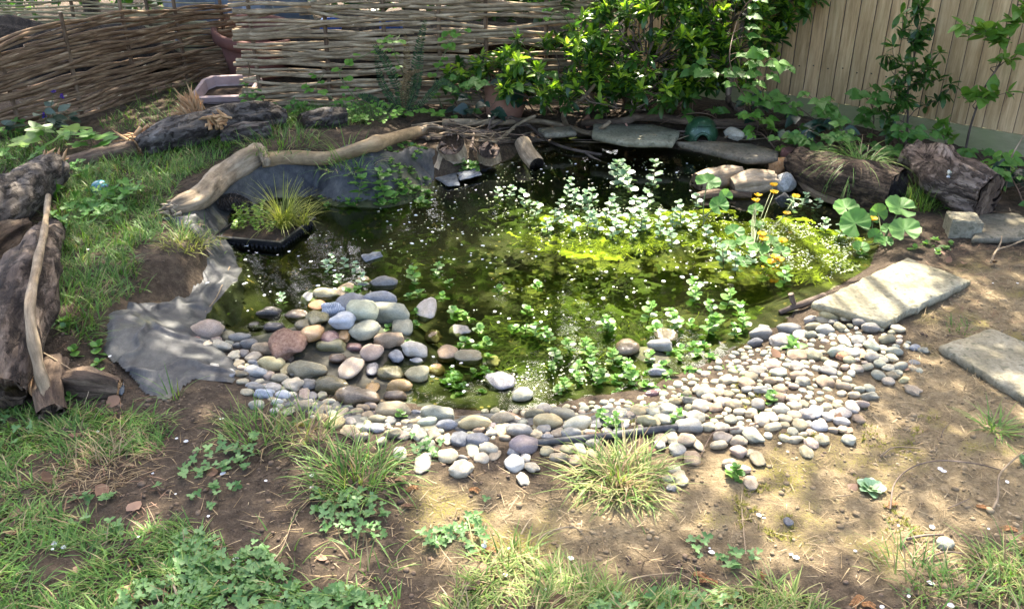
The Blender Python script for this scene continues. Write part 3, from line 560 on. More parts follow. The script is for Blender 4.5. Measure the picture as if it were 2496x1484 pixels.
mb = MB(); st = spline([g(118, 478, .16), g(108, 560, .14), g(92, 640, .22), g(72, 760, .24), g(92, 880, .14), g(112, 955, .06), g(122, 1000, .02)], 50)
mb.tube(st, np.linspace(.012, .021, 50)+.002*np.sin(np.arange(50)*.9), 10, 0, .8, rough=.12, cseed=2); tag(mb.build('stick', M_twigp, None, st[-1]), 'long curved bare stick leaning along the decayed log at the left', 'stick')
log('log', 'thick knobbly dark bark log in front of the board fence', 'log', [g(2235, 395, .07), g(2290, 420, .11), g(2350, 455, .12), g(2415, 480, .11)], [.10, .115, .125, .115], M_barkbr, M_rot, seed=35, K=44, rough=.4, group='old logs around the pond')
log('log', 'dark slatted hollow log holding a tussock of drooping grass', 'log', [g(1945, 400, .06), g(2020, 425, .09), g(2110, 450, .10), g(2190, 465, .09)], [.09, .11, .125, .10], woodmat('furrowed_wood', [(.016, .011, .008), (.08, .055, .036), (.20, .145, .10)], (9, 9, 9), 6, .025, 1, vor=2.2), M_endblk, seed=38, K=44, rough=.2, group='old logs around the pond')
mb = MB(); st = spline([g(1925, 392, .08), g(1945, 430, .06), g(1985, 468, .045), g(2060, 492, .04), g(2130, 500, .04), g(2200, 505, .04)], 46)
mb.tube(st, np.linspace(.022, .034, 46), 12, 0, .6, rough=.22, cseed=6); tag(mb.build('branch', M_rot, None, st[20]), 'thick curved brown branch edging the foot of the grassy hollow log', 'branch')
log('log', 'grey split log standing at the back waterline with a sharp cut end', 'log', [zz(1698, 448, .03), zz(1740, 434, .045), zz(1800, 426, .035)], [.055, .06, .045], M_drift, M_rot, seed=41, rough=.3, group='old logs around the pond')
log('log', 'rounded weathered grey brown log lump beside the white quartz stone', 'log', [zz(1785, 458, .025), zz(1835, 448, .045), zz(1885, 443, .04)], [.05, .068, .05], M_drift, M_rot, seed=44, rough=.3, group='old logs around the pond')
log('log', 'low dark log lying in the water in front of the split log', 'log', [zz(1690, 482, .005), zz(1750, 474, .012), zz(1830, 478, .005)], [.02, .028, .02], M_rot, M_endblk, seed=46, group='old logs around the pond')
log('log', 'biggest of the sawn log stubs by the twig pile, fibrous end towards the water', 'log', [zz(1100, 352, .16), zz(1106, 372, .10), zz(1110, 388, .06)], [.075, .08, .078], M_drift, M_endfib, seed=51, rough=.13, group='old logs around the pond')
log('log', 'slanting bark edged log stub left of the biggest fibrous stub', 'log', [zz(1085, 360, .12), zz(1066, 395, .06), zz(1056, 420, .02)], [.045, .048, .045], M_drift, M_endfib, seed=53, rough=.13, group='old logs around the pond')
log('log', 'round sawn log stub between the biggest fibrous stub and the black ended log', 'log', [zz(1192, 366, .13), zz(1192, 385, .07), zz(1193, 396, .045)], [.06, .066, .064], M_drift, M_endfib, seed=55, rough=.12, group='old logs around the pond')
log('log', 'smooth grey log sliding into the water with a black wet end', 'log', [zz(1272, 346, .10), zz(1288, 376, .055), zz(1308, 402, .02)], [.046, .048, .046], M_drift, M_endblk, seed=57, rough=.1, group='old logs around the pond')
# driftwood and pole on the liner rim
root = thing('driftwood', 'forked sun bleached driftwood limb resting on the liner above the planted basket', 'driftwood', g(540, 455))
mb = MB(); st = spline([g(415, 513, .03), g(470, 492, .05), g(540, 450, .06), g(600, 410, .06), g(648, 398, .05)], 44); mb.tube(st, np.interp(np.linspace(0, 1, 44), [0, .15, .5, .8, 1], [.035, .05, .056, .056, .045]), 22, 0, .6, rough=.30, cseed=61)
rg = np.random.default_rng(3)
for _ in range(40):
    s0 = st[0]+rg.normal(0, .02, 3)+[.03, 0, 0]; d = nrm(np.array([-.8, -.35, -.1])+rg.normal(0, .3, 3)); mb.tube([s0, s0+d*.03, s0+d*.055*rg.uniform(.4, 1.2)], [.009, .006, .002], 6, 0, rg.random())
mb.build('limb', M_drift, root, root.location)
mb = MB(); mb.tube(spline([g(600, 405, .07), g(630, 385, .085), g(648, 372, .09)], 10), np.linspace(.035, .022, 10), 14, 0, .8, rough=.2, cseed=63); mb.build('stub', M_drift, root, root.location)
root = thing('pole', 'long smooth tan pole laid along the liner rim behind the basket', 'pole', g(800, 392))
mb = MB(); st = spline([g(640, 412, .085), g(720, 406, .075), g(800, 386, .06), g(900, 356, .05), g(980, 331, .05), g(1030, 318, .05)], 60); rr = np.linspace(.040, .031, 60); rr[36:40] *= [1.12, 1.3, 1.25, 1.1]
mb.tube(st, rr, 14, 0, .6, rough=.08, cseed=65); mb.build('shaft', M_pole, root, root.location)
mb = MB(); mb.tube(spline([st[-4], st[-1]+[.03, .02, .02], st[-1]+[.12, .0, .015]], 12), np.linspace(.03, .01, 12), 12, 0, .7, rough=.5, cseed=66); mb.build('broken_end', M_drift, root, root.location)
# twig pile
def branch(label, P, r, mat=None, name='branch', cat='branch', forks=(), seed=0, group='branches of the twig pile'):
    root_p = np.asarray(P[0]); mb = MB(); st = spline(P, 30); mb.tube(st, np.linspace(r[0], r[1], 30), 8, 0, .5+.4*math.sin(seed), rough=.22, cseed=seed*1.7)
    for F in forks: f = spline(F, 18); mb.tube(f, np.linspace(r[0]*.8, r[1]*.7, 18), 7, 0, .5, rough=.2, cseed=seed+9.)
    return tag(mb.build(name, mat or M_twig, None, root_p), label, cat, group)
def c3(x, y, o):                       # a twig of the pile: upright ones keep their distance
    u, v = 994.5+x*.1577, 253.5+y*.1577; p = Yp(u, v, .4*g(u, v)[1]+.6*g(u, 330)[1]-o*.4); h_ = H(p[0], p[1])
    return p if p[2] > h_+.015 else g(u, v, .02)
branch('pale forked branch on top of the twig pile above the fibrous stub', [c3(290, 540, .05), c3(640, 430, .09), c3(900, 340, .12), c3(1100, 290, .14), c3(1270, 240, .15)], (.012, .006), M_twigp, seed=1, forks=[[c3(900, 340, .12), c3(960, 300, .15), c3(975, 250, .18)]])
branch('twisted tan branch curling up out of the middle of the twig pile', [c3(1100, 545, .05), c3(1220, 580, .05), c3(1340, 590, .06), c3(1480, 500, .10), c3(1650, 350, .16), c3(1820, 250, .19), c3(1970, 190, .20)], (.014, .009), M_twigp, seed=2)
branch('Y shaped brown branch standing at the centre of the twig pile', [c3(1150, 510, .06), c3(1240, 390, .10), c3(1290, 250, .17), c3(1370, 175, .2)], (.009, .007), seed=3, forks=[[c3(1240, 390, .10), c3(1400, 300, .15), c3(1580, 200, .2)]])
branch('thick grey branch along the back of the twig pile with an upright fork', [c3(530, 290, .03), c3(1000, 290, .05), c3(1400, 285, .06), c3(1800, 260, .06), c3(2120, 280, .06), c3(2450, 350, .06), g(1440, 326, .05), g(1500, 322, .06)], (.022, .015), M_twigp, seed=4,
    forks=[[g(1380, 306, .06), Yp(1374., 285., 5.5), Yp(1385., 262., 5.45), Yp(1420., 240., 5.42), Yp(1452., 205., 5.4)], [g(1440, 326, .06), Yp(1470., 310., 5.3), Yp(1488., 296., 5.3)]])
branch('long bleached branch slanting from the twig pile down into the water', [c3(1580, 210, .18), c3(1750, 270, .14), c3(1920, 370, .10), c3(2110, 540, .06), zz(1384, 362, .02), zz(1466, 378, .0)], (.010, .009), seed=5, forks=[[zz(1425, 370, .01), zz(1445, 385, .0), zz(1480, 400, -.01)]])
branch('dark wet branch across the front of the twig pile', [c3(-160, 480, .05), c3(100, 500, .05), c3(400, 530, .06), c3(800, 500, .07), c3(1000, 520, .06)], (.010, .014), seed=6)
branch('level grey branch behind the black ended log', [c3(1380, 600, .05), c3(1650, 580, .06), c3(2000, 580, .06), c3(2250, 590, .05), c3(2470, 590, .04)], (.013, .007), seed=7, forks=[[c3(2000, 580, .06), c3(2200, 530, .09), c3(2350, 500, .1)]])
branch('short knobbly dark twig standing between the two round stubs', [c3(970, 690, .03), c3(1005, 560, .08), c3(1020, 430, .14)], (.010, .007), seed=8, forks=[[c3(980, 650, .03), c3(1060, 750, .02)]])
rg = np.random.default_rng(12)
for k in range(14):
    u, v = rg.uniform(1400, 1880), rg.uniform(302, 350); a = rg.normal(0, .5); L_ = rg.uniform(.10, .3); p0 = g(u, v, .055); d = np.array([math.cos(a), math.sin(a), .02])
    branch('thin dead twig lying across the back slabs', [p0-d*L_/2, p0+rg.normal(0, .012, 3), p0+d*L_/2], (rg.uniform(.003, .006), .002), [M_twig, M_twigp][k % 2], 'twig', 'twig', seed=k+50, group='twigs on the back slabs')
for k in range(34):
    u, v = rg.uniform(1060, 1340), rg.uniform(305, 345); a = rg.normal(0, .35); L_ = rg.uniform(.12, .38); p0 = g(u, v, rg.uniform(.015, .09)); d = np.array([math.cos(a), math.sin(a)*.8, rg.normal(0, .12)])
    branch('thin dead twig tangled in the twig pile behind the log stubs', [p0-d*L_/2, p0+rg.normal(0, .015, 3), p0+d*L_/2+rg.normal(0, .02, 3)], (rg.uniform(.003, .006), .002), [M_twig, M_twigp, M_rot][k % 3], 'twig', 'twig', seed=k, group='thin twigs of the pile')
branch('long dark branch lying behind the green dome under the shrub', [g(1420, 300, .05), g(1520, 287, .09), g(1560, 292, .08), g(1700, 296, .07), g(1830, 302, .06), g(1960, 300, .06), g(2060, 345, .04)], (.022, .03), M_rot, seed=9, group='branches under the shrub')
branch('forked grey limb dipping into the pond beside the paving slab', [zz(1900, 762, .0), zz(1935, 748, .02), zz(1965, 738, .03), zz(2010, 722, .04)], (.011, .017), M_twig, seed=10, forks=[[zz(1940, 747, .02), zz(1932, 733, .045), zz(1928, 716, .075)]], group='branches under the shrub')
# ---------------------------------------------------------------- slabs, block, slate
def stonemat(name, c1, c2, s=9, rough=.8, sp=None, bs=.4, wet=False, vein=None):
    m, n, p, out = newmat(name); co = coord(n); a = noise(n, co, s, 6, .65); f = noise(n, co, s*9, 4, .7)
    c = ramp(n, a, [(.3, c1), (.7, c2)]); c = mixc(n, .75, c, ramp(n, f, [(.30, (.5, .48, .44)), (.6, (1.12, 1.12, 1.1))]), 'MULTIPLY'); big = noise(n, co, 1.3, 5, .7); c = mixc(n, .5, c, ramp(n, big, [(.38, (.6, .56, .48)), (.58, (1.08, 1.08, 1.08))]), 'MULTIPLY')
    if sp: c = mixc(n, ramp(n, noise(n, co, 26, 3), [(.56, (0, 0, 0)), (.64, (.8, .8, .8))]), c, sp)
    if vein:
        wv = N(n, 'TexWave'); wv.inputs['Scale'].default_value = 2.2; wv.inputs['Distortion'].default_value = 9; wv.inputs['Detail'].default_value = 3; n.links.new(co, wv.inputs['Vector'])
        c = mixc(n, ramp(n, wv.outputs['Fac'], [(.90, (0, 0, 0)), (.97, (.8, .8, .8))]), c, vein)
    oi = N(n, 'ObjectInfo'); hs = N(n, 'HueSaturation'); n.links.new(c, hs.inputs['Color'])
    n.links.new(math_(n, 'ADD', .80, math_(n, 'MULTIPLY', oi.outputs['Random'], .4)), hs.inputs['Value']); n.links.new(math_(n, 'ADD', .485, math_(n, 'MULTIPLY', oi.outputs['Random'], .03)), hs.inputs['Hue'])
    n.links.new(hs.outputs[0], p.inputs['Base Color']); p.inputs['Roughness'].default_value = .16 if wet else .92; p.inputs['Specular IOR Level'].default_value = .6 if wet else .2
    bump(n, p, math_(n, 'ADD', a, math_(n, 'MULTIPLY', f, .5)), bs, .010); return m
M_slab = stonemat('york_stone', (.15, .135, .092), (.29, .265, .195), 6, .9, sp=(.085, .08, .05), bs=1.)
M_slabg = stonemat('grey_stone_slab', (.12, .108, .075), (.235, .21, .155), 6, .9, sp=(.075, .072, .045), bs=.9)
M_slate = stonemat('slate', (.07, .08, .095), (.13, .145, .165), 6, .55)
def slab(name, label, cat, T, th, mat, group=None, top=.09, jag=.006, tilt=0):
    """T: corner list of the top face in the view"""
    rg = np.random.default_rng(len(label)); Pt = np.array([zz(u, v, top) for u, v in T]); c = Pt.mean(0)
    pts = []
    for a, b in zip(Pt, np.roll(Pt, -1, 0)):
        k = max(3, int(np.linalg.norm(b-a)/.03))
        for t in np.linspace(0, 1, k, endpoint=False): pts.append(a+(b-a)*t+np.r_[rg.normal(0, jag*.45, 2), 0])
    pts = np.array(pts); pts = np.c_[pts[:, :2], pts[:, 2]+tilt*(pts[:, 1]-c[1])]
    def ring(f, z, j=0): q = c+(pts-c)*f; q = q.copy(); q[:, 2] = pts[:, 2]+z+rg.normal(0, j, len(q)); return list(q)
    e = .012/np.linalg.norm(pts-c, axis=1).mean()
    mb = MB(); rings(mb, [ring(1-e*.4, -th), ring(1+e*.25, -th*.55), ring(1+e*.1, -.006), ring(1-e*.45, 0, .0008), ring(.6, .001, .0012), ring(.25, 0, .001), ring(.02, .001)][::1], 0, True)
    o = mb.build(name, mat, None, (c[0], c[1], c[2]-th)); return tag(o, label, cat, group)
slab('paving_slab', 'largest pale sandstone paving slab overhanging the right edge of the water', 'paving slab', [(2213, 627), (2367, 683), (2157, 784), (1981, 735)], .036, M_slab, 'stone slabs round the pond', .10)
slab('paving_slab', 'pale sandstone slab cut off by the right edge of the picture, on dry soil', 'paving slab', [(2420, 799), (2640, 890), (2510, 972), (2293, 840)], .036, M_slab, 'stone slabs round the pond', .095)
slab('paving_slab', 'worn grey slab behind the stone block at the right edge', 'paving slab', [(2377, 521), (2482, 519), (2570, 577), (2372, 580)], .03, M_slabg, 'stone slabs round the pond', .095)
slab('paving_slab', 'grey back edge slab left of the green dome, strewn with petals', 'paving slab', [(1448, 301), (1590, 303), (1656, 319), (1641, 347), (1530, 346), (1444, 328)], .034, M_slabg, 'stone slabs round the pond', .125)
slab('paving_slab', 'long grey slab in front of the green dome along the back waterline', 'paving slab', [(1648, 345), (1743, 345), (1831, 350), (1899, 369), (1895, 384), (1826, 388)], .034, M_slabg, 'stone slabs round the pond', .115)
slab('paving_slab', 'narrow grey slab half hidden under the thick branch of the twig pile', 'paving slab', [(1310, 312), (1390, 308), (1405, 322), (1330, 326)], .03, M_slabg, 'stone slabs round the pond', .11)
slab('slate', 'lighter piece of grey slate at the waterline under the biggest fibrous stub', 'slate', [(1062, 432), (1112, 420), (1121, 449), (1092, 451)], .012, M_slate, 'slates at the waterline', .018)
slab('slate', 'darker piece of grey slate leaning under the round sawn stub', 'slate', [(1115, 420), (1165, 408), (1172, 424), (1122, 436)], .012, M_slate, 'slates at the waterline', .03)
slab('slate', 'dark slate edge poking out of the pond left of the pebble cairn twigs', 'slate', [(880, 620), (926, 611), (931, 622), (890, 634)], .012, M_slate, 'slates at the waterline', .012)
slab('slate', 'slate shard standing between bark slab and liner mound', 'slate', [(258, 925), (300, 928), (296, 955), (262, 948)], .014, M_slate, 'slates at the waterline', .09)
root_c = zz(2342, 566, .07)
mb = MB(); rg = np.random.default_rng(2); c_, s_ = math.cos(-.18), math.sin(-.18); Rz = np.array([[c_, -s_, 0], [s_, c_, 0], [0, 0, 1]])
Rr = [];
for z_, ins in ((0, .004), (.004, 0), (.085, 0), (.092, .006), (.0925, .03)):
    q = []
    for (a, b) in ((-1, -1), (1, -1), (1, 1), (-1, 1)):
        a2, b2 = [(1, -1), (1, 1), (-1, 1), (-1, -1)][[(-1, -1), (1, -1), (1, 1), (-1, 1)].index((a, b))]
        for t in np.linspace(0, 1, 6, endpoint=False): q.append(Rz@np.array([(a+(a2-a)*t)*(.066-ins), (b+(b2-b)*t)*(.062-ins), z_])+np.r_[rg.normal(0, .0014, 2), rg.normal(0, .001)])
    Rr.append(q)
rings(mb, Rr, 0, False); mb.faces(np.array(Rr[-1]), [list(range(24))], 0, .5); mb.faces(np.array(Rr[0]), [list(range(24))[::-1]], 0, .5)
blk = mb.build('stone_block', M_slab, None, (0, 0, 0), False); blk.location = (root_c[0], root_c[1], H(root_c[0], root_c[1])-.004); tag(blk, 'square cut sandstone block standing by the right hand log', 'stone block')
# ---------------------------------------------------------------- stones
def stone_mesh(seed, k=.10, fr=1.1, boxy=2.25, sub=3, facet=0.):
    import bmesh
    bm = bmesh.new(); bmesh.ops.create_icosphere(bm, subdivisions=sub, radius=1)
    for v in bm.verts:
        d = np.array(v.co); q = (abs(d)**boxy).sum()**(-1/boxy)
        r = q*(1+k*mnoise.noise(Vector(d*fr)+Vector((seed*7.7, seed*3.1, 0)))+.35*k*mnoise.noise(Vector(d*fr*2.6)+Vector((seed, 0, seed*5.))))
        if facet:
            for f in range(9):
                rgf = np.random.default_rng(seed*20+f); nf = nrm(rgf.normal(0, 1, 3)); lim = rgf.uniform(.62, .85); t = d@nf*r
                if t > lim: r = r*lim/t
        v.co = Vector(d*r)
    me = bpy.data.meshes.new('stone'); bm.to_mesh(me); bm.free(); me.materials.append(None)
    me.polygons.foreach_set('use_smooth', np.full(len(me.polygons), not facet)); return me
ST_MESH = [stone_mesh(i+1, [.2, .3, .26, .38][i % 4], [1.1, 1.5, 1.3][i % 3], [2.0, 2.3, 2.7, 2.2][i % 4]) for i in range(20)]
SM = dict(
 buff=stonemat('stone_buff', (.28, .235, .16), (.42, .365, .27), sp=(.22, .18, .12)), cream=stonemat('stone_cream', (.36, .32, .235), (.50, .455, .36), sp=(.30, .26, .18)),
 tan=stonemat('stone_tan', (.26, .20, .13), (.38, .30, .21), sp=(.20, .15, .10)), olive=stonemat('stone_olive', (.20, .18, .115), (.31, .285, .20), sp=(.14, .125, .08)),
 grey=stonemat('stone_grey', (.19, .185, .165), (.30, .29, .265), sp=(.14, .135, .12)), greygreen=stonemat('stone_greygreen', (.215, .212, .165), (.32, .315, .25), sp=(.16, .16, .12)),
 blue=stonemat('stone_blue', (.165, .172, .185), (.26, .268, .28), sp=(.125, .13, .14)), bluevein=stonemat('stone_bluevein', (.21, .25, .32), (.29, .33, .40), vein=(.55, .57, .58)), slate=stonemat('stone_slate', (.10, .105, .12), (.17, .175, .19)),
 lav=stonemat('stone_lavender', (.27, .25, .225), (.38, .355, .32), sp=(.20, .185, .165)), white=stonemat('stone_white', (.36, .35, .32), (.48, .47, .43), sp=(.28, .27, .24)), pink=stonemat('stone_pink', (.29, .225, .175), (.42, .345, .28), sp=(.22, .16, .12)),
 purple=stonemat('stone_purple', (.14, .118, .125), (.22, .19, .195)), red=stonemat('stone_red', (.13, .065, .05), (.27, .165, .13), 5, sp=(.08, .04, .036)), rust=stonemat('stone_rust', (.28, .14, .075), (.38, .23, .14)),
 yellow=stonemat('stone_yellow', (.36, .29, .15), (.47, .40, .25)), palegreen=stonemat('stone_palegreen', (.31, .325, .235), (.42, .43, .33), sp=(.22, .245, .165)), paleblue=stonemat('stone_paleblue', (.31, .33, .35), (.40, .42, .44), sp=(.25, .26, .28)),
 wbrown=stonemat('wet_brown', (.07, .048, .03), (.16, .115, .075), wet=True), wdark=stonemat('wet_dark', (.022, .019, .016), (.06, .05, .04), wet=True), wolive=stonemat('wet_olive', (.09, .078, .035), (.20, .17, .09), wet=True, sp=(.06, .05, .02)),
 worange=stonemat('wet_orange', (.26, .14, .05), (.40, .25, .12), wet=True, sp=(.16, .09, .04)), wmaroon=stonemat('wet_maroon', (.07, .03, .03), (.17, .09, .085), wet=True, sp=(.28, .2, .19)), wgrey=stonemat('wet_grey', (.13, .125, .125), (.30, .29, .295), wet=True, sp=(.09, .085, .085)))
CNAME = dict(buff='buff', cream='cream coloured', tan='tan', olive='olive brown', grey='grey', greygreen='grey green', blue='blue grey', bluevein='white streaked blue', slate='dark slate coloured', lav='lavender grey', white='white', pink='pinkish',
 purple='purple slate coloured', red='red granite', rust='rusty brown', yellow='yellowish', palegreen='pale speckled green', paleblue='pale blue', wbrown='wet brown', wdark='wet dark', wolive='wet olive', worange='wet orange', wmaroon='wet maroon', wgrey='wet grey')
STN = []                                # x, y, r of all placed stones
def stone(u, v, wd, ht, col, rz=None, cobble=False, label=None, lift=0., group=None, sink=.34, name=None, flat=.56, mesh=None):
    p = G(float(u), float(v), .0); s = float(S(p)); W = wd*s/2*(.97 if cobble else 1.09); th_ = math.atan2(CAMH-p[2], p[1]); t = flat*W
    if ht > wd*1.02: t = flat*.9*wd*s/2
    hh = ht*s/2; dd = math.sqrt(max(hh**2-(t*math.cos(th_))**2, (hh*.45)**2))/math.sin(th_); dd = min(max(dd, .5*W), 1.9*W)
    p = G(float(u), float(v), t*(1-sink)+lift)
    if cobble and lift >= 0 and H(p[0], p[1]) < -.025: p = Z(float(u), float(v), -.025+t*(1-sink)+lift)
    o = bpy.data.objects.new(name or ('cobble' if cobble else 'pebble'), mesh or random.choice(ST_MESH)); COL.objects.link(o)
    zc = max(H(p[0], p[1]), -.02 if not cobble else -.5)
    o.location = tuple(map(float, (p[0], p[1], p[2]))); o.scale = (float(W), float(dd), float(t))
    o.rotation_euler = (random.uniform(-.12, .12), random.uniform(-.12, .12), rz if rz is not None else random.uniform(-.35, .35)*(1 if abs(W-dd) > .25*W else 8))
    o.material_slots[0].link = 'OBJECT'; o.material_slots[0].material = SM[col] if isinstance(col, str) else col
    STN.append((p[0], p[1], max(W, dd)))
    if label is None:
        sz = ('large ' if wd > 52 else 'small ' if wd < 30 else '')
        where = region(u, v); label = f'{sz}{CNAME[col]} pebble {where[0]}'; group = f'{CNAME[col]} pebbles {where[1]}'[:60]
    return tag(o, label, 'stone' if cobble else 'pebble', group)
def region(u, v):
    if u < 760 and v < 1010: return ('in the drift against the left liner', 'at the left shore')
    if u > 2100 and v > 1200: return ('alone on the dry soil at lower right', 'on the lower right soil')
    if u < 860: return ('at the foot of the left drift above the grass', 'below the left drift')
    if u < 1250: return ('along the front edge left of the purple slate stone', 'front left rows')
    if u < 1560: return ('behind the front grass tussock', 'behind the tussock')
    if u < 1800 and v > 1000: return ('between front tussock and right bank', 'right of the tussock')
    if v < 900: return ('in the bank below the largest slab', 'below the paving slab')
    if u > 2090: return ('scattered at the right rim of the pebble bank', 'right rim')
    if v > 1050: return ('at the lower tip of the right pebble bank', 'lower tip of the right bank')
    return ('in the sunny middle of the right pebble bank', 'middle of the right bank')
T6 = lambda x, y: (604.5+x*.3416, 468+y*.3416); T5 = lambda x, y: (x*.3416, 468+y*.3416); T7 = lambda x, y: (1209+x*.3416, 468+y*.3416); T8 = lambda x, y: (1813.5+x*.3416, 468+y*.3416)
B2 = lambda x, y: (604.5+x*.343, 975+y*.343); B3 = lambda x, y: (1209+x*.343, 975+y*.343); B4 = lambda x, y: (1813.5+x*.343, 975+y*.343)
# big stones in and by the water, each told apart
COB = [ (T6,435,755,100,100,'white','small white half wet stone at the back of the cobble mound',0), (T6,550,735,150,85,'olive','olive brown stone behind the rusty stone on the cobble mound',.01), (T6,690,705,110,115,'tan','upright tan stone at the back of the cobble mound',.015),
 (T6,820,640,105,62,'tan','tan stone farthest back on the cobble mound',0), (T6,828,672,95,50,'grey','small grey brown stone in front of the farthest back tan stone',.01), (T6,965,660,170,62,'grey','long mossy grey stone at the back right of the cobble mound',.0),
 (T6,495,818,118,82,'rust','rusty orange brown stone at the left of the blue cobbles',.01), (T6,745,795,205,135,'blue','large blue grey cobble behind the pale green stone',.03), (T6,935,768,212,112,'blue','oval blue grey cobble at the top right of the mound',.035),
 (T6,615,840,168,100,'bluevein','blue cobble with white streaks left of the pale green stone',.04), (T6,815,845,190,122,'palegreen','pale speckled green egg shaped stone on top of the cobble mound',.085), (T6,1005,865,250,92,'greygreen','long grey green cobble right of the pale green stone',.03),
 (T6,675,920,190,122,'paleblue','pale blue cobble in front of the white streaked blue cobble',.045), (T6,830,980,222,150,'greygreen','large grey green cobble at the front of the mound',.025), (T6,1275,840,130,185,'lav','tall lavender grey stone standing at the right of the mound',.02),
 (T6,1100,965,150,115,'greygreen','pale angular grey green cobble below the tall lavender stone',.02), (T6,1005,1058,212,102,'tan','flat oval tan cobble in front of the mound',.01), (T6,500,900,125,102,'wolive','speckled dark olive cobble left of the pale blue cobble',.02),
 (T6,585,1040,142,102,'wmaroon','wet maroon stone right of the red granite boulder',.01), (T6,290,1080,245,188,'red','big red granite boulder in the shallows left of the mound',.02), (T6,460,1010,172,122,'worange','wet yellow brown stone behind the red granite boulder',.0), (T6,680,1030,110,82,'worange','wet yellowish stone between the maroon stone and the mound',.0),
 (T6,350,885,160,92,'wbrown','wet brown stone in the shallows behind the red boulder',.0), (T6,150,875,172,82,'wdark','dark wet stone at the far left of the shallows',.0), (T6,190,970,152,82,'wdark','dark wet stone just behind the red boulder',.0), (T6,390,950,120,82,'wolive','dark olive wet stone left of the speckled cobble',.0), (T6,60,960,112,72,'wdark','nearly black stone in the reflections left of the red boulder',.0),
 (T6,1515,995,122,97,'grey','grey tan stone in the pond plants right of the mound',.0), (T6,1320,1035,112,97,'wbrown','reddish tan stone below the tall lavender stone',.0), (T6,1190,1125,192,117,'lav','pale lavender stone with a wet brown base in front of the mound',.01), (T6,880,1140,162,112,'pink','pinkish tan stone in the shallows below the tan oval cobble',.01),
 (T6,1055,1170,102,92,'blue','small blue grey stone standing in the shallows',.0), (T6,1420,1155,147,112,'tan','olive tan stone among the small mint plants',.01), (T6,1575,1180,152,117,'olive','dark lined olive tan stone right of its tan twin',.01), (T6,735,1250,157,142,'pink','two toned pink and tan stone in the middle of the shallows',.015),
 (T6,1205,1210,97,57,'blue','flat little blue grey stone under the pale lavender stone',.0), (T6,885,1265,87,112,'wgrey','mottled stone with a petal right of the two toned stone',.0), (T6,1020,1295,187,117,'wolive','wet olive brown stone in the shallows left of the dark leaf stone',.0), (T6,1210,1300,167,117,'olive','olive grey stone with a dark leaf stuck on it',.005),
 (T6,1345,1270,127,82,'worange','wet orange tan stone right of the dark leaf stone',.0), (T6,1750,1210,87,72,'pink','small pinkish stone at the waterline among mint plants',.0), (T6,1915,1255,182,92,'wgrey','grey wedge shaped stone breaking the water surface',-.01), (T6,1800,1355,197,152,'wgrey','glossy purple grey wet boulder at the front waterline',.01), (T6,1960,1445,152,112,'greygreen','grey green wet stone right of the glossy boulder',.0),
 (T6,430,1275,255,72,'olive','long olive tan stone at the edge of the shallows',.0), (T6,170,1230,197,92,'yellow','yellow olive oval stone in the left drift',.0), (T6,590,1385,232,87,'wolive','long dark olive wet stone at the front of the shallows',.0), (T6,640,1190,132,82,'wbrown','wet tan stone left of the two toned stone',.0), (T6,890,1400,92,92,'worange','reddish tan wet stone in the front shallows',.0),
 (T6,1080,1385,182,55,'worange','flat orange stone at the front waterline',.0), (T6,790,1468,285,66,'wbrown','long flat brown stone at the front waterline',.0), (T6,1050,1458,172,66,'wbrown','mottled brown wet stone right of the long flat stone',.0), (T6,600,1110,222,102,'wolive','submerged olive boulder right of the red granite boulder',-.035), (T6,760,1110,122,72,'wmaroon','submerged reddish stone below the maroon stone',-.02),
 (T6,260,1200,142,72,'wbrown','submerged brown stone below the red granite boulder',-.02), (T5,1465,985,255,152,'pink','large smooth pinkish tan boulder on the liner by the water',.01), (T5,1390,1055,92,62,'wmaroon','small dark red stone tucked under the large pinkish boulder',0), (T5,1625,1025,107,72,'olive','olive stone right of the large pinkish boulder',0),
 (T7,935,1110,158,115,'wbrown','smooth brown domed stone standing in the pond at right of centre',.02), (T7,1050,1080,132,82,'worange','submerged orange brown stone behind the brown domed stone',-.015), (T7,1220,1035,172,112,'wolive','algae coated stone at the back of the group in the pond',.0), (T7,1175,1095,168,78,'grey','flat grey olive stone at the front of the group in the pond',.02),
 (T7,1090,1140,82,52,'wolive','small submerged olive stone in the pond group',-.005), (T7,1150,1290,132,62,'wgrey','submerged grey stone near the front right shore',-.01), (T7,1110,1440,112,62,'wmaroon','dark red brown wet stone on the front right shore',0), (T8,270,1062,165,115,'lav','big pale stone under the lone broad leaved sprout on the pebble bank',.01)]
for f, x, y, w_, h_, c, la, li in COB:
    u, v = f(x, y); li *= .45; stone(u, v, w_*.3416, h_*.3416, c, 0 if w_/h_ > 1.3 or h_ > w_ else None, True, la, li, 'larger stones in and beside the water', sink=.45)
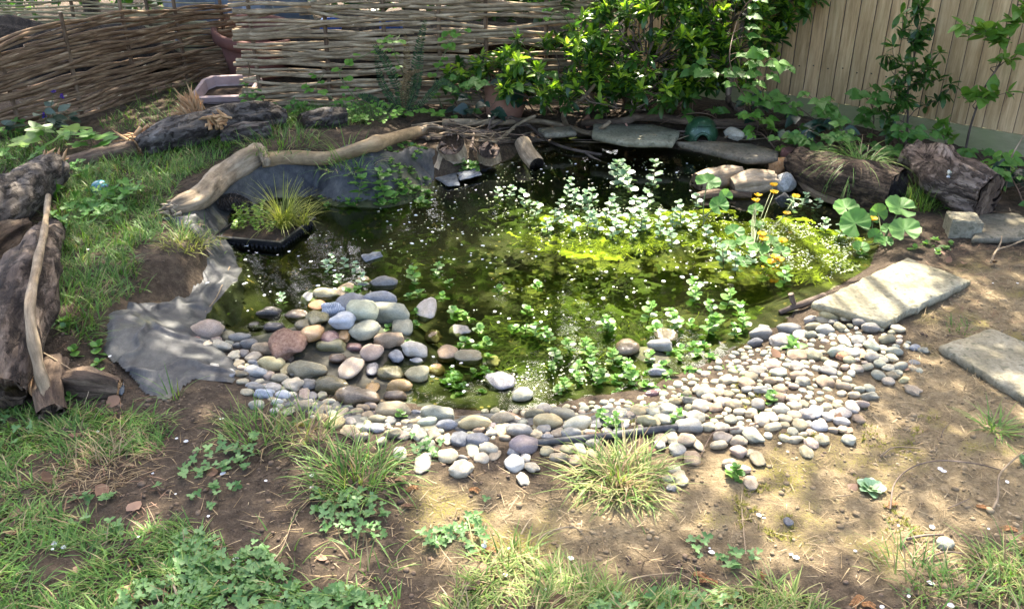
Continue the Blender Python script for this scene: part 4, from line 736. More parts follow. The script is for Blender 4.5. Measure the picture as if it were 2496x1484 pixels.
PEB = [ (T5,[(1465,1090,90,65,'cream'),(1578,1100,140,55,'cream'),(1545,1055,75,45,'pink'),(1705,1040,135,75,'grey'),(1635,1080,70,40,'greygreen'),(1690,1095,65,40,'grey'),(1775,1085,115,70,'grey'),(1870,1120,150,95,'tan'),(1670,1165,85,60,'cream'),(1735,1150,70,50,'lav'),(1810,1180,105,80,'cream'),(1700,1230,85,60,'buff'),(1805,1220,75,40,'blue'),(1725,1260,70,40,'pink'),(1805,1255,90,40,'blue'),(1635,1300,75,65,'blue'),(1720,1300,90,55,'olive'),(1830,1285,145,60,'white'),(1910,1310,95,65,'pink'),(1735,1355,80,55,'buff'),(1795,1380,85,45,'white'),(1520,1248,75,50,'white'),(1850,1400,90,50,'white'),(1765,1430,90,60,'buff'),(1940,1390,90,70,'lav'),(1880,1440,120,60,'paleblue')]),
 (T6,[(350,1305,90,45,'greygreen'),(430,1302,66,55,'rust'),(225,1330,120,66,'buff'),(325,1372,125,95,'cream'),(435,1372,100,82,'grey'),(270,1265,70,72,'yellow'),(400,1440,70,90,'pink'),(460,1455,55,55,'lav'),(525,1450,66,48,'buff'),(60,1400,110,52,'grey'),(180,1400,95,75,'lav'),(120,1440,120,60,'paleblue'),(250,1450,105,70,'paleblue')]),
 (B2,[(1345,105,212,88,'greygreen'),(1610,165,202,82,'yellow'),(1805,130,152,92,'buff'),(1930,220,182,88,'grey'),(1410,180,142,72,'blue'),(1275,160,122,68,'palegreen'),(1500,275,117,112,'blue'),(1630,285,162,107,'slate'),(1960,315,192,142,'purple'),(1215,240,107,97,'cream'),(1320,240,100,70,'buff'),(1425,285,66,107,'buff'),(1365,278,58,62,'tan'),(1275,315,87,87,'greygreen'),(1080,380,85,90,'palegreen'),(1240,450,107,152,'cream'),(1420,395,132,107,'buff'),(1600,360,82,117,'greygreen'),(1705,345,122,77,'cream'),(1755,385,67,82,'buff'),(1660,415,102,82,'cream'),(1520,485,147,132,'cream'),(1520,410,75,42,'grey'),(1890,370,87,72,'blue'),(1890,450,137,102,'white'),(1970,410,70,70,'lav'),(1955,560,82,92,'cream'),(1795,215,82,92,'yellow'),(1730,235,77,52,'cream'),(1825,270,77,32,'buff'),(1635,215,82,38,'tan'),(1740,180,52,52,'purple'),
   (725,220,107,97,'tan'),(625,160,102,92,'yellow'),(725,155,97,67,'lav'),(920,200,87,77,'blue'),(840,200,82,52,'white'),(525,120,62,52,'yellow'),(595,95,67,62,'greygreen'),(665,90,67,77,'buff'),(555,65,87,57,'buff'),(710,55,67,37,'greygreen'),(575,15,97,47,'cream'),(475,55,62,42,'grey'),(385,40,112,72,'buff'),(60,35,102,67,'greygreen'),(205,15,82,42,'white'),(290,35,82,42,'grey'),(770,85,87,57,'tan'),(870,40,92,57,'pink'),(815,55,92,37,'tan'),(850,110,82,62,'tan'),(920,135,117,62,'olive'),(930,90,82,52,'pink'),(1030,75,230,92,'tan'),(1195,160,102,52,'yellow'),(1030,240,117,62,'olive'),(285,85,70,60,'greygreen'),(190,75,66,44,'lav'),(800,262,105,60,'buff'),(950,292,70,50,'buff'),(1110,250,80,72,'pink'),(1200,90,70,36,'blue'),(1010,150,84,60,'grey')]),
 (B3,[(345,65,112,77,'grey'),(270,100,132,72,'olive'),(370,155,202,102,'yellow'),(475,105,172,72,'greygreen'),(570,170,192,87,'cream'),(285,245,77,67,'buff'),(340,210,87,72,'grey'),(370,265,87,42,'white'),(285,195,42,42,'yellow'),(440,240,92,67,'buff'),(530,240,127,77,'grey'),(485,195,47,32,'pink'),(610,235,52,42,'yellow'),(665,230,82,47,'cream'),(1065,145,127,77,'yellow'),(1145,145,62,77,'olive'),(1200,140,82,77,'greygreen'),(905,170,77,67,'white'),(945,105,67,52,'pink'),(795,60,87,37,'cream'),(1370,185,172,107,'grey'),(1230,205,102,62,'greygreen'),(1175,275,87,82,'buff'),(1255,275,87,87,'buff'),(1350,285,102,92,'buff'),(1435,320,67,112,'buff'),(1290,355,97,92,'grey'),(1395,415,107,102,'tan'),(1265,490,77,72,'cream'),(1310,555,92,112,'buff'),(1225,555,82,57,'cream'),(1245,620,62,57,'grey'),(1165,320,82,62,'grey'),(360,360,87,77,'olive'),(435,340,62,72,'tan'),(510,350,87,77,'olive'),(590,335,77,102,'greygreen'),(690,305,107,62,'cream'),(445,410,127,72,'buff'),(570,430,107,92,'tan'),(690,385,82,57,'buff'),(255,475,92,82,'cream'),
   (1505,190,92,62,'buff'),(1605,195,102,77,'cream'),(1610,265,102,92,'cream'),(1715,215,112,57,'cream'),(1720,290,112,77,'buff'),(1825,250,117,117,'greygreen'),(1585,320,117,67,'buff'),(1720,365,107,77,'pink'),(1805,375,62,57,'buff'),(1860,415,92,107,'olive'),(1655,450,92,62,'buff'),(1765,490,82,72,'pink'),(1810,590,92,112,'buff'),(1885,145,112,82,'cream'),(1960,125,82,77,'cream'),(1955,195,92,42,'buff')]),
 (B4,[(265,70,117,67,'cream'),(355,45,97,67,'buff'),(425,30,72,52,'olive'),(445,100,112,82,'lav'),(510,80,87,112,'blue'),(360,110,87,72,'buff'),(590,50,82,57,'buff'),(660,45,72,47,'olive'),(595,115,82,67,'lav'),(635,90,57,57,'pink'),(705,90,97,77,'lav'),(770,50,92,92,'lav'),(830,30,107,62,'pink'),(290,135,92,62,'buff'),(395,180,117,82,'olive'),(460,170,52,52,'grey'),(535,185,117,92,'blue'),(695,155,112,67,'white'),(815,135,82,62,'tan'),(210,195,127,42,'buff'),(285,180,72,52,'olive'),(345,225,82,62,'greygreen'),(420,248,62,42,'buff'),(475,235,72,62,'pink'),(630,215,77,42,'buff'),(705,210,77,57,'tan'),(370,280,92,42,'buff'),(480,310,87,82,'pink'),(550,285,97,77,'olive'),(445,370,82,122,'olive'),(740,280,87,77,'greygreen'),(1430,1020,112,82,'greygreen'),(315,862,60,62,'slate')]),
 (T8,[(1205,1410,82,82,'buff'),(1030,1350,87,62,'cream'),(1060,1310,82,62,'olive'),(1095,1290,67,47,'greygreen'),(960,1305,97,67,'greygreen'),(1140,1340,72,42,'yellow'),(825,1410,77,47,'greygreen'),(895,1405,82,62,'greygreen'),(785,1450,82,52,'buff'),(900,1460,112,57,'greygreen'),(710,1385,102,57,'buff'),(1110,1245,112,52,'greygreen'),(1195,1255,57,52,'tan'),(1250,1275,62,42,'greygreen'),(1030,1255,67,57,'cream'),(965,1225,77,57,'greygreen'),(1055,1185,82,67,'buff'),(990,1190,67,57,'cream'),(910,1175,97,67,'cream'),(880,1250,97,42,'buff'),(805,1260,72,62,'pink'),(750,1200,87,57,'olive'),(830,1155,67,72,'yellow'),(760,1145,92,77,'cream'),(700,1170,77,62,'rust'),(655,1140,117,52,'palegreen'),(905,1095,92,82,'palegreen'),(1070,1140,112,57,'greygreen'),(1280,1130,72,47,'greygreen'),(1220,1110,72,47,'blue'),(1215,1220,62,52,'grey'),(820,1060,92,67,'grey'),(715,1065,72,67,'cream'),(1095,975,92,62,'buff'),(1010,945,97,42,'blue'),(905,970,127,77,'grey'),(1020,1050,112,67,'olive'),(575,985,117,77,'grey'),(480,1020,97,57,'greygreen'),(495,965,122,62,'olive'),(560,915,77,62,'buff'),(615,880,132,62,'yellow'),(480,915,97,47,'lav'),(395,1020,82,82,'lav'),(320,980,142,62,'grey'),(120,1015,152,77,'grey'),(80,1075,112,62,'slate'),(145,970,77,42,'grey'),(830,930,100,62,'grey'),(720,900,72,52,'buff'),(685,965,90,60,'olive'),(640,930,72,46,'grey')])]
for f, L_ in PEB:
    k = .3416 if f in (T5, T6, T7, T8) else .343
    for x, y, w_, h_, c in L_: stone(*f(x, y), w_*k, h_*k, c, sink=.34)
# the rest of the bank, packed between those
def fill(V, n, cols, tries=4000, wr=(27, 40), gap=.80, cap=999):
    pts = scatter(V, tries, .05); c = 0
    for q in pts:
        if c >= n or len(STN) > 352: break
        s = float(S(q)); r = rng.uniform(*wr)*s/2; a = np.array(STN)
        if (np.hypot(a[:, 0]-q[0], a[:, 1]-q[1]) < (a[:, 2]+r)*gap).any(): continue
        d = q-O; zc_ = d[1]*cp-d[2]*sp; u = CX+FPX*d[0]/zc_; v = CY-FPX*(d[1]*sp+d[2]*cp)/zc_
        stone(u, v-3, r*2/s, r*2/s*rng.uniform(.6, .85), cols[rng.integers(len(cols))], sink=.25); c += 1
warm = ['buff', 'cream', 'cream', 'buff', 'yellow', 'pink', 'greygreen', 'tan', 'grey', 'olive']
fill([(1830,900),(1950,860),(2060,870),(2060,930),(2030,1000),(1960,1040),(1850,1030),(1700,1030),(1560,1010),(1480,1010),(1560,980),(1700,940)], 70, warm)
fill([(1500,985),(1640,930),(1850,825),(1890,850),(1720,950),(1560,1000)], 22, warm)
fill([(1950,800),(2050,780),(2180,800),(2235,850),(2200,870),(2080,860),(1960,860)], 30, ['grey', 'greygreen', 'olive', 'buff', 'slate', 'pink'])
mbs = MB(); me_ = ST_MESH[0]; tv = np.array([v.co for v in stone_mesh(50, .15, 1.1, 2.3, 2).vertices]); tf = [tuple(q.vertices) for q in stone_mesh(50, .15, 1.1, 2.3, 2).polygons]
pts = np.vstack([scatter([(1830,860),(1960,790),(2170,790),(2230,860),(2080,900),(2090,960),(2060,1050),(1960,1085),(1800,1050),(1640,1030),(1500,1020),(1560,985),(1700,940)], 1700, .05), scatter([(570,850),(640,880),(720,950),(900,1000),(1250,1010),(1500,1000),(1650,1010),(1600,1040),(1300,1080),(1000,1065),(830,1040),(640,975)], 900, .05), scatter([(1180,985),(1350,978),(1500,960),(1580,990),(1400,1010),(1200,1018)], 420, .03), scatter([(1480,985),(1640,925),(1850,815),(1900,850),(1760,960),(1560,1010)], 420, .03)])
kk = []; SA = np.array(STN)
for q in pts:
    r = rng.uniform(.010, .020)
    if (np.hypot(SA[:, 0]-q[0], SA[:, 1]-q[1]) < SA[:, 2]*.72+r*.7).any() or any((q[0]-w_[0])**2+(q[1]-w_[1])**2 < (r+w_[3])**2*.8 for w_ in kk): continue
    kk.append((*q, r))
kk = np.array(kk); M_ = spin(rng.random(len(kk))*6.28)*np.stack([kk[:, 3], kk[:, 3]*rng.uniform(.65, .9, len(kk)), kk[:, 3]*.55], -1)[:, None, :]
mbs.inst((tv, tf), M_, kk[:, :3]+[0, 0, .003], rng.integers(0, 5, len(kk)*len(tf))*0+np.repeat(rng.integers(0, 5, len(kk)), len(tf)))
tag(mbs.build('shingle', [SM['buff'], SM['cream'], SM['greygreen'], SM['olive'], SM['pink']]), 'small loose shingle filling the gaps between the larger pebbles', 'shingle', kind='stuff')
print('stones', len(STN), 'shingle', len(kk))
# angular rocks
for u, v, w_, h_, c, la, sd in ((1788, 328, 37, 36, stonemat('rock_spotted', (.38, .36, .29), (.50, .48, .40), 14, sp=(.12, .10, .07)), 'round spotted pale rock beside the green dome', 3), (1821, 332, 24, 32, stonemat('rock_grey', (.28, .27, .23), (.40, .39, .34)), 'small pointed grey rock right of the round spotted rock', 4),
    (1912, 442, 58, 48, stonemat('quartz', (.24, .24, .235), (.44, .44, .42), 6, sp=(.16, .17, .19)), 'angular white and grey quartz rock at the back right waterline', 5), (1900, 405, 66, 34, stonemat('sandstone_orange', (.42, .23, .085), (.52, .33, .15), 5, sp=(.40, .36, .26)), 'orange and cream sandstone lump under the grassy hollow log', 6),
    (1920, 378, 50, 26, M_terra, 'reddish brown shard of stone above the orange sandstone lump', 7), (1910, 486, 44, 30, stonemat('black_slate', (.02, .022, .026), (.05, .055, .062), 6, .3), 'black wet slate below the angular quartz rock', 8)):
    stone(u, v, w_, h_, c, .3, True, la, .035, None, name='rock', flat=.85, mesh=stone_mesh(sd, .2, 1.4, 2.4, 3, .7))
stone(2171, 474, 27, 27, stonemat('snail_shell', (.34, .28, .21), (.46, .40, .32), 20), 0, True, 'round tan ball at the foot of the drooping grass tussock', .03, name='ball', flat=.98, mesh=stone_mesh(30, .02, 1, 2.0))
m, n, p, out = newmat('green_glass'); p.inputs['Base Color'].default_value = (.07, .10, .075, 1); p.inputs['Roughness'].default_value = .12; p.inputs['Coat Weight'].default_value = .4
bump(n, p, noise(n, coord(n), 9, 3), .3, .01); M_gglass = m
stone(2178, 456, 46, 42, M_gglass, 0, True, 'dull green glass ball behind the round tan ball', .03, name='ball', flat=.95, mesh=stone_mesh(31, .02, 1, 2.0))
m, n, p, out = newmat('teal_glaze'); n.links.new(ramp(n, noise(n, coord(n), 1.6, 4), [(.4, (.03, .16, .17)), (.52, (.09, .30, .30)), (.6, (.10, .10, .20))]), p.inputs['Base Color']); p.inputs['Roughness'].default_value = .25; M_teal = m
stone(243, 458, 42, 34, M_teal, 0, True, 'teal glazed ball nestled in the grass at the left', .0, name='ball', flat=.9, mesh=stone_mesh(32, .05, 1.6, 2.0))
# ---------------------------------------------------------------- plants: templates
def leaf_t(rows, fold=.18, droop=.15, cup=0.):
    """rows: (t, half width); a leaf along +Y with a raised V fold, drooping towards the tip"""
    V, F = [], []
    for t, h_ in rows:
        z = -droop*t*t
        V += [(-h_, t, z+fold*h_-cup*h_*h_), (0, t, z), (h_, t, z+fold*h_-cup*h_*h_)]
    for i in range(len(rows)-1):
        a = i*3; b = a+3
        if rows[i+1][1] < 1e-4: F += [(a, a+1, b+1), (a+1, a+2, b+1)]
        elif rows[i][1] < 1e-4: F += [(a+1, b+1, b), (a+1, b+2, b+1)]
        else: F += [(a, a+1, b+1, b), (a+1, a+2, b+2, b+1)]
    return np.array(V, float), F
LF_OV = leaf_t([(0, .02), (.15, .2), (.4, .32), (.7, .24), (.9, .1), (1, 0)])
LF_LAN = leaf_t([(0, .02), (.25, .12), (.55, .185), (.82, .12), (1, 0)], .3, .22)
LF_RND = leaf_t([(0, .03), (.15, .26), (.45, .42), (.75, .36), (.93, .17), (1, 0)], .12, .12)
_q = []
for i, t in enumerate(np.linspace(0, 1, 12)): _q.append((t, max(0, (.42*math.sin(math.pi*min(1, t**.62)))*(1.0 if i % 2 else .84)) if t < 1 else 0))
_q[0] = (0, .05); LF_SER = leaf_t(_q, .22, .2)
def fan_t(rf, n=28, cup=.1, notch=.0, wav=0.):
    th = np.linspace(notch, 2*np.pi-notch, n, endpoint=False)+notch*0; V = [(0, 0, 0)]
    for f in (.5, 1.):
        for a in th:
            r = rf(a)*f; V.append((r*math.sin(a-math.pi), .0+r*-math.cos(a-math.pi)*-1, cup*f*f*r+wav*f*math.sin(5*a+1)+wav*.7*f*math.sin(11*a)))
    F = [(0, 1+i, 1+(i+1) % n) for i in range(n if notch == 0 else n-1)] + [(1+i, 1+n+i, 1+n+(i+1) % n, 1+(i+1) % n) for i in range(n if notch == 0 else n-1)]
    return np.array(V, float), F
# fan leaves: stalk joins at the origin, leaf tip towards +Y
LF_BUT = fan_t(lambda a: .5*(.30+.70*abs(math.cos(1.5*(a-math.pi)))**.8)*(1+.16*math.cos(12*a))*(1-.30*(abs(a-math.pi) > 2.5)), 30, .15)
LF_PAL = fan_t(lambda a: .62*(.50+.50*abs(math.cos(2.5*(a-math.pi)))**1.1)*(1+.07*math.cos(30*a))*(1.08-.16*abs(a-math.pi)), 40, .06)
LF_MAR = fan_t(lambda a: .52*(1+.03*math.cos(15*a))*(1+.05*math.sin(2*a)), 36, .16, .26, .035)
PETAL = (np.array([(0, -.5, 0), (.38, -.25, .05), (.42, .15, .08), (.18, .5, .06), (-.18, .5, .06), (-.42, .15, .08), (-.38, -.25, .05), (0, 0, -.02)], float), [(7, 0, 1), (7, 1, 2), (7, 2, 3), (7, 3, 4), (7, 4, 5), (7, 5, 6), (7, 6, 0)])
ML = dict(
 shrub=leafmat('shrub_leaf', [(.014, .046, .010), (.038, .10, .017), (.085, .18, .028)], .3, .4, 2.0, .5), shrubnew=leafmat('shrub_new_leaf', [(.12, .25, .02), (.23, .38, .03), (.36, .48, .06)], .3, .5, 1.5, .5),
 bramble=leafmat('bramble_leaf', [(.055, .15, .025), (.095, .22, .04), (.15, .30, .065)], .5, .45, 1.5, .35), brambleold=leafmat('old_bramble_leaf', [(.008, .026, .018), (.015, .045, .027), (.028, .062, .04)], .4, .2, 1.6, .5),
 vine=leafmat('vine_leaf', [(.10, .24, .03), (.15, .31, .045), (.22, .37, .07)], .5, .4, 1.4, .3), mint=leafmat('mint_leaf', [(.07, .18, .03), (.12, .26, .045), (.19, .34, .08)], .36, .35, 1.4, .5),
 pale=leafmat('pale_leaf', [(.14, .25, .13), (.22, .34, .20), (.30, .40, .27)], .35, .3, 1.2, .5), marigold=leafmat('marigold_leaf', [(.08, .20, .045), (.12, .27, .06), (.17, .32, .09)], .55, .4, 1.3, .25, 18),
 herb=leafmat('herb_leaf', [(.07, .19, .03), (.11, .26, .045), (.17, .33, .06)], .5, .4, 1.3, .3), lung=leafmat('lungwort_leaf', [(.012, .04, .018), (.03, .07, .035), (.20, .25, .20)], .5, .25, 1.4, .4, 90), 
 grass=leafmat('grass_blade', [(.05, .12, .02), (.085, .19, .03), (.13, .25, .045), (.22, .25, .08)], .5, .35, 1.4, .3, 8), grassdry=leafmat('dry_grass_blade', [(.08, .16, .03), (.14, .24, .045), (.24, .29, .08), (.36, .32, .15)], .6, .3, 1.2, .3, 8),
 sedge=leafmat('sedge_blade', [(.16, .20, .03), (.27, .30, .05), (.36, .37, .09)], .45, .4, 1.3, .35, 8), straw=leafmat('straw', [(.18, .12, .06), (.30, .22, .12), (.42, .33, .20)], .7, .25, 1.1, .25, 20),
 cover=leafmat('clover_leaf', [(.075, .165, .045), (.115, .225, .07), (.17, .285, .105)], .5, .3, 1.4, .3), fern=leafmat('fern_frond', [(.012, .03, .010), (.03, .07, .018), (.06, .11, .03)], .55, .3, 1.5, .3), fernold=leafmat('dead_fern', [(.07, .045, .02), (.16, .11, .05), (.26, .2, .1)], .8, .25, 1.1, .2),
 dry=leafmat('dead_leaf', [(.10, .055, .03), (.20, .115, .07), (.30, .19, .13)], .75, .2, 1.1, .25, 30), needle=leafmat('rusty_needles', [(.14, .065, .025), (.24, .12, .05), (.32, .19, .09)], .8, .2, 1.1, .2, 20),
 white=leafmat('white_petal', [(.62, .64, .70), (.72, .73, .77), (.78, .78, .78)], .5, .3, 1., .3, 5), yellow=leafmat('yellow_petal', [(.62, .34, .01), (.72, .42, .012), (.78, .50, .02)], .4, .3, 1.1, .4, 5), violet=leafmat('violet_petal', [(.05, .04, .35), (.10, .06, .45), (.25, .05, .30)], .5, .3, 1.2, .3, 5),
 sapling=leafmat('sapling_leaf', [(.09, .21, .03), (.14, .28, .04), (.21, .34, .06)], .4, .4, 1.4, .4), speck=leafmat('duckweed', [(.25, .33, .12), (.42, .48, .25), (.66, .68, .58)], .5, .2, 1.1, .4, 5))
M_stem = plainmat('green_stem', (.09, .15, .04), (.13, .12, .05), 30, .6); M_stemr = plainmat('reddish_stem', (.14, .085, .05), (.09, .05, .03), 30, .6); M_wood = M_twig
def blades(mb, P, L, w, az, lean, bend, K=4, mi=0, rnd=None):
    P = np.asarray(P, float); Nn = len(P); L, w, az, lean, bend = [np.broadcast_to(np.asarray(q, float), (Nn,)) for q in (L, w, az, lean, bend)]
    h = np.stack([np.cos(az), np.sin(az), 0*az], -1); s = np.stack([-np.sin(az), np.cos(az), 0*az], -1); c = P.copy(); V = []
    for k in range(K+1):
        t = k/K; ww = (w*(1-t**1.6)*.5+.0002)[:, None]; V.append(np.stack([c-s*ww, c+s*ww], 1))
        th = lean+bend*(t+.5/K); c = c+(h*np.sin(th)[:, None]+np.array([0, 0, 1.])*np.cos(th)[:, None])*(L/K)[:, None]
    V = np.stack(V, 1); k = 2*(K+1); base = (np.arange(Nn)*k)[:, None]; seg = np.arange(K)[None, :]*2
    L_ = np.stack([base+seg, base+seg+1, base+seg+3, base+seg+2], -1).reshape(-1)
    mb.raw(V.reshape(-1, 3), L_, np.full(Nn*K, 4), mi, np.repeat(rng.random(Nn) if rnd is None else rnd, K))
def tuft(name, label, cat, u, v, n, L, w, mat, spread=.05, lean=(.1, .9), bend=(.3, 1.6), z=0., group=None, parent=None, dryfrac=.0, K=5, pt=None):
    p = np.array(pt) if pt is not None else G(float(u), float(v), z); a = rng.random(n)*2*np.pi; r = spread*np.sqrt(rng.random(n)); az = a+rng.normal(0, 1.0, n)
    P = np.c_[p[0]+r*np.cos(a), p[1]+r*np.sin(a), np.full(n, p[2]-.004)]; mb = MB()
    mi = (rng.random(n) < dryfrac).astype(int)
    for q, mt in ((0, 0), (1, 1)):
        k = mi == q
        if k.any(): blades(mb, P[k], L*rng.uniform(.45, 1.1, k.sum()), w*rng.uniform(.6, 1.2, k.sum()), az[k], rng.uniform(*lean, k.sum())*(.35+r[k]/spread), rng.uniform(*bend, k.sum()), K, mt)
    o = mb.build(name, [mat, ML['straw']], parent, p if parent is None else parent.location)
    return o if parent is not None else tag(o, label, cat, group)
def put_leaves(mb, tm, P, D, sz, up=(0, 0, 1), roll=.3, rnd=None, mi=0):
    P = np.asarray(P, float).reshape(-1, 3); D = np.asarray(D, float).reshape(-1, 3); sz = np.broadcast_to(np.asarray(sz, float), (len(P),))
    M = frames(D, np.asarray(up, float)+rng.normal(0, .15, (len(P), 3)))
    a = rng.normal(0, roll, len(P)); ca, sa = np.cos(a)[:, None], np.sin(a)[:, None]; x = M[:, :, 0]*ca+M[:, :, 2]*sa; z = -M[:, :, 0]*sa+M[:, :, 2]*ca
    M = np.stack([x, M[:, :, 1], z], -1); mb.inst(tm, M*sz[:, None, None], P, mi, rnd)
# ---------------------------------------------------------------- small leafy sprigs, built once and copied
def sprig(name, nodes, gap, size, mat, stem, tm=LF_RND, lean=.25, top=4, seed=0, sheath=.3):
    rg = np.random.default_rng(seed); root = thing(name, '', 'water plant', (0, 0, 0)); a = rg.random()*6; c = np.array([0, 0, -.03]); st = [c]; ms, ml = MB(), MB()
    P, D, Sz = [], [], []
    for k in range(nodes):
        c = c+np.array([math.cos(a)*lean*gap, math.sin(a)*lean*gap, gap])+rg.normal(0, gap*.08, 3); st.append(c); ph = k*math.pi/2+rg.normal(0, .25)
        f = 1.45*size*(.75+.35*math.sin(math.pi*(k+1)/(nodes+.5)))
        for s_ in (0, math.pi):
            d = np.array([math.cos(ph+s_), math.sin(ph+s_), rg.uniform(.05, .55)]); P.append(c); D.append(d); Sz.append(f*rg.uniform(.85, 1.15))
    for k in range(top):
        d = np.array([math.cos(k*1.6), math.sin(k*1.6), rg.uniform(.5, 1.1)]); P.append(c+[0, 0, gap*.15]); D.append(d); Sz.append(1.45*size*.62*rg.uniform(.8, 1.1))
    ms.tube(spline(st, nodes*3), np.linspace(.0028, .0014, nodes*3), 5); put_leaves(ml, tm, P, D, Sz)
    ms.build('stem', stem, root); ml.build('leaves', mat, root); return root
PROTO = {'low': [sprig('water_mint', 3, .012, .021, ML['mint'], M_stem, seed=i) for i in range(3)], 'mid': [sprig('water_mint', 5, .017, .026, ML['mint'], M_stem, seed=10+i) for i in range(3)],
         'tall': [sprig('water_mint', 7, .019, .027, ML['pale'], M_stemr, seed=20+i) for i in range(4)], 'pale': [sprig('water_mint', 5, .017, .024, ML['pale'], M_stemr, seed=30+i) for i in range(3)],
         'tiny': [sprig('brooklime', 3, .008, .013, ML['mint'], M_stem, seed=40+i) for i in range(3)], 'long': [sprig('brooklime', 4, .018, .036, ML['mint'], M_stem, LF_OV, seed=50+i) for i in range(2)]}
used = set()
def plant(kind, u, v, label, group, sc=1., rz=None):
    p = G(float(u), float(v), 0, True); o = random.choice(PROTO[kind]); rz = rng.random()*6.3 if rz is None else rz
    if o.name in used: copy_tree(o, p, rz, sc, label, group)
    else: used.add(o.name); o.location = tuple(map(float, p)); o.rotation_euler = (0, 0, rz); o.scale = (sc,)*3; tag(o, label, None, group)
def plants(kind, pts, label, group, sc=(.85, 1.15)):
    for u, v in pts: plant(kind, u, v, label, group, rng.uniform(*sc))
plants('tall', [(1512, 452), (1528, 446), (1540, 465), (1590, 450)], 'tall pale round leaved water plant standing at the back of the pond', 'tall pale water plants at the back', (1.05, 1.35))
plants('tall', [(1378, 478), (1395, 500), (1412, 512), (1440, 520), (1475, 530), (1500, 545), (1530, 540), (1460, 560), (1560, 560), (1640, 560), (1665, 545), (1690, 560)], 'pale sunlit upright water plant in the middle of the back clump', 'pale water plants of the back clump', (.75, 1.1))
plants('pale', [(1300, 528), (1345, 545), (1335, 560), (1372, 545), (1400, 560), (1430, 555), (1490, 575), (1520, 565), (1548, 580), (1580, 560), (1600, 545), (1585, 500), (1285, 500), (1445, 495), (1610, 575), (1555, 515), (1360, 515), (1490, 500)], 'short pale leaved sprig in the sunlit back clump', 'short pale sprigs of the back clump', (.8, 1.2))
plants('pale', [(1640, 590), (1720, 580), (1745, 605), (1765, 640), (1795, 655), (1830, 640), (1930, 510), (1955, 500), (1985, 510), (2015, 560), (2040, 580), (1240, 480), (1215, 478), (1700, 500)], 'pale sprig among the yellow flowered plants at the right of the pond', 'pale sprigs round the yellow flowers', (.8, 1.1))
plants('mid', [(1012, 692), (1060, 672), (1690, 735), (1735, 765), (1740, 800), (1800, 765), (1812, 795), (1795, 820), (1725, 815), (1655, 800), (1645, 780), (1578, 775), (1910, 690), (1490, 800), (1700, 715), (1770, 745)], 'green mint sprig rising from open water right of centre', 'mint sprigs in open water', (.7, 1.0))
plants('low', [(1098, 690), (1214, 705), (1075, 722), (1310, 695), (1283, 755), (1280, 805), (1142, 775), (1170, 802), (1112, 768), (1182, 835), (1130, 835), (1110, 755), (1480, 790), (1690, 790), (1600, 800), (1250, 800)], 'small green mint rosette floating left of centre', 'small mint rosettes left of centre', (.9, 1.4))
plants('mid', [(1320, 825), (1345, 830), (1300, 815), (1392, 855), (1360, 875), (1430, 850), (1345, 900), (1400, 910), (1440, 905), (1470, 920), (1485, 805), (1530, 900), (1580, 880), (1415, 935), (1380, 945), (1455, 935), (1360, 955), (1440, 870), (1500, 880), (1540, 935)], 'green mint sprig in the dense front clump', 'mint sprigs of the front clump', (.5, .85))
plants('low', [(1640, 862), (1700, 862), (1690, 840), (1620, 890), (1550, 912), (1660, 880), (1720, 845), (1735, 870), (1680, 905), (1600, 905), (1640, 915), (1570, 945), (1500, 925), (1610, 850), (1665, 850)], 'small mint rosette along the front right waterline', 'mint rosettes at the front right waterline', (.8, 1.2))
plants('tiny', [(u, v) for u, v in zip(rng.uniform(1490, 1850, 75), rng.uniform(880, 1030, 75))], 'tiny green runner of brooklime creeping over the sunny pebbles', 'brooklime runners over the pebbles', (1., 1.9))
plants('tiny', [(u, v) for u, v in zip(rng.uniform(1090, 1200, 20), rng.uniform(840, 960, 20))], 'tiny green runner of brooklime in the mud left of the glossy wet boulder', 'brooklime runners in the front mud', (1., 1.9))
plants('low', [(960, 790), (945, 800), (985, 775), (1000, 722), (1012, 760), (1040, 745), (1025, 715), (985, 812), (865, 705), (845, 712), (1010, 790), (1000, 838), (975, 800)], 'mint runner growing over the cobble mound', 'mint runners on the cobble mound', (.7, 1.05))
plants('low', [(940+rng.uniform(0, 100), 350+rng.uniform(0, 150)) for _ in range(26)], 'leafy brooklime on the muddy ledge left of the log stubs', 'brooklime on the muddy ledge', (.9, 1.5))
plants('low', [(rng.uniform(790, 1040), rng.uniform(435, 505)) for _ in range(30)], 'leafy brooklime at the foot of the liner right of the basket', 'brooklime at the liner foot', (.8, 1.4))
plants('long', [(870, 430), (905, 440), (890, 470), (940, 480), (860, 460), (925, 420), (1130, 402), (1145, 425)], 'long leaved green plant on the muddy ledge behind the basket', 'long leaved plants on the ledge', (.8, 1.3))
plants('pale', [(815, 640), (840, 655), (868, 665), (800, 660), (880, 690), (690, 735), (825, 690)], 'thin pale seedling standing in the reflections left of the cobble mound', 'pale seedlings by the cobble mound', (.55, .8))
plants('mid', [(1480, 1040), (1470, 1030), (1500, 1045), (1880, 985), (1640, 1030), (985, 1022), (1780, 1165), (1800, 1172)], 'green mint sprig rooted between the front pebbles', 'mint sprigs between the pebbles', (.5, .75))
plant('long', 1935, 862, 'single bright broad leaved sprout on the pale stone of the pebble bank', None, .95)
plants('low', [(2235, 610), (2260, 600), (2285, 590), (2300, 605), (2320, 600), (2280, 615), (2100, 620)], 'green weed at the bank behind the largest paving slab', 'weeds behind the paving slab', (.9, 1.5))
plants('low', [(130, 940), (150, 790), (170, 800), (235, 850), (245, 885), (230, 960), (185, 965), (175, 860)], 'clover like green sprig on the dark soil by the decayed log', 'sprigs by the decayed log', (1., 1.6))
for L_ in PROTO.values():
    for o_ in L_:
        if o_.name not in used:
            for ch in list(o_.children): bpy.data.objects.remove(ch)
            bpy.data.objects.remove(o_)
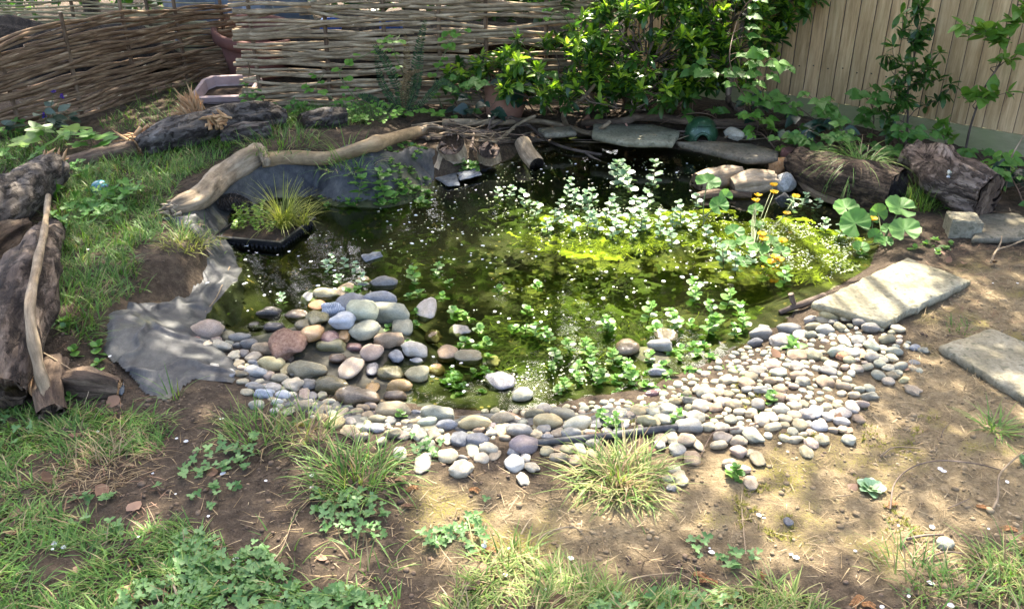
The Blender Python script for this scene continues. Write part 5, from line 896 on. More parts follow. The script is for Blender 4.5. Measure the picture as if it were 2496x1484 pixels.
# ---------------------------------------------------------------- marsh marigolds and other big round leaves
def marigold(label, base, leaves, flowers=(), buds=(), name='marsh_marigold'):
    b = G(float(base[0]), float(base[1]), 0, True); root = thing(name, label, 'water plant', b); k = 0
    for (u, v, w_, h_, hz) in leaves:
        c = G(float(u), float(v), hz, True); s = float(S(c)); size = w_*s/1.0; tilt = math.degrees(math.asin(min(1, max(.2, h_/w_))))-28
        d = np.array([rng.normal(0, .5), math.cos(R(tilt)), math.sin(R(tilt))]) if h_/w_ > .5 else np.array([rng.normal(0, .6), 1., .05]); up = np.array([0, -math.sin(R(tilt)), math.cos(R(tilt))])
        mb = MB(); put_leaves(mb, LF_MAR, [c], [d], [size], up, .12); mb.build('leaf', ML['marigold'], root, b)
        mb = MB(); mb.tube(spline([b+rng.normal(0, .01, 3), (b+c)/2+[0, 0, .01], c], 10), .0032, 6); mb.build('leaf_stalk', M_stem, root, b)
    for (u, v, hz) in flowers:
        c = G(float(u), float(v), hz, True); mb = MB(); ph = np.arange(5)*2*np.pi/5+rng.random(); D = np.c_[np.cos(ph), np.sin(ph), np.full(5, .35)]
        put_leaves(mb, PETAL, c+nrm(D)*.009, D, [.027]*5, (0, -.3, 1), .1); f = mb.build('flower', ML['yellow'], root, b)
        mb = MB(); mb.tube(spline([b, (b+c)/2+rng.normal(0, .012, 3), c], 10), .0022, 5); mb.build('flower_stalk', M_stem, root, b)
    return root
marigold('marsh marigold clump with orange yellow flowers at the right of the pond', (1835, 620), [(1790, 565, 46, 34, .04), (1815, 590, 42, 30, .05), (1850, 610, 48, 34, .04), (1880, 590, 44, 30, .06), (1845, 548, 40, 26, .06), (1905, 615, 40, 30, .04), (1870, 640, 46, 36, .03), (1810, 640, 44, 30, .03), (1842, 512, 38, 26, .09), (1775, 600, 40, 28, .03)],
    [(1848, 478, .12), (1842, 490, .11), (1886, 452, .13), (1887, 470, .12), (1940, 480, .09), (1857, 572, .09), (1862, 584, .08), (1908, 588, .07), (1890, 628, .05), (1900, 634, .045), (1918, 522, .06), (1880, 640, .03)])
marigold('plant with the largest flat round green leaves behind the paving slab corner', (2150, 598), [(2062, 508, 62, 44, .13), (2085, 545, 74, 62, .10), (2140, 520, 46, 50, .11), (2195, 507, 74, 56, .14), (2205, 562, 74, 58, .10), (2165, 558, 36, 26, .07), (2098, 603, 42, 28, .03), (2132, 575, 38, 34, .06), (2160, 590, 34, 26, .04)], [(2128, 535, .11)], name='marsh_marigold')
marigold('round kidney leaved plant with upright leaves at the back right of the pond', (1705, 545), [(1725, 445, 58, 42, .17), (1752, 502, 48, 44, .09), (1768, 480, 36, 40, .12)], name='marsh_marigold')
for la, pts in (('scattered yellow fallen petals floating below the marsh marigold', [(1860, 650), (1885, 655), (1905, 640), (1878, 632), (1870, 600), (1895, 648)]),):
    for u, v in pts:
        p = G(float(u), float(v), .004, True); mb = MB(); put_leaves(mb, PETAL, [p], [[rng.normal(), rng.normal(), .1]], [.018]); tag(mb.build('fallen_petal', ML['yellow'], None, p), la, 'petal', 'yellow petals on the water')
# ---------------------------------------------------------------- planted basket
bt = .035; bc = [zz(518, 575, bt), zz(684, 590, bt), zz(767, 530, bt), zz(608, 514, bt)]; bcen = sum(bc)/4
root = thing('planting_basket', 'square black slotted pond basket planted with golden sedge and creeping green plant', 'planting basket', (bcen[0], bcen[1], -.06))
def quad_ring(f, z): return [np.array([*(bcen[:2]+(q[:2]-bcen[:2])*f), z]) for q in bc]
M_blk = plainmat('black_plastic', (.010, .010, .011), (.02, .02, .021), 12, .35, .15)
mb = MB(); rings(mb, [quad_ring(.86, -.07), quad_ring(.97, bt-.008), quad_ring(1.03, bt-.007), quad_ring(1.03, bt), quad_ring(.95, bt+.001), quad_ring(.93, bt-.02)]); mb.build('tub', M_blk, root, root.location, False)
mb = MB()
for a, b in zip(range(4), (1, 2, 3, 0)):
    for t in np.linspace(.08, .92, 13):
        for z_ in (-.012, .004): q = quad_ring(.975, z_); q = q[a]+(q[b]-q[a])*t; mb.box(q, (.010, .010, .010))
mb.build('slots', M_blk, root, root.location, False)
mb = MB(); rings(mb, [quad_ring(.94, bt-.012), quad_ring(.5, bt-.004), quad_ring(.02, bt)]); mb.build('soil', M_potsoil, root, root.location)
so_ = MB(); tuft('sedge', None, None, 0, 0, 210, .27, .0042, ML['sedge'], .035, (.05, .65), (.5, 1.7), parent=root, pt=zz(694, 552, bt), K=7)
tuft('sedge', None, None, 0, 0, 60, .20, .004, ML['sedge'], .03, (.1, .9), (.5, 1.7), parent=root, pt=zz(735, 545, bt), K=7)
mb = MB(); P, D = [], []
for _ in range(34):
    p0 = zz(rng.uniform(560, 662), rng.uniform(515, 570), bt); h_ = rng.uniform(.02, .075); d0 = rng.normal(0, .02, 2)
    for t in np.linspace(.15, 1, 6): P += [p0+[d0[0]*t, d0[1]*t, h_*t]]*2; a = rng.random()*6; D += [[math.cos(a), math.sin(a), .3], [-math.cos(a), -math.sin(a), .3]]
put_leaves(mb, LF_RND, P, D, rng.uniform(.012, .02, len(P))); mb.build('creeping_leaves', leafmat('jenny_leaf', [(.10, .22, .015), (.16, .30, .025), (.24, .36, .04)], .45, .4, 1.3, .4), root, root.location)
stone(674, 517, 17, 22, 'rust', 0, True, 'small ribbed snail shell in the planted basket', .05, name='snail_shell', mesh=stone_mesh(40, .05, 2., 2.0))
# pine cone
pcn = spline([g(538, 494, .055), g(575, 493, .06), g(615, 503, .06)], 22); root = thing('pine_cone', 'large grey closed pine cone lying below the driftwood behind the basket', 'pine cone', pcn[11]); mb = MB(); P, D, U = [], [], []
ax_ = nrm(pcn[-1]-pcn[0]); s1 = nrm(np.cross(ax_, [0, 0, 1])); s2 = np.cross(s1, ax_)
for k, q in enumerate(pcn):
    rr = .040*math.sin(math.pi*(.12+.80*(k/21)))**.7; mm = 11
    for j in range(mm):
        a = (j+.5*(k % 2))*2*np.pi/mm; rad = math.cos(a)*s1+math.sin(a)*s2; P.append(q+rad*rr*.8); D.append(rad*.8-ax_*.6); U.append(rad)
V_sc = (np.array([(-.5, 0, 0), (.5, 0, 0), (.55, .7, .05), (0, 1, .0), (-.55, .7, .05), (0, .72, .34)], float), [(0, 1, 2, 5), (0, 5, 4), (5, 2, 3), (5, 3, 4)])
put_leaves(mb, V_sc, P, D, .018, -ax_*1., .0); mb.build('scales', woodmat('cone_scale', [(.05, .042, .036), (.13, .115, .10), (.22, .20, .18)], (9, 9, 9), 9, .005), root, root.location)
mb = MB(); mb.tube(pcn, [.030*math.sin(math.pi*(.12+.80*(k/21)))**.7 for k in range(22)], 10); mb.build('core', M_rot, root, root.location)
# green dome
dc = g(1707, 343, .0); dr_ = 42*float(S(dc)); root = thing('toad_house', 'dark green glazed dome with an arched doorway, on the back slab', 'toad house', dc)
m, n, p, out = newmat('green_glaze'); co = coord(n); n.links.new(mixc(n, ramp(n, noise(n, co, 70, 3), [(.6, (0, 0, 0)), (.68, (1, 1, 1))]), ramp(n, noise(n, co, 14, 5), [(.3, (.010, .035, .016)), (.7, (.03, .085, .038))]), (.12, .2, .13)), p.inputs['Base Color']); p.inputs['Roughness'].default_value = .28; bump(n, p, noise(n, co, 45, 3), .35, .004); M_glaze = m
mb = MB(); nth, nph = 96, 30; Vd = []; 
for i in range(nph+1):
    f = i/nph*math.pi/2
    for j in range(nth):
        a = j/nth*2*math.pi; Vd.append((dr_*math.cos(f)**.8*math.cos(a), dr_*math.cos(f)**.8*math.sin(a), .13*math.sin(f)))
Fd = []; aw = dr_*.40; ah = .052
for i in range(nph):
    for j in range(nth):
        q = [i*nth+j, i*nth+(j+1) % nth, (i+1)*nth+(j+1) % nth, (i+1)*nth+j]; c = np.mean([Vd[t] for t in q], axis=0)
        if c[1] < 0 and (abs(c[0]+.008)/aw)**2.2+(c[2]/ah)**2.2 < 1: continue
        Fd.append(q)
mb.faces(Vd, Fd, 0, .5); sh = mb.build('dome', M_glaze, root); sd_ = sh.modifiers.new('thick', 'SOLIDIFY'); sd_.thickness = .010
mb = MB(); ar = []
for t in np.linspace(0, math.pi, 22):
    x = -.008+aw*1.06*math.cos(t); z = max(.0, ah*1.06*math.sin(t)); f = math.asin(min(1, z/.13)); rr_ = dr_*math.cos(f)**.8; ar.append((x, -math.sqrt(max(rr_**2-x*x, .0001))-.002, z))
mb.tube(ar, .010, 8); mb.build('doorway_rim', M_glaze, root)
mb = MB()
for t in np.linspace(-.45, .45, 9): f = math.radians(44); rr_ = dr_*math.cos(f)**.8; mb.tube(np.array([(rr_*math.sin(t)+.006*math.cos(s), -rr_*math.cos(t)-.001, .13*math.sin(f)+.008*math.sin(s)) for s in np.linspace(0, 4.4, 9)]), .0022, 5)
mb.build('raised_pattern', M_glaze, root)
# broken pots under the shrub
def pot_piece(name, label, c, rad, hgt, rot, a0, a1, mat):
    mb = MB(); nn = 26; th = np.linspace(a0, a1, nn); pr = [(.72, 0), (.86, .5), (.94, .86), (1.06, .87), (1.08, 1.), (.96, 1.0), (.86, .86), (.80, .5), (.66, .0)]
    V = [(rad*r*math.cos(t), rad*r*math.sin(t), hgt*z) for r, z in pr for t in th]; F = [(i*nn+j, i*nn+j+1, (i+1)*nn+j+1, (i+1)*nn+j) for i in range(len(pr)-1) for j in range(nn-1)]
    mb.faces(V, F, 0, .5); o = mb.build(name, mat); o.location = tuple(c); o.rotation_euler = rot; return tag(o, label, 'flower pot')
pot_piece('broken_pot', 'pale terracotta pot half buried under bramble leaves behind the twig pile', g(1228, 292, .0)+np.array([.0, .06, .0]), .155, .21, (R(-14), R(6), 0), 0, 2*np.pi, M_terra_p)
pot_piece('pot_shard', 'small curved terracotta shard on the twig pile beside the upright fork', g(1426, 303, .06), .05, .06, (R(20), R(60), R(40)), 0, 2.2, M_terra_p)
pot_piece('pot_shard', 'orange terracotta shard lying on the back slab under the dark branch', g(1548, 302, .07), .07, .05, (R(40), R(10), R(0)), 3.4, 5.2, M_terra_p)
# ---------------------------------------------------------------- shrub
def wig(a, b, k=8, amp=.03): a = np.asarray(a, float); b = np.asarray(b, float); t = np.linspace(0, 1, 5)[:, None]; return spline(a+(b-a)*t+rng.normal(0, amp, (5, 3))*np.sin(np.pi*t), k)
def rosettes(ml, C, n=8, L=.055, seed=0, upb=.35, tm=LF_LAN, mi=0, out=None):
    P, D, Sz, Rn = [], [], [], []
    for c in C:
        ax_ = nrm(np.array([0, -.25, upb])+rng.normal(0, .55, 3)) if out is None else nrm(out(c)+rng.normal(0, .4, 3)); s1 = nrm(np.cross(ax_, [.3, .9, .2])); s2 = np.cross(ax_, s1); r0 = rng.random(); ph = rng.random()*6
        for k in range(n):
            a = ph+k*2.4; op = rng.uniform(.35, 1.35); d = ax_*math.cos(op)+(math.cos(a)*s1+math.sin(a)*s2)*math.sin(op); P.append(np.asarray(c)-ax_*.004*k); D.append(d); Sz.append(L*rng.uniform(.6, 1.15)); Rn.append(min(1, max(0, r0*.7+rng.random()*.3)))
    put_leaves(ml, tm, P, D, Sz, (0, 0, 1), .35, np.array(Rn), mi)
LOB = [((.34, 5.58, .40), (.42, .34, .26), 85), ((.82, 5.58, .56), (.52, .40, .38), 170), ((1.28, 5.68, .62), (.40, .30, .40), 130), ((-.14, 5.72, .30), (.28, .18, .18), 36), ((1.62, 5.66, .95), (.28, .18, .30), 60), ((.70, 5.36, .34), (.50, .18, .12), 30), ((.75, 5.85, 1.02), (.62, .40, .32), 90)]
sb_ = np.array([.85, 5.95, .08]); root = thing('shrub', 'large glossy evergreen shrub with yellow green new shoots, between the pale hurdle and the fence', 'shrub', sb_)
ml, mn, ms = MB(), MB(), MB(); tips = []
for c, r, k in LOB:
    c = np.array(c); r = np.array(r); d = nrm(rng.normal(0, 1, (k, 3))); rad = rng.uniform(.55, 1.05, k)**.6; P = c+d*r*rad[:, None]*(1+.25*np.array([mnoise.noise(Vector(q*2.2)+Vector(c*3)) for q in d]))[:, None]
    P = P[P[:, 2] > .20+.1*rng.random(len(P))]; old = P[rng.random(len(P)) < .99]
    rosettes(ml, old, 9, .084); newm = P[(rng.random(len(P)) < .85)]
    rosettes(mn, newm+[0, -.015, .03], 7, .072, upb=1.)
    for q in P[::3]: ms.tube(wig(c+(q-c)*.2-[0, 0, .1], q, 7), np.linspace(.005, .002, 7), 5)
    for _ in range(2): ms.tube(wig(sb_+rng.normal(0, .06, 3)*[1, 1, 0], c+rng.normal(0, .05, 3), 12, .06), np.linspace(.016, .007, 12), 7)
ml.build('leaves', ML['shrub'], root, sb_); mn.build('new_shoots', ML['shrubnew'], root, sb_); ms.build('stems', M_wood, root, sb_)
mb = MB()
for P_, r0, r1 in (([g(1880, 306, .05), g(1790, 262, .10), g(1775, 235, .22), (1.33, 5.5, .42), (1.22, 5.45, .52), (1.0, 5.5, .62)], .02, .013), ([(1.33, 5.5, .42), (1.36, 5.55, .62), (1.42, 5.6, .85), (1.5, 5.62, 1.1)], .016, .009), ([(1.22, 5.45, .52), (1.05, 5.38, .47), (.85, 5.4, .46)], .008, .004)):
    mb.tube(spline(P_, 30), np.linspace(r0, r1, 30), 9, 0, .6, rough=.2, cseed=r0*99)
mb.build('twisted_trunk', M_twig, root, sb_)
# ---------------------------------------------------------------- brambles and climbing shoots
def bramble(label, P, nl, size, mat, stem=None, name='bramble', cat='bramble', group=None, tm=LF_SER, three=True, up=(0, -.55, 1), every=1):
    size *= 1.3; st = spline(P, 30); root = thing(name, label, cat, st[0], group); ms, ml = MB(), MB(); ms.tube(st, np.linspace(.0042, .0018, 30), 6)
    Q, D, Sz, Rn = [], [], [], []
    for k in range(nl):
        i = int(2+27*(k+.5)/nl*.999); c = st[min(i, 29)]; a = rng.random()*6.28; out = nrm(np.array([math.cos(a), math.sin(a)*.7-.45, rng.uniform(.1, .8)])); l_ = size*rng.uniform(.7, 1.5); e = c+out*l_; ms.tube([c, (c+e)/2+[0, 0, .006], e], .0014, 4); s_ = size*rng.uniform(.65, 1.15); hd = nrm(np.array([out[0], out[1]-.25, rng.uniform(-.35, .15)])); sd = nrm(np.cross(hd, [0, 0, 1])); r0 = rng.random()
        for q, dd in ((1.12, hd), (.88, nrm(hd*.25+sd)), (.88, nrm(hd*.25-sd))) if three else ((1., hd),):
            Q.append(e); D.append(dd+[0, 0, -.05]); Sz.append(s_*q); Rn.append(min(1, max(0, r0+rng.normal(0, .1))))
    put_leaves(ml, tm, Q, D, Sz, up, .25, np.array(Rn)); ms.build('stem', stem or M_stemr, root, st[0]); ml.build('leaves', mat, root, st[0]); return root
BRG = 'brambles under the shrub and along the fence'
def bz_(pts): return [g(u, v, h_) if h_ < 9 else Yp(float(u), float(v), h_) for u, v, h_ in pts]
for la, pts, nl, sz, mt in (
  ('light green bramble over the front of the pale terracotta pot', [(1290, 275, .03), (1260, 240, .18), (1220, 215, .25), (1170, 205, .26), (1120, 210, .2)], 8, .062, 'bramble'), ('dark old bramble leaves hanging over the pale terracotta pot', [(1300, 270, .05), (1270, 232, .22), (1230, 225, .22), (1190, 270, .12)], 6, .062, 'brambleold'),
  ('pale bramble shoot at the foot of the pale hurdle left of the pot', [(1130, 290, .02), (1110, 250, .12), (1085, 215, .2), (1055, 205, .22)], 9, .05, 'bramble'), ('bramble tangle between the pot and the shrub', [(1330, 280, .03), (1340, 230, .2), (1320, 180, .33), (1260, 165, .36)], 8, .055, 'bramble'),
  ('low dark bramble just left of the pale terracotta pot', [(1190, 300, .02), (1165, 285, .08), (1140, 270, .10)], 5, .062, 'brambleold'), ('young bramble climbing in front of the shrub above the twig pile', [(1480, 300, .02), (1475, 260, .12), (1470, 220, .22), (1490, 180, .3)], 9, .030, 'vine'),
  ('bright bramble shoot over the green dome', [(1760, 300, .05), (1730, 280, .12), (1690, 275, .14), (1650, 285, .1), (1610, 300, .06)], 9, .046, 'bramble'), ('bramble hanging from the right side of the shrub', [(1840, 300, .05), (1820, 240, .28), (1790, 190, .42), (1740, 170, .48), (1700, 190, .4)], 13, .056, 'bramble'),
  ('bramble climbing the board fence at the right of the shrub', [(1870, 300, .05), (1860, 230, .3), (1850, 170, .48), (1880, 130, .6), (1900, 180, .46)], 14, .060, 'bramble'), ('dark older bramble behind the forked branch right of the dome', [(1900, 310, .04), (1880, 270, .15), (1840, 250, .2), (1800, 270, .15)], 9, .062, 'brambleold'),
  ('bramble mound at the left end of the fence base board', [(2000, 330, .03), (1980, 290, .13), (1940, 260, .2), (1900, 250, .22)], 13, .056, 'bramble'), ('spreading bramble along the middle of the fence base board', [(2080, 345, .03), (2050, 300, .13), (2010, 265, .22), (1985, 255, .24)], 14, .056, 'bramble'),
  ('bramble shoot leaning on the fence left of the glossy sapling', [(2120, 345, .03), (2130, 290, .15), (2120, 250, .25), (2090, 225, .32)], 11, .058, 'bramble'), ('low bramble at the back of the grassy hollow log', [(2020, 370, .02), (1985, 345, .08), (1940, 335, .1), (1890, 345, .08)], 13, .050, 'bramble'),
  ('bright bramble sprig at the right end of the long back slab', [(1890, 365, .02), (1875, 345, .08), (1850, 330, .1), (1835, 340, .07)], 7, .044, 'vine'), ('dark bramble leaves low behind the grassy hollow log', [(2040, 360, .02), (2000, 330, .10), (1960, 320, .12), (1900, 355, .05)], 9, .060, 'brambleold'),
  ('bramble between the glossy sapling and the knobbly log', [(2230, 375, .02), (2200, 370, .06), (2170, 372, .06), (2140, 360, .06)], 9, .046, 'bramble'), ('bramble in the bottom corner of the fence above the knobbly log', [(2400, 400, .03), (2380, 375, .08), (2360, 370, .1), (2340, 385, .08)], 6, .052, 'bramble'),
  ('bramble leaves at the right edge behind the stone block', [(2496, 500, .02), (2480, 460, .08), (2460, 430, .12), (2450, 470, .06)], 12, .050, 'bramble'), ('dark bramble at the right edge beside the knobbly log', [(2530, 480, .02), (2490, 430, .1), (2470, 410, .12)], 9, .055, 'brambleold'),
  ('bright bramble spilling over the soil between the fence and the hollow log', [(2100, 360, .02), (2070, 345, .1), (2040, 335, .13), (2010, 350, .09)], 13, .046, 'bramble'), ('fresh bramble runner beside the dry hooked stem', [(2470, 440, .02), (2450, 410, .1), (2430, 395, .12), (2410, 400, .08)], 11, .046, 'vine'),
  ('bramble runner along the fence base below the glossy sapling', [(2250, 385, .02), (2240, 350, .1), (2215, 325, .16), (2185, 320, .15)], 12, .05, 'bramble'), ('young bramble leaning out from the shrub over the round spotted rock', [(1870, 330, .02), (1850, 300, .12), (1820, 285, .15), (1790, 290, .12)], 10, .046, 'vine'), ('bramble shoot in the shrub top against the fence', [(1800, 200, .4), (1780, 120, .6), (1800, 60, .75), (1830, 20, .85)], 11, .048, 'bramble')):
    bramble(la, bz_(pts), nl, sz, ML[mt], group=BRG)
VG = 'small leaved climbing shoots on the pale hurdle'
for la, pts, nl in (('climbing shoot low on the left of the pale hurdle', [(860, 268, .02), (800, 235, .10), (770, 215, .14), (790, 180, .22)], 10), ('climbing shoot slanting up the pale hurdle left of the fern', [(900, 270, .02), (850, 220, .14), (830, 170, .26), (900, 130, .36), (950, 95, .46)], 14),
    ('climbing shoot up the pale hurdle right of the fern', [(1080, 270, .02), (1060, 200, .2), (1080, 140, .36), (1100, 100, .46), (1130, 70, .55)], 16), ('climbing shoot among the dark fern stems', [(1000, 280, .02), (990, 200, .2), (960, 120, .42), (975, 85, .5)], 10),
    ('creeping shoot at the foot of the fern', [(960, 285, .02), (1010, 270, .06), (1060, 280, .05), (1100, 290, .04)], 13), ('lime shoot at the right end of the pale hurdle beneath the shrub', [(1150, 250, .05), (1140, 200, .2), (1170, 150, .34), (1210, 120, .42)], 13), ('drooping shoot at the top of the pale hurdle beside the shrub', [(1330, 60, .62), (1360, 20, .72), (1390, 60, .6), (1400, 90, .52)], 10)):
    bramble(la, bz_([(u, v, h_) for u, v, h_ in pts]), nl, .030, ML['vine'], M_stem, 'climbing_shoot', 'climber', VG, LF_RND, True)
bramble('single thin trailing shoot dangling in front of the fence boards', [Yp(1925., 20., 5.9), Yp(1940., 60., 5.9), Yp(1945., 110., 5.9), Yp(1960., 170., 5.88), Yp(1968., 205., 5.86)], 8, .022, ML['vine'], M_stem, 'climbing_shoot', 'climber', None, LF_RND, True)
# ---------------------------------------------------------------- saplings on the fence
def sapling(name, label, trunk, br, mat, tm, L, n, r0, stem=M_wood):
    st = spline(trunk, 30); root = thing(name, label, 'sapling', st[0]); ms, ml = MB(), MB(); ms.tube(st, np.linspace(r0, r0*.4, 30), 7)
    for (t, e, k) in br:
        a = st[int(t*29)]; w_ = wig(a, e, 12, .02); ms.tube(w_, np.linspace(r0*.45, r0*.2, 12), 5); rosettes(ml, [w_[int(q)] for q in np.linspace(11-min(9, k*1.6), 11, k)], n, L, tm=tm)
    ms.build('stem', stem, root, st[0]); ml.build('leaves', mat, root, st[0]); return root
yq = lambda u, v, y: Yp(float(u), float(v), y)
sapling('sapling', 'glossy dark leaved evergreen sapling in front of the middle of the fence', [g(2205, 368), yq(2212, 300, 5.05), yq(2215, 200, 5.05), yq(2235, 100, 5.1), yq(2240, -40, 5.1)],
    [(.35, yq(2170, 215, 5.0), 4), (.4, yq(2160, 140, 5.0), 5), (.42, yq(2175, 110, 5.0), 3), (.45, yq(2290, 190, 5.0), 4), (.45, yq(2270, 165, 4.95), 4), (.5, yq(2230, 160, 4.95), 4), (.3, yq(2320, 205, 4.95), 4), (.55, yq(2290, 130, 5.0), 3), (.62, yq(2215, 60, 5.05), 4), (.66, yq(2270, 60, 5.05), 4), (.72, yq(2200, 35, 5.05), 3), (.8, yq(2250, 20, 5.1), 3), (.9, yq(2225, -10, 5.1), 3), (.2, yq(2150, 270, 5.0), 3), (.2, yq(2180, 250, 5.), 3), (.25, yq(2205, 230, 4.95), 3), (.12, yq(2160, 310, 5.0), 3), (.68, yq(2240, 80, 5.05), 3)], ML['shrub'], LF_LAN, .078, 7, .007)
sapling('sapling', 'light green broad leaved sapling at the right end of the fence', [g(2352, 372), yq(2368, 300, 4.95), yq(2400, 215, 4.9), yq(2440, 150, 4.88), yq(2470, 60, 4.85), yq(2490, -40, 4.85)],
    [(.30, yq(2350, 235, 4.85), 2), (.34, yq(2420, 220, 4.82), 2), (.36, yq(2460, 225, 4.8), 2), (.38, yq(2395, 240, 4.82), 2), (.55, yq(2450, 140, 4.8), 2), (.58, yq(2480, 125, 4.8), 2), (.68, yq(2400, 70, 4.82), 3), (.7, yq(2440, 85, 4.8), 3), (.75, yq(2360, 85, 4.82), 3), (.8, yq(2480, 50, 4.8), 3), (.9, yq(2490, 25, 4.8), 2), (.72, yq(2345, 60, 4.85), 2)], ML['sapling'], LF_OV, .085, 4, .007)
sapling('sapling', 'small yellow green seedling against the base board left of the broad leaved sapling', [g(2310, 372), yq(2305, 350, 4.95), yq(2295, 320, 4.95), yq(2290, 300, 4.95)], [(.6, yq(2280, 325, 4.9), 2), (.7, yq(2305, 315, 4.9), 2), (.9, yq(2290, 300, 4.9), 2), (.8, yq(2320, 340, 4.9), 2)], ML['sapling'], LF_OV, .060, 4, .004)
# dry hooked stem at the right
mb = MB(); mb.tube(spline([g(2465, 520, .0), yq(2445, 470, 4.35), yq(2450, 420, 4.4), yq(2475, 365, 4.45), yq(2510, 310, 4.5)], 24), np.linspace(.006, .004, 24), 6); tag(mb.build('dry_stem', M_twigp, None, g(2465, 520)), 'dry tan stem arching up at the right edge by the knobbly log', 'dry stem')
# ---------------------------------------------------------------- fern
fr = g(985, 288); root = thing('fern', 'upright fern with narrow dark and browning fronds against the pale hurdle', 'fern', fr)
def frond(P, w_, mat, n=46):
    st = spline(P, n); mb = MB(); mb.tube(st, np.linspace(.003, .001, n), 5); T_ = nrm(np.gradient(st, axis=0)); sd = nrm(np.cross(T_, [0, -.9, .4])); Q, D, Sz = [], [], []
    for i in range(3, n):
        for s_ in (1, -1): Q.append(st[i]); D.append(sd[i]*s_+T_[i]*.35+rng.normal(0, .08, 3)); Sz.append(w_*math.sin(math.pi*(.08+.9*i/n))**.6*rng.uniform(.8, 1.1))
    put_leaves(mb, LF_LAN, Q, D, Sz, (0, -1, .4), .2); mb.build('frond', mat, root, fr)
fy = float(fr[1])
for P_, w_, mt in (([fr, yq(975, 230, fy), yq(940, 150, fy), yq(908, 105, fy)], .035, 'fern'), ([fr, yq(1000, 220, fy), yq(1020, 120, fy), yq(1038, 48, fy)], .035, 'fern'), ([fr, yq(990, 220, fy), yq(992, 150, fy), yq(988, 80, fy)], .03, 'fernold'), ([fr, yq(1010, 230, fy), yq(1020, 180, fy), yq(1030, 100, fy)], .032, 'fern'), ([fr, yq(960, 250, fy), yq(930, 200, fy), yq(915, 130, fy)], .03, 'fern'), ([fr, yq(980, 215, fy-.05), yq(1000, 180, fy-.08), yq(1028, 172, fy-.1)], .02, 'fernold'), ([fr, yq(940, 262, fy-.05), yq(900, 240, fy-.1), yq(870, 232, fy-.15)], .03, 'fern'), ([fr, yq(1040, 240, fy-.05), yq(1075, 200, fy-.1), yq(1110, 215, fy-.15)], .028, 'fern')): frond(P_, w_, ML[mt])
# ---------------------------------------------------------------- plants of the left bank
def bush(name, label, cat, u, v, n, rad, hgt, L, mat, tm, stemk=True, group=None, flat=.4, dz=0.):
    p = g(u, v); root = thing(name, label, cat, p, group); ms, ml = MB(), MB(); Q, D, Sz = [], [], []
    for _ in range(n):
        a = rng.random()*6.28; r = rad*math.sqrt(rng.random()); h_ = hgt*rng.uniform(.35, 1)*(1-.4*(r/rad)**2); e = p+[r*math.cos(a), r*math.sin(a), h_]; ms.tube(spline([p+[.25*r*math.cos(a), .25*r*math.sin(a), 0], p+[.8*r*math.cos(a), .8*r*math.sin(a), h_*.6], e], 7), .0014, 4); Q.append(e); b = a+rng.normal(0, .7); D.append([math.cos(b), math.sin(b)-.2, rng.uniform(-.2, flat)]); Sz.append(L*rng.uniform(.6, 1.2))
    put_leaves(ml, tm, Q, D, Sz, (0, -.35, 1), .3); ms.build('stems', M_stem, root, p); ml.build('leaves', mat, root, p); return root
LG = 'green plants of the left bank'
bush('maple_seedling', 'pale green plant with big jagged maple like leaves at the left', 'seedling', 140, 375, 8, .15, .17, .15, ML['sapling'], LF_PAL, dz=.05); bush('maple_seedling', 'jagged leaved seedling with a tall upright leaf right of the pale green maple like plant', 'seedling', 245, 372, 8, .13, .17, .13, ML['herb'], LF_PAL)
bush('maple_seedling', 'single maple like seedling behind the long leaning stick', 'seedling', 118, 490, 5, .05, .10, .085, ML['herb'], LF_PAL)
lw = bush('lungwort', 'dark spotted leaved lungwort with blue and violet flowers at the foot of the arched hurdle', 'flower', 110, 322, 26, .17, .16, .075, ML['lung'], LF_OV); lp = np.array(lw.location)
for u, v in ((132, 225), (150, 236), (108, 282), (118, 272)):
    e = yq(u, v, lp[1]-.02); mb = MB(); mb.tube(spline([lp, (lp+e)/2+[.01, 0, .02], e], 8), .0018, 5); mb.build('flower_stalk', M_stem, lw, lp); mb = MB(); k = 11; D = np.c_[rng.normal(0, 1, k), rng.normal(-.4, .6, k), rng.normal(.2, .6, k)]; put_leaves(mb, PETAL, e+nrm(D)*.010, D, rng.uniform(.014, .02, k)); mb.build('flower', ML['violet'], lw, lp)
bush('herb', 'mass of small bright green seedlings in front of the fern', 'herb', 905, 292, 110, .19, .10, .036, ML['vine'], LF_OV, group=LG); bush('herb', 'bright seedlings left of the mass in front of the fern', 'herb', 850, 280, 24, .10, .12, .045, ML['herb'], LF_OV, group=LG)
bush('nettle', 'light green nettle like sprig at the broken right end of the pink planter', 'herb', 618, 262, 16, .07, .17, .06, ML['herb'], LF_SER, group=LG); bush('nettle', 'little green sprig growing on the broken log', 'herb', 580, 318, 8, .04, .04, .04, ML['herb'], LF_SER, group=LG)
for u, v, n, r, la in ((250, 505, 44, .16, 'ferny bright green herb in the bank grass below the teal ball'), (215, 545, 40, .15, 'ferny green herb on the bank behind the decayed log'), (300, 485, 22, .11, 'small ferny herb right of the teal ball'), (190, 430, 20, .10, 'ferny herb below the jagged leaved seedling'), (40, 400, 18, .14, 'green weeds in the shade left of the plated log'), (30, 330, 16, .10, 'green weeds at the left edge under the arched hurdle')): bush('herb', la, 'herb', u, v, n, r, .09, .055, ML['herb'], LF_BUT, group=LG)
bush('herb', 'green weeds on the soil behind the grey log end', 'herb', 735, 285, 16, .12, .08, .05, ML['herb'], LF_SER, group=LG); bush('herb', 'green shoots between the hurdle and the log end at left of the fern', 'herb', 700, 268, 12, .12, .07, .05, ML['mint'], LF_RND, group=LG)
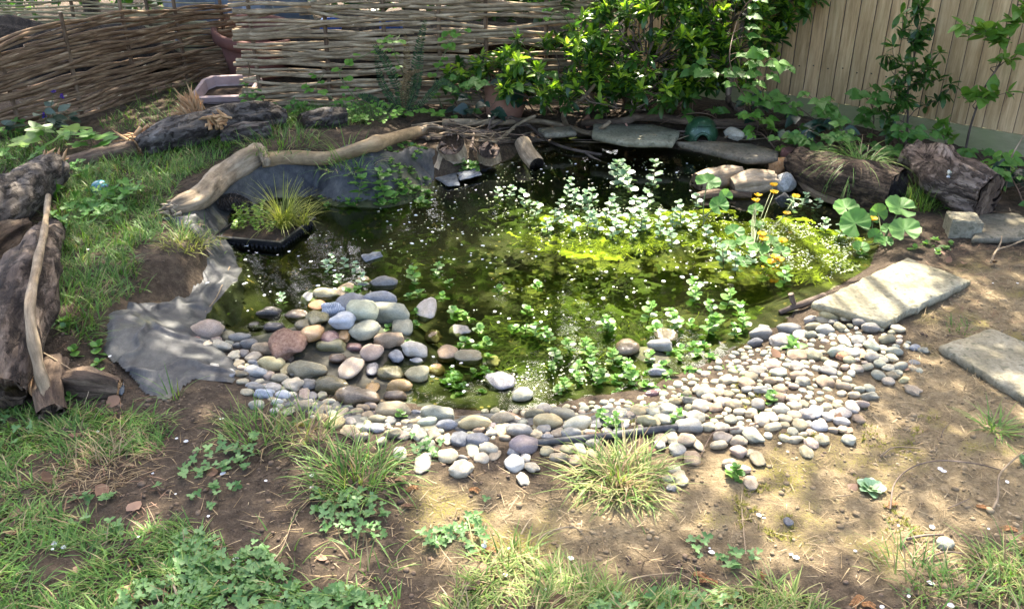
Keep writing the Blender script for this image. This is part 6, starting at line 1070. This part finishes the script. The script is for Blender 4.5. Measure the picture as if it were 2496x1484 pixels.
# pale rosette weed, cuckoo flower
p = g(2122, 1190, .004); root = thing('rosette_weed', 'flat pale grey green rosette weed on the dry soil at the lower right', 'weed', p); mb = MB(); k = 17; a = np.arange(k)*2.4; op = np.linspace(.15, 1., k); put_leaves(mb, LF_RND, p+np.c_[np.cos(a), np.sin(a), 0*a]*.004, np.c_[np.cos(a), np.sin(a), (1-op)*1.1+.12], (.028+.030*op)*.72, (0, 0, 1), .15); mb.build('leaves', ML['pale'], root, p); mb = MB(); mb.tube([p-[0, 0, .01], p+[0, 0, .008]], .004, 6); mb.build('crown', M_stem, root, p)
p = g(2318, 520); root = thing('cuckoo_flower', 'slender plant with a small pale lilac flower in front of the knobbly log', 'flower', p); e = yq(2312, 425, float(p[1])); mb = MB(); st = spline([p, (p+e)/2+[-.015, 0, 0], e], 14); mb.tube(st, .0022, 5); mb.build('stem', M_stem, root, p)
mb = MB(); a = rng.random(16)*6.28; put_leaves(mb, LF_LAN, st[np.arange(16) % 12+1], np.c_[np.cos(a), np.sin(a), np.full(16, .5)], .03); mb.build('leaves', ML['vine'], root, p); mb = MB(); D = rng.normal(0, 1, (12, 3))+[0, -.5, .3]; put_leaves(mb, PETAL, e+nrm(D)*.012, D, .018); mb.build('flower', ML['white'], root, p)
# ---------------------------------------------------------------- tussocks
TG = 'grass tussocks'
tuft('grass_tussock', 'big sunlit grass tussock in front of the pebbles with straw at its foot', 'grass tussock', 1510, 1165, 480, .16, .0046, ML['grassdry'], .125, (.35, 1.4), (.4, 1.8), group=TG, dryfrac=.22); tuft('grass_tussock', 'fresh grass tussock left of the row of front pebbles', 'grass tussock', 865, 1165, 320, .15, .004, ML['grass'], .12, (.2, 1.2), (.3, 1.6), group=TG, dryfrac=.15)
tuft('grass_tussock', 'bright drooping grass tussock hanging over the hollow log', 'grass tussock', 2090, 412, 380, .30, .005, ML['grass'], .055, (.3, 1.2), (1.3, 2.6), .10, TG, dryfrac=.05, K=7); tuft('grass_tussock', 'dark green fine grass tussock in front of the knobbly log', 'grass tussock', 2240, 500, 260, .17, .0034, ML['grass'], .10, (.1, .9), (.3, 1.3), group=TG)
tuft('grass_tussock', 'yellowish short grass tuft over the liner mound left of the basket', 'grass tussock', 450, 598, 190, .10, .0034, ML['sedge'], .10, (.4, 1.2), (.4, 1.3), group=TG, dryfrac=.1); tuft('grass_tussock', 'wispy tuft of grass on the left drift of pebbles', 'grass tussock', 625, 1060, 150, .13, .0038, ML['grass'], .10, (.15, .9), (.3, 1.2), group=TG, dryfrac=.15)
tuft('grass_tussock', 'grass tuft just below the left drift with yellow moss beside it', 'grass tussock', 740, 1060, 90, .14, .004, ML['grassdry'], .09, (.2, 1.), (.3, 1.2), group=TG, dryfrac=.2); tuft('grass_tussock', 'dead straw coloured grass tussock at the lower left', 'grass tussock', 255, 1135, 420, .105, .0026, ML['straw'], .13, (.6, 1.3), (.5, 1.5), group=TG)
tuft('grass_tussock', 'small star shaped grass tuft on the dry soil near the right edge', 'grass tussock', 2425, 1045, 60, .12, .005, ML['grass'], .03, (.6, 1.2), (.2, .9), group=TG); tuft('grass_tussock', 'few thin grass blades at the foot of the liner mound', 'grass tussock', 425, 965, 14, .14, .0035, ML['grass'], .03, (.1, .8), (.2, .9), group=TG)
tuft('grass_tussock', 'grass tuft above the lying fern of the left bank grass by the pole', 'grass tussock', 680, 350, 260, .13, .0042, ML['grass'], .22, (.2, 1.1), (.3, 1.3), group=TG, dryfrac=.1); tuft('grass_tussock', 'short grass patch on the soil between slab and right edge', 'grass tussock', 2330, 800, 60, .05, .003, ML['grass'], .06, (.2, 1.1), (.2, .9), group=TG, dryfrac=.2)
tuft('grass_tussock', 'thin grass hanging over the liner from behind the tan pole', 'grass tussock', 850, 385, 110, .13, .004, ML['grass'], .16, (.3, 1.2), (.6, 1.8), .05, TG, dryfrac=.05)
tuft('grass_tussock', 'long bladed grass growing on the ledge left of the log stubs', 'grass tussock', 860, 440, 40, .26, .006, ML['grass'], .10, (.1, .8), (.2, 1.2), group=TG)
for u, v, n, la in ((2210, 1400, 60, 'grass clump at the lower right edge by the lone pebble'), (2300, 1450, 90, 'grass clump in the bottom right corner'), (2460, 1400, 90, 'grass clump at the right edge near the bottom'), (700, 1340, 26, 'tall green blades on the bare soil at lower left of centre'), (900, 1400, 40, 'upright blades at the bottom left of centre'), (1230, 1360, 60, 'fine dry grass clump at the bottom centre')): tuft('grass_tussock', la, 'grass tussock', u, v, n, .11, .004, ML['grass'] if u != 1230 else ML['grassdry'], .09, (.3, 1.2), (.3, 1.2), group=TG, dryfrac=.15)
# ---------------------------------------------------------------- turf, clover, litter: nobody could count them
def turf(name, label, polys, mat, L, w_, dry=.1, lean=(.2, 1.15), clump=9., thr=.0):
    mb = MB()
    for V, n in polys:
        P = scatter(V, n, .08, True); q = vnoise(P[:, 0], P[:, 1], clump, 80, 3); P = P[q+.10*rng.random(len(q)) > thr]; k = len(P); q = vnoise(P[:, 0], P[:, 1], clump*.6, 81, 2); az = q*14+rng.normal(0, 1.1, k); mi = rng.random(k) < dry
        for s_, t_ in ((False, 0), (True, 1)):
            z = mi == s_; blades(mb, P[z]-[0, 0, .003], L*rng.uniform(.35, 1.1, z.sum()), w_*rng.uniform(.6, 1.3, z.sum()), az[z], rng.uniform(*lean, z.sum())*(1.25 if s_ else 1), rng.uniform(.2, 1.3, z.sum()), 4, t_)
    return tag(mb.build(name, [mat, ML['straw']]), label, 'grass', kind='stuff')
turf('grass', 'green grass covering the left bank behind the liner', [([(160,470),(330,395),(560,335),(760,310),(960,300),(900,350),(640,385),(440,480),(400,550),(400,600),(340,650),(355,720),(262,800),(240,880),(160,850),(125,700),(130,560)], 10500), ([(-60,345),(200,345),(150,400),(0,470),(-80,500)], 1400), ([(370,250),(560,210),(440,310),(300,350),(240,330)], 500), ([(420,560),(520,555),(560,600),(500,600),(430,620)], 250)], ML['grass'], .10, .0044, .05, thr=.33)
turf('grass', 'longer lawn grass in the lower left corner with dead blades', [([(-150,1010),(150,990),(420,1010),(400,1090),(160,1120),(130,1200),(-150,1240)], 4200), ([(-150,1210),(130,1230),(330,1290),(420,1250),(560,1320),(480,1390),(330,1420),(300,1530),(-150,1530)], 5200), ([(400,1380),(640,1330),(760,1420),(980,1440),(960,1530),(380,1530)], 1700)], ML['grass'], .075, .0040, .12, (.4, 1.35), thr=.36)
turf('grass', 'thin sunlit grass along the bottom edge right of centre', [([(1060,1530),(1120,1390),(1240,1330),(1400,1370),(1560,1440),(1750,1430),(1880,1400),(2000,1450),(2010,1530)], 3600), ([(2180,1530),(2260,1400),(2420,1330),(2620,1330),(2620,1530)], 900)], ML['grassdry'], .085, .004, .18, (.4, 1.35), thr=.38)
mb = MB()                                                               # creeping buttercup and clover
for V, n in (([(330,1330),(470,1290),(640,1330),(720,1420),(980,1450),(960,1530),(280,1530)], 750), ([(450,1110),(700,1030),(720,1110),(600,1180),(560,1240),(430,1220)], 130), ([(760,1190),(960,1200),(930,1310),(770,1290)], 110), ([(1010,1290),(1180,1270),(1190,1340),(1040,1330)], 45), ([(950,1060),(1080,1060),(1080,1110),(960,1110)], 30), ([(1440,1450),(1700,1430),(1900,1470),(1900,1530),(1440,1530)], 130), ([(1660,1290),(1860,1330),(1800,1390),(1640,1320)], 30), ([(2200,1430),(2330,1440),(2320,1530),(2210,1530)], 60), ([(150,1200),(420,1180),(420,1300),(180,1300)], 60), ([(-60,1010),(130,1020),(60,1080),(-60,1090)], 30), ([(1140,1290),(1110,1220),(1180,1170),(1210,1180)], 20), ([(2440,1090),(2510,1090),(2510,1150),(2440,1150)], 18)):
    P = scatter(V, int(n*.8), .07, True); P = P[vnoise(P[:, 0], P[:, 1], 9, 91, 3) > .42]; P[:, 2] += rng.uniform(.004, .03, len(P)); a = rng.random(len(P))*6.28; put_leaves(mb, LF_BUT, P, np.c_[np.cos(a), np.sin(a), rng.uniform(-.1, .35, len(P))], rng.uniform(.02, .036, len(P)), (0, -.2, 1), .3)
    for q in P[::2]: mb.tube([q, q+np.r_[rng.normal(0, .012, 2), -.03]], .0009, 4, 1)
tag(mb.build('ground_cover', [ML['cover'], M_stem]), 'creeping buttercup and clover leaves spreading over the lower left soil', 'ground cover', kind='stuff')
mb = MB()                                                               # dead stalks and fibres lying on the soil
for V, n in (([(400,990),(1100,1110),(2000,1120),(2300,700),(2496,620),(2560,1480),(1000,1480),(400,1300)], 2800), ([(-50,1000),(420,1000),(400,1300),(-50,1300)], 500), ([(140,850),(330,880),(420,1000),(140,1000)], 60), ([(2200,600),(2500,600),(2500,820),(2250,760)], 380), ([(700,290),(1300,280),(1300,330),(700,340)], 160)):
    P = scatter(V, n, .06, True); P[:, 2] += micro(P[:, 0], P[:, 1])+.004; P = P[rng.random(len(P)) < .35+1.1*(vnoise(P[:, 0], P[:, 1], 6, 95, 3) > .5)]; blades(mb, P, rng.uniform(.012, .06, len(P)), rng.uniform(.001, .0024, len(P)), rng.random(len(P))*6.28, rng.uniform(1.35, 1.6, len(P)), rng.normal(0, .3, len(P)), 3, rng.integers(0, 2, 1)[0])
tag(mb.build('plant_litter', [ML['straw'], ML['dry']]), 'dead stalks and fibres strewn over the soil', 'litter', kind='stuff')
mb = MB(); cr = (np.array([v.co for v in stone_mesh(60, .3, 1.6, 2.2, 1).vertices]), [tuple(q.vertices) for q in stone_mesh(60, .3, 1.6, 2.2, 1).polygons])
for V, n in (([(380,960),(1100,1110),(1900,1120),(2200,900),(2300,700),(2560,650),(2560,1500),(200,1500)], 9000), ([(140,850),(330,880),(430,980),(540,930),(620,1010),(420,1050),(140,1010)], 900), ([(560,610),(430,690),(330,740),(400,640),(480,580)], 250)):
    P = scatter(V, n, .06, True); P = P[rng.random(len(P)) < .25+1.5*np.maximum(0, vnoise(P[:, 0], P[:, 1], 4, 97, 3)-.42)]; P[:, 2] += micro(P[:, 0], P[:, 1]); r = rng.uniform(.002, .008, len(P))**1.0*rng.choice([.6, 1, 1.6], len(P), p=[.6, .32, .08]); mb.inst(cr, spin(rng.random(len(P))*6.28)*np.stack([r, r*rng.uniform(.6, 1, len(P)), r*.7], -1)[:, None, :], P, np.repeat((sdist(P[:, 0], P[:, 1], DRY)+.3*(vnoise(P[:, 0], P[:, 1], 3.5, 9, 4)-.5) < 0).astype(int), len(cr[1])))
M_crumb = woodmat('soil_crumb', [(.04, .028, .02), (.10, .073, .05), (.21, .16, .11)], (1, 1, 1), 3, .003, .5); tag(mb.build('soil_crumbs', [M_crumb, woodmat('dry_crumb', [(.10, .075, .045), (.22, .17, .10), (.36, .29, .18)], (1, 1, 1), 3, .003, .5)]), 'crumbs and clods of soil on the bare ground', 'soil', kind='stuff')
mb = MB()                                                               # moss cushions on the dry soil and stones
for V, n in (([(1880,1060),(1990,1060),(1960,1110),(1890,1100)], 500), ([(1780,1160),(1930,1170),(1940,1320),(1800,1310)], 600), ([(2110,990),(2300,1010),(2200,1110),(2100,1080)], 300), ([(2070,1150),(2200,1180),(2260,1330),(2160,1290)], 300), ([(670,1020),(760,1030),(740,1060),(680,1050)], 160), ([(1700,930),(1880,900),(1870,990),(1720,1010)], 300), ([(1380,1000),(1650,1010),(1640,1035),(1380,1040)], 300)):
    P = scatter(V, n, .06, True); P = P[vnoise(P[:, 0], P[:, 1], 15, 99, 4) > .55]; P[:, 2] += micro(P[:, 0], P[:, 1]); k = len(P); blades(mb, np.repeat(P, 4, 0), rng.uniform(.006, .013, 4*k), .0022, rng.random(4*k)*6.28, rng.uniform(.1, 1.3, 4*k), .3, 2)
tag(mb.build('moss', leafmat('moss', [(.12, .13, .02), (.22, .21, .04), (.34, .31, .08)], .8, .2, 1.2, .2)), 'yellow green moss on the dry soil and among the pebbles', 'moss', kind='stuff')
# ---------------------------------------------------------------- specks and petals on the water
def wscatter(V, n):
    P = scatter(V, n*2, 0.); P = P[SD(P[:, 0], P[:, 1]) < -.01][:n]; P = P[H(P[:, 0], P[:, 1]) < -.006]; P[:, 2] = .0025; return P
mb = MB(); SPK = (PETAL[0]*[1, .7, .4], PETAL[1])
for V, n in (([(1250,500),(1700,500),(2100,560),(2130,650),(2000,690),(1800,640),(1600,600),(1300,590)], 800), ([(1850,540),(2080,560),(2120,650),(2000,680),(1880,640)], 1500), ([(900,460),(1300,430),(1300,560),(950,600)], 260), ([(900,600),(1900,600),(1800,780),(1100,780)], 170), ([(1100,350),(1900,390),(1900,480),(1200,450)], 420), ([(560,600),(900,560),(900,720),(560,740)], 50), ([(1100,900),(1700,860),(1650,960),(1300,990)], 260)):
    P = wscatter(V, n); P = P[vnoise(P[:, 0], P[:, 1], 9, 101, 3) > .40]; a = rng.random(len(P))*6.28; put_leaves(mb, SPK, P, np.c_[np.cos(a), np.sin(a), 0*a], rng.uniform(.004, .011, len(P)), (0, 0, 1), .05)
tag(mb.build('duckweed', ML['speck']), 'duckweed and tiny specks floating on the pond', 'duckweed', kind='stuff')
pet_me = []
for k in range(5):
    mb = MB(); put_leaves(mb, PETAL, [(0, 0, 0)], [(0, 1, .04)], [1.], (0, 0, 1), .12, np.array([.15+.2*k])); o = mb.build('petal', ML['white']); pet_me.append(o.data); bpy.data.objects.remove(o)
def petals(P, label, group, name='fallen_petal'):
    for q in P:
        o = bpy.data.objects.new(name, random.choice(pet_me)); COL.objects.link(o); o.location = tuple(map(float, q)); s_ = random.choice((.008, .011, .013, .017))*random.uniform(.8, 1.2); o.scale = (s_, s_, s_); o.rotation_euler = (random.uniform(-.1, .1), random.uniform(-.1, .1), random.random()*6.28); tag(o, label, 'petal', group)
petals(wscatter([(880,480),(1250,430),(1300,560),(1250,650),(950,640)], 62), 'white petal floating on the dark water left of the pale plant clump', 'petals on the left water')
petals(wscatter([(1150,600),(1850,590),(1820,760),(1200,800)], 56), 'white petal floating on the green open water in the middle', 'petals on the middle water')
petals(wscatter([(1100,380),(1880,400),(1880,480),(1200,440)], 44), 'white petal floating at the back of the pond', 'petals at the back')
petals(wscatter([(560,600),(880,560),(900,700),(600,780)], 26), 'white petal floating right of the planted basket', 'petals by the basket')
petals(wscatter([(640,860),(1050,840),(1250,960),(760,950)], 26), 'white petal floating among the stones of the shallows', 'petals in the shallows')
gp = [(238,1051),(372,1153),(428,1203),(508,1257),(388,1298),(337,1308),(133,1325),(128,1338),(155,1333),(485,1382),(575,1362),(630,1383),(648,1171),(543,1154),(760,1158),(760,1188),(630,1385),(430,1068),(540,1020),(453,1075)]
petals([g(u, v, .006+float(micro(*g(u, v)[:2]))) for u, v in gp], 'pale petal lying on the soil and grass at the lower left', 'petals at the lower left')
gp = [(1390,1360),(1180,1330),(1232,1400),(1330,1435),(1240,1336),(1850,1255),(1862,1262),(1730,1335),(1735,1345),(1900,1080),(1920,1100),(2085,1342),(1928,1350),(1940,1358),(2292,1142),(2300,1148),(2268,1420),(2150,1478),(2215,1452),(2318,1475),(2272,1284),(2455,1174),(2410,1288),(2190,1280),(2480,690),(2420,690)]
petals([g(u, v, .006+float(micro(*g(u, v)[:2]))) for u, v in gp], 'white petal lying on the dry soil at the lower right', 'petals at the lower right')
petals([g(u, v, .13) for u, v in ((1480,310),(1500,318),(1530,325),(1560,332),(1590,340),(1610,335),(1640,338))], 'white petal lying on the back slab left of the green dome', 'petals on the back slab'); petals([g(u, v, .02) for u, v in ((268,868),(455,545),(215,608),(455,795),(500,890),(505,690),(905,600))], 'pale petal resting on the liner and left bank', 'petals on the left bank')
# ---------------------------------------------------------------- dead leaves, needles, ground twigs
dl = []
for k in range(4):
    mb = MB(); tm = leaf_t([(0, .02), (.12, .2), (.3, .30), (.5, .38), (.62, .30), (.78, .24), (1, 0)], .3*(1-2*(k % 2)), -.35+.2*k); put_leaves(mb, tm, [(0, 0, 0)], [(0, 1, .05)], [1.], (0, 0, 1), .2, np.array([.1+.27*k])); o = mb.build('dead_leaf', ML['dry']); dl.append(o.data); bpy.data.objects.remove(o)
def dleaf(pts, label, group, s=(.035, .055)):
    for u, v in pts:
        o = bpy.data.objects.new('dead_leaf', random.choice(dl)); COL.objects.link(o); q = g(u, v, .010); o.location = tuple(map(float, q)); k = random.uniform(*s); o.scale = (k, k, k); o.rotation_euler = (random.uniform(-.35, .35), random.uniform(-.35, .35), random.random()*6.28); tag(o, label, 'dead leaf', group)
dleaf([(125,1180),(258,1180),(343,1220),(200,1055),(60,1245),(290,965),(518,1160),(185,1395),(320,1425),(312,1450),(50,1290),(5,1060),(650,1478),(665,1500)], 'brown dead leaf on the grass and soil of the lower left', 'dead leaves at the lower left'); dleaf([(790,1365),(985,1155),(1170,1410),(1175,1370),(1190,1475),(795,1130),(1335,1470),(1555,1430),(1010,1230)], 'brown dead leaf on the soil along the bottom centre', 'dead leaves at the bottom centre')
dleaf([(1670,1075),(1690,1065),(1600,1095),(2040,1030),(2075,1040),(1905,870),(1470,1060),(1245,1005),(1590,960),(2090,1180),(2225,895)], 'crisp dead leaf caught among the front pebbles', 'dead leaves among the pebbles'); dleaf([(1440,300),(1300,330),(1335,330),(1000,300),(1040,348),(960,380),(870,390),(230,345),(620,330)], 'dead leaf by the twig pile and back bank', 'dead leaves at the back'); dleaf([(2290,610),(2310,640),(2240,640),(2420,640),(2350,640),(2480,560)], 'dead leaf on the soil behind the largest paving slab', 'dead leaves by the slab')
def gtwig(P, r, label, mat=None, group='twigs lying on the soil'):
    mb = MB(); mb.tube(spline([g(u, v, h_+r) for u, v, h_ in P], 24), np.linspace(r, r*.6, 24), 6, 0, rng.random(), rough=.15, cseed=rng.random()*40); return tag(mb.build('twig', mat or M_twigp, None, g(P[0][0], P[0][1])), label, 'twig', group)
gtwig([(2420,1240,.01),(2432,1210,.015),(2435,1160,.02),(2470,1120,.02),(2520,1085,.02)], .0038, 'thick forked grey twig at the right edge'); gtwig([(2170,1240,.005),(2180,1180,.03),(2220,1140,.05),(2290,1122,.06),(2380,1130,.04),(2440,1145,.02)], .0025, 'long arching thin brown stem on the dry soil at the right', M_twig); gtwig([(2145,1112,.003),(2180,1090,.012),(2245,1092,.004)], .003, 'short curved twig on the dry soil below the pebble bank', M_twigp)
gtwig([(1808,1240,.0),(1812,1290,.004),(1818,1350,.002)], .0026, 'straight pale stalk on the soil right of the big tussock'); gtwig([(2415,640,.02),(2430,610,.03),(2460,600,.03),(2520,575,.04)], .005, 'curved pale branch on the soil behind the paving slab'); gtwig([(2430,610,.03),(2440,590,.04),(2442,575,.05)], .004, 'stubby side twig by the curved pale branch'); gtwig([(2210,1313,.006),(2250,1305,.008),(2300,1302,.006)], .0042, 'dark straight twig beside the lone grey green pebble', M_twig); gtwig([(2250,1365,.003),(2300,1345,.01),(2350,1348,.004)], .003, 'curved dark twig below the lone grey green pebble', M_twig)
gtwig([(415,1400,.01),(430,1445,.015),(445,1484,.01)], .004, 'pale bare twig standing in clover at the bottom left'); gtwig([(1300,1340,.004),(1330,1300,.03),(1400,1285,.03),(1440,1330,.004)], .002, 'wiry pale root looping on the soil at the bottom centre'); gtwig([(1500,1430,.01),(1560,1405,.02),(1650,1395,.01)], .0024, 'thin orange stem lying over the grass at the bottom centre', M_rodpale); gtwig([(90,850,.06),(180,905,.05),(215,945,.04),(205,985,.01)], .0022, 'thin pale stem arching over the dark bark slab', M_twigp)
gtwig([(640,1400,.004),(690,1330,.02),(720,1240,.006)], .0018, 'thin straight stalk on the bare soil left of the fresh tussock', M_twigp); gtwig([(1850,1030,.01),(1795,1045,.02),(1745,1050,.03),(1720,1085,.012),(1700,1130,.008)], .002, 'reddish runner stem trailing over the front right pebbles', M_stemr); gtwig([(595,210,.0),(600,200,.10),(608,175,.22),(604,150,.32)], .005, 'bare dry stick standing by the pink planter', M_twigp)
gtwig([(800,770,.03),(700,800,.02),(560,650,.02),(530,720,.02)][2:]+[(500,760,.015)], .003, 'pale cord like twig at the liner edge right of the basket'); 
for k in range(16):
    u, v = rng.uniform(1900, 2480), rng.uniform(700, 1400); a = rng.normal(0, .8); l_ = rng.uniform(20, 60); gtwig([(u, v, .002), (u+l_*math.cos(a)*.5+rng.normal(0, 5), v+l_*.5*math.sin(a), .01), (u+l_*math.cos(a), v+l_*math.sin(a), .002)], .0018, 'fine dead twig on the dry soil at the right', [M_twig, M_twigp][k % 2], 'fine twigs on the right soil')
for k in range(12):
    u, v = rng.uniform(500, 1500), rng.uniform(1180, 1450); a = rng.normal(0, 1.); l_ = rng.uniform(25, 70); gtwig([(u, v, .002), (u+l_*math.cos(a)*.5+rng.normal(0, 9), v+l_*.5*math.sin(a), .012), (u+l_*math.cos(a), v+l_*math.sin(a), .002)], .0014, 'wiry dead stalk on the bare soil at the bottom', M_twigp, 'dead stalks on the bottom soil')
for u, v in ((990,1195),(1145,1190),(2480,1290),(2490,1310),(2380,1230),(1690,1395),(1750,1420),(1850,1415),(2100,1450),(1170,1345),(2160,1235),(2100,1470)):
    p = g(u, v, .006); mb = MB(); a0 = rng.random()*6.28; ln_ = rng.uniform(.025, .045); st = [p, p+[ln_*.5*math.cos(a0), ln_*.5*math.sin(a0), .006], p+[ln_*math.cos(a0), ln_*math.sin(a0), .0]]; s_ = spline(st, 12); mb.tube(s_, .0011, 4); sd = np.array([-math.sin(a0), math.cos(a0), 0]); Q = np.repeat(s_, 2, 0); D = np.array([sd*q+np.array([math.cos(a0), math.sin(a0), .25])*.6 for _ in range(12) for q in (1, -1)])
    put_leaves(mb, LF_LAN, Q, D, .011); tag(mb.build('conifer_sprig', ML['needle'], None, p), 'rusty orange dead conifer sprig on the soil', 'conifer sprig', 'rusty conifer sprigs')
# ---------------------------------------------------------------- trees beyond the fences, whose crowns shade the garden
M_trunk = woodmat('tree_bark', [(.05, .04, .03), (.13, .10, .08), (.22, .18, .15)], (3, 3, 3), 3, .03, 1)
ML['crown'] = leafmat('tree_leaf', [(.03, .08, .015), (.05, .12, .02), (.09, .17, .035)], .5, .3, 1.6, .3, 10)
LF_SIMPLE = (np.array([(0, 0, 0), (.36, .45, .06), (0, 1, -.05), (-.36, .45, .06), (0, .5, 0)], float), [(0, 1, 4), (1, 2, 4), (2, 3, 4), (3, 0, 4)])
SUNNY = [([(1120,480),(1280,400),(1500,330),(1760,380),(2130,500),(2290,590),(2330,700),(2250,820),(2150,1090),(1960,1130),(1500,1130),(1330,1010),(1500,900),(1250,760),(1260,640),(1130,560)], .02),
         ([(1330,1000),(1980,1100),(2200,1000),(2100,1400),(1600,1330),(1400,1230)], .34), ([(2150,600),(2560,560),(2700,900),(2600,1350),(2120,1390),(2060,1130),(2200,1000)], .62), ([(1020,1310),(1300,1330),(2050,1420),(2050,1560),(1020,1560)], .45),
         ([(1100,850),(1330,760),(1480,900),(1320,1000),(1050,1000)], .45), ([(1000,480),(1130,480),(1250,650),(1250,760),(1000,720)], .6), ([(380,560),(440,380),(1050,290),(1300,300),(1300,350),(1000,420),(800,480),(560,560)], .75), ([(540,600),(860,600),(860,760),(560,800)], .55)]
clumps = []
gxs, gys = rng.uniform(-3.9, 4.0, 5200), rng.uniform(1.0, 7.6, 5200)
pz = H(np.clip(gxs, -5.9, 5.9), np.clip(gys, .5, 8.9)); keep = np.full(5200, 1.05)
for V_, k_ in SUNNY:
    P_ = poly(V_, .06); e_ = sdist(gxs, gys, P_)+.25*(vnoise(gxs, gys, 2.2, 120, 3)-.5); keep = np.where(e_ < 0, np.minimum(keep, k_), keep)
back = (gys > 5.0) & (gxs > -.5) ; keep = np.where(back, keep*.12, keep)                     # the shrub and the fence stay open to the sky
big = vnoise(gxs*.9+gys*.6, gys*.55-gxs*.25, 2.4, 121, 2); keep = keep*np.where(keep < .9, (big > .47)*1.75, (big > .20)*1.)
sel = (rng.random(5200) < keep*.50)
for x, y, z in zip(gxs[sel], gys[sel], pz[sel]): clumps.append(np.array([x, y, z])+sun_dir*rng.uniform(3.4, 5.2))
clumps = np.array(clumps); trees = [np.array([-4.2, 11.2, .1]), np.array([.6, 12.0, .1]), np.array([5.2, 10.2, .1])]
own = np.argmin(np.stack([abs(clumps[:, 0]-t[0]) for t in trees], 1), 1)
for k, (t, la) in enumerate(zip(trees, ('tall leafy tree beyond the arched hurdle, its crown shading the left bank', 'tall leafy tree beyond the pale hurdle, its crown reaching over the pond', 'tall leafy tree beyond the board fence, its crown dappling the right hand soil'))):
    C_ = clumps[own == k]; root = thing('tree', la, 'tree', t, 'trees beyond the fences'); mb = MB(); top = t+[0, 0, 6.2]; tr_ = spline([t-[0, 0, .2], t+[.1, .05, 2.4], t+[-.05, 0, 4.4], top], 24); mb.tube(tr_, np.linspace(.17, .05, 24), 12, 0, .5, rough=.12); mb.build('trunk', M_trunk, root, t)
    mb = MB()
    for c in C_[::9]:
        i_ = int(np.clip((c[2]-1.2)/6.2*23, 6, 22)); a_ = tr_[i_]; mb.tube(spline([a_, a_+(c-a_)*.45+[0, 0, .25], c], 12), np.linspace(.035, .006, 12), 5, 0, .5)
    if len(C_): mb.build('limbs', M_trunk, root, t)
    mb = MB(); n_ = 14; P_ = np.repeat(C_, n_, 0)+rng.normal(0, .085, (len(C_)*n_, 3)); D_ = rng.normal(0, 1, P_.shape)+[0, -.2, -.2]; put_leaves(mb, LF_SIMPLE, P_, D_, rng.uniform(.07, .135, len(P_)), (0, 0, 1), .5); mb.build('crown', ML['crown'], root, t)
for k, (cx_, cy_, hx, hz, la) in enumerate(((-4.3, 9.6, 1.15, 4.2, 'dark bushy conifer beyond the left end of the hurdles'), (-1.0, 9.3, .85, 3.6, 'dark bushy conifer beyond the gap between the hurdles'), (.9, 9.5, 1.2, 4.4, 'tall dark conifer beyond the pale hurdle and shrub'), (3.2, 8.6, 1.2, 4.0, 'dark bushy conifer behind the board fence'), (5.6, 7.2, 1.2, 4.0, 'dark bushy conifer beyond the right end of the board fence'), (-2.7, 9.8, .9, 4.4, 'thin leafed young conifer beyond the right end of the arched hurdle'), (.0, 9.9, .8, 4.2, 'slim dark conifer close behind the middle of the pale hurdle'))):
    t = np.array([cx_, cy_, .1]); root = thing('conifer', la, 'tree', t, 'trees beyond the fences'); mb = MB(); tr_ = np.array([t-[0, 0, .2], t+[0, 0, hz*.5], t+[0, 0, hz*.95]]); mb.tube(spline(tr_, 14), np.linspace(.09, .02, 14), 9, 0, .5, rough=.1); mb.build('trunk', M_trunk, root, t)
    n_ = 6500; z_ = rng.random(n_)**.8*hz; f_ = np.sqrt(np.maximum(0, 1-(z_/hz)**2.2))*.9+.1; a_ = rng.random(n_)*6.28; r_ = rng.uniform(.35, 1.08, n_)**.5*hx*f_; P_ = t+np.c_[r_*np.cos(a_), r_*np.sin(a_)*.75, z_]; P_ = P_[vnoise(P_[:, 0]+P_[:, 1], P_[:, 2], 2.6, 130+k, 3) > (.36 if k != 5 else .52)]
    mb = MB(); put_leaves(mb, LF_SIMPLE, P_, rng.normal(0, 1, P_.shape)+[0, 0, -.4], rng.uniform(.08, .17, len(P_)), (0, 0, 1), .6); mb.build('crown', ML['shrub'], root, t)
print('clumps', len(clumps))
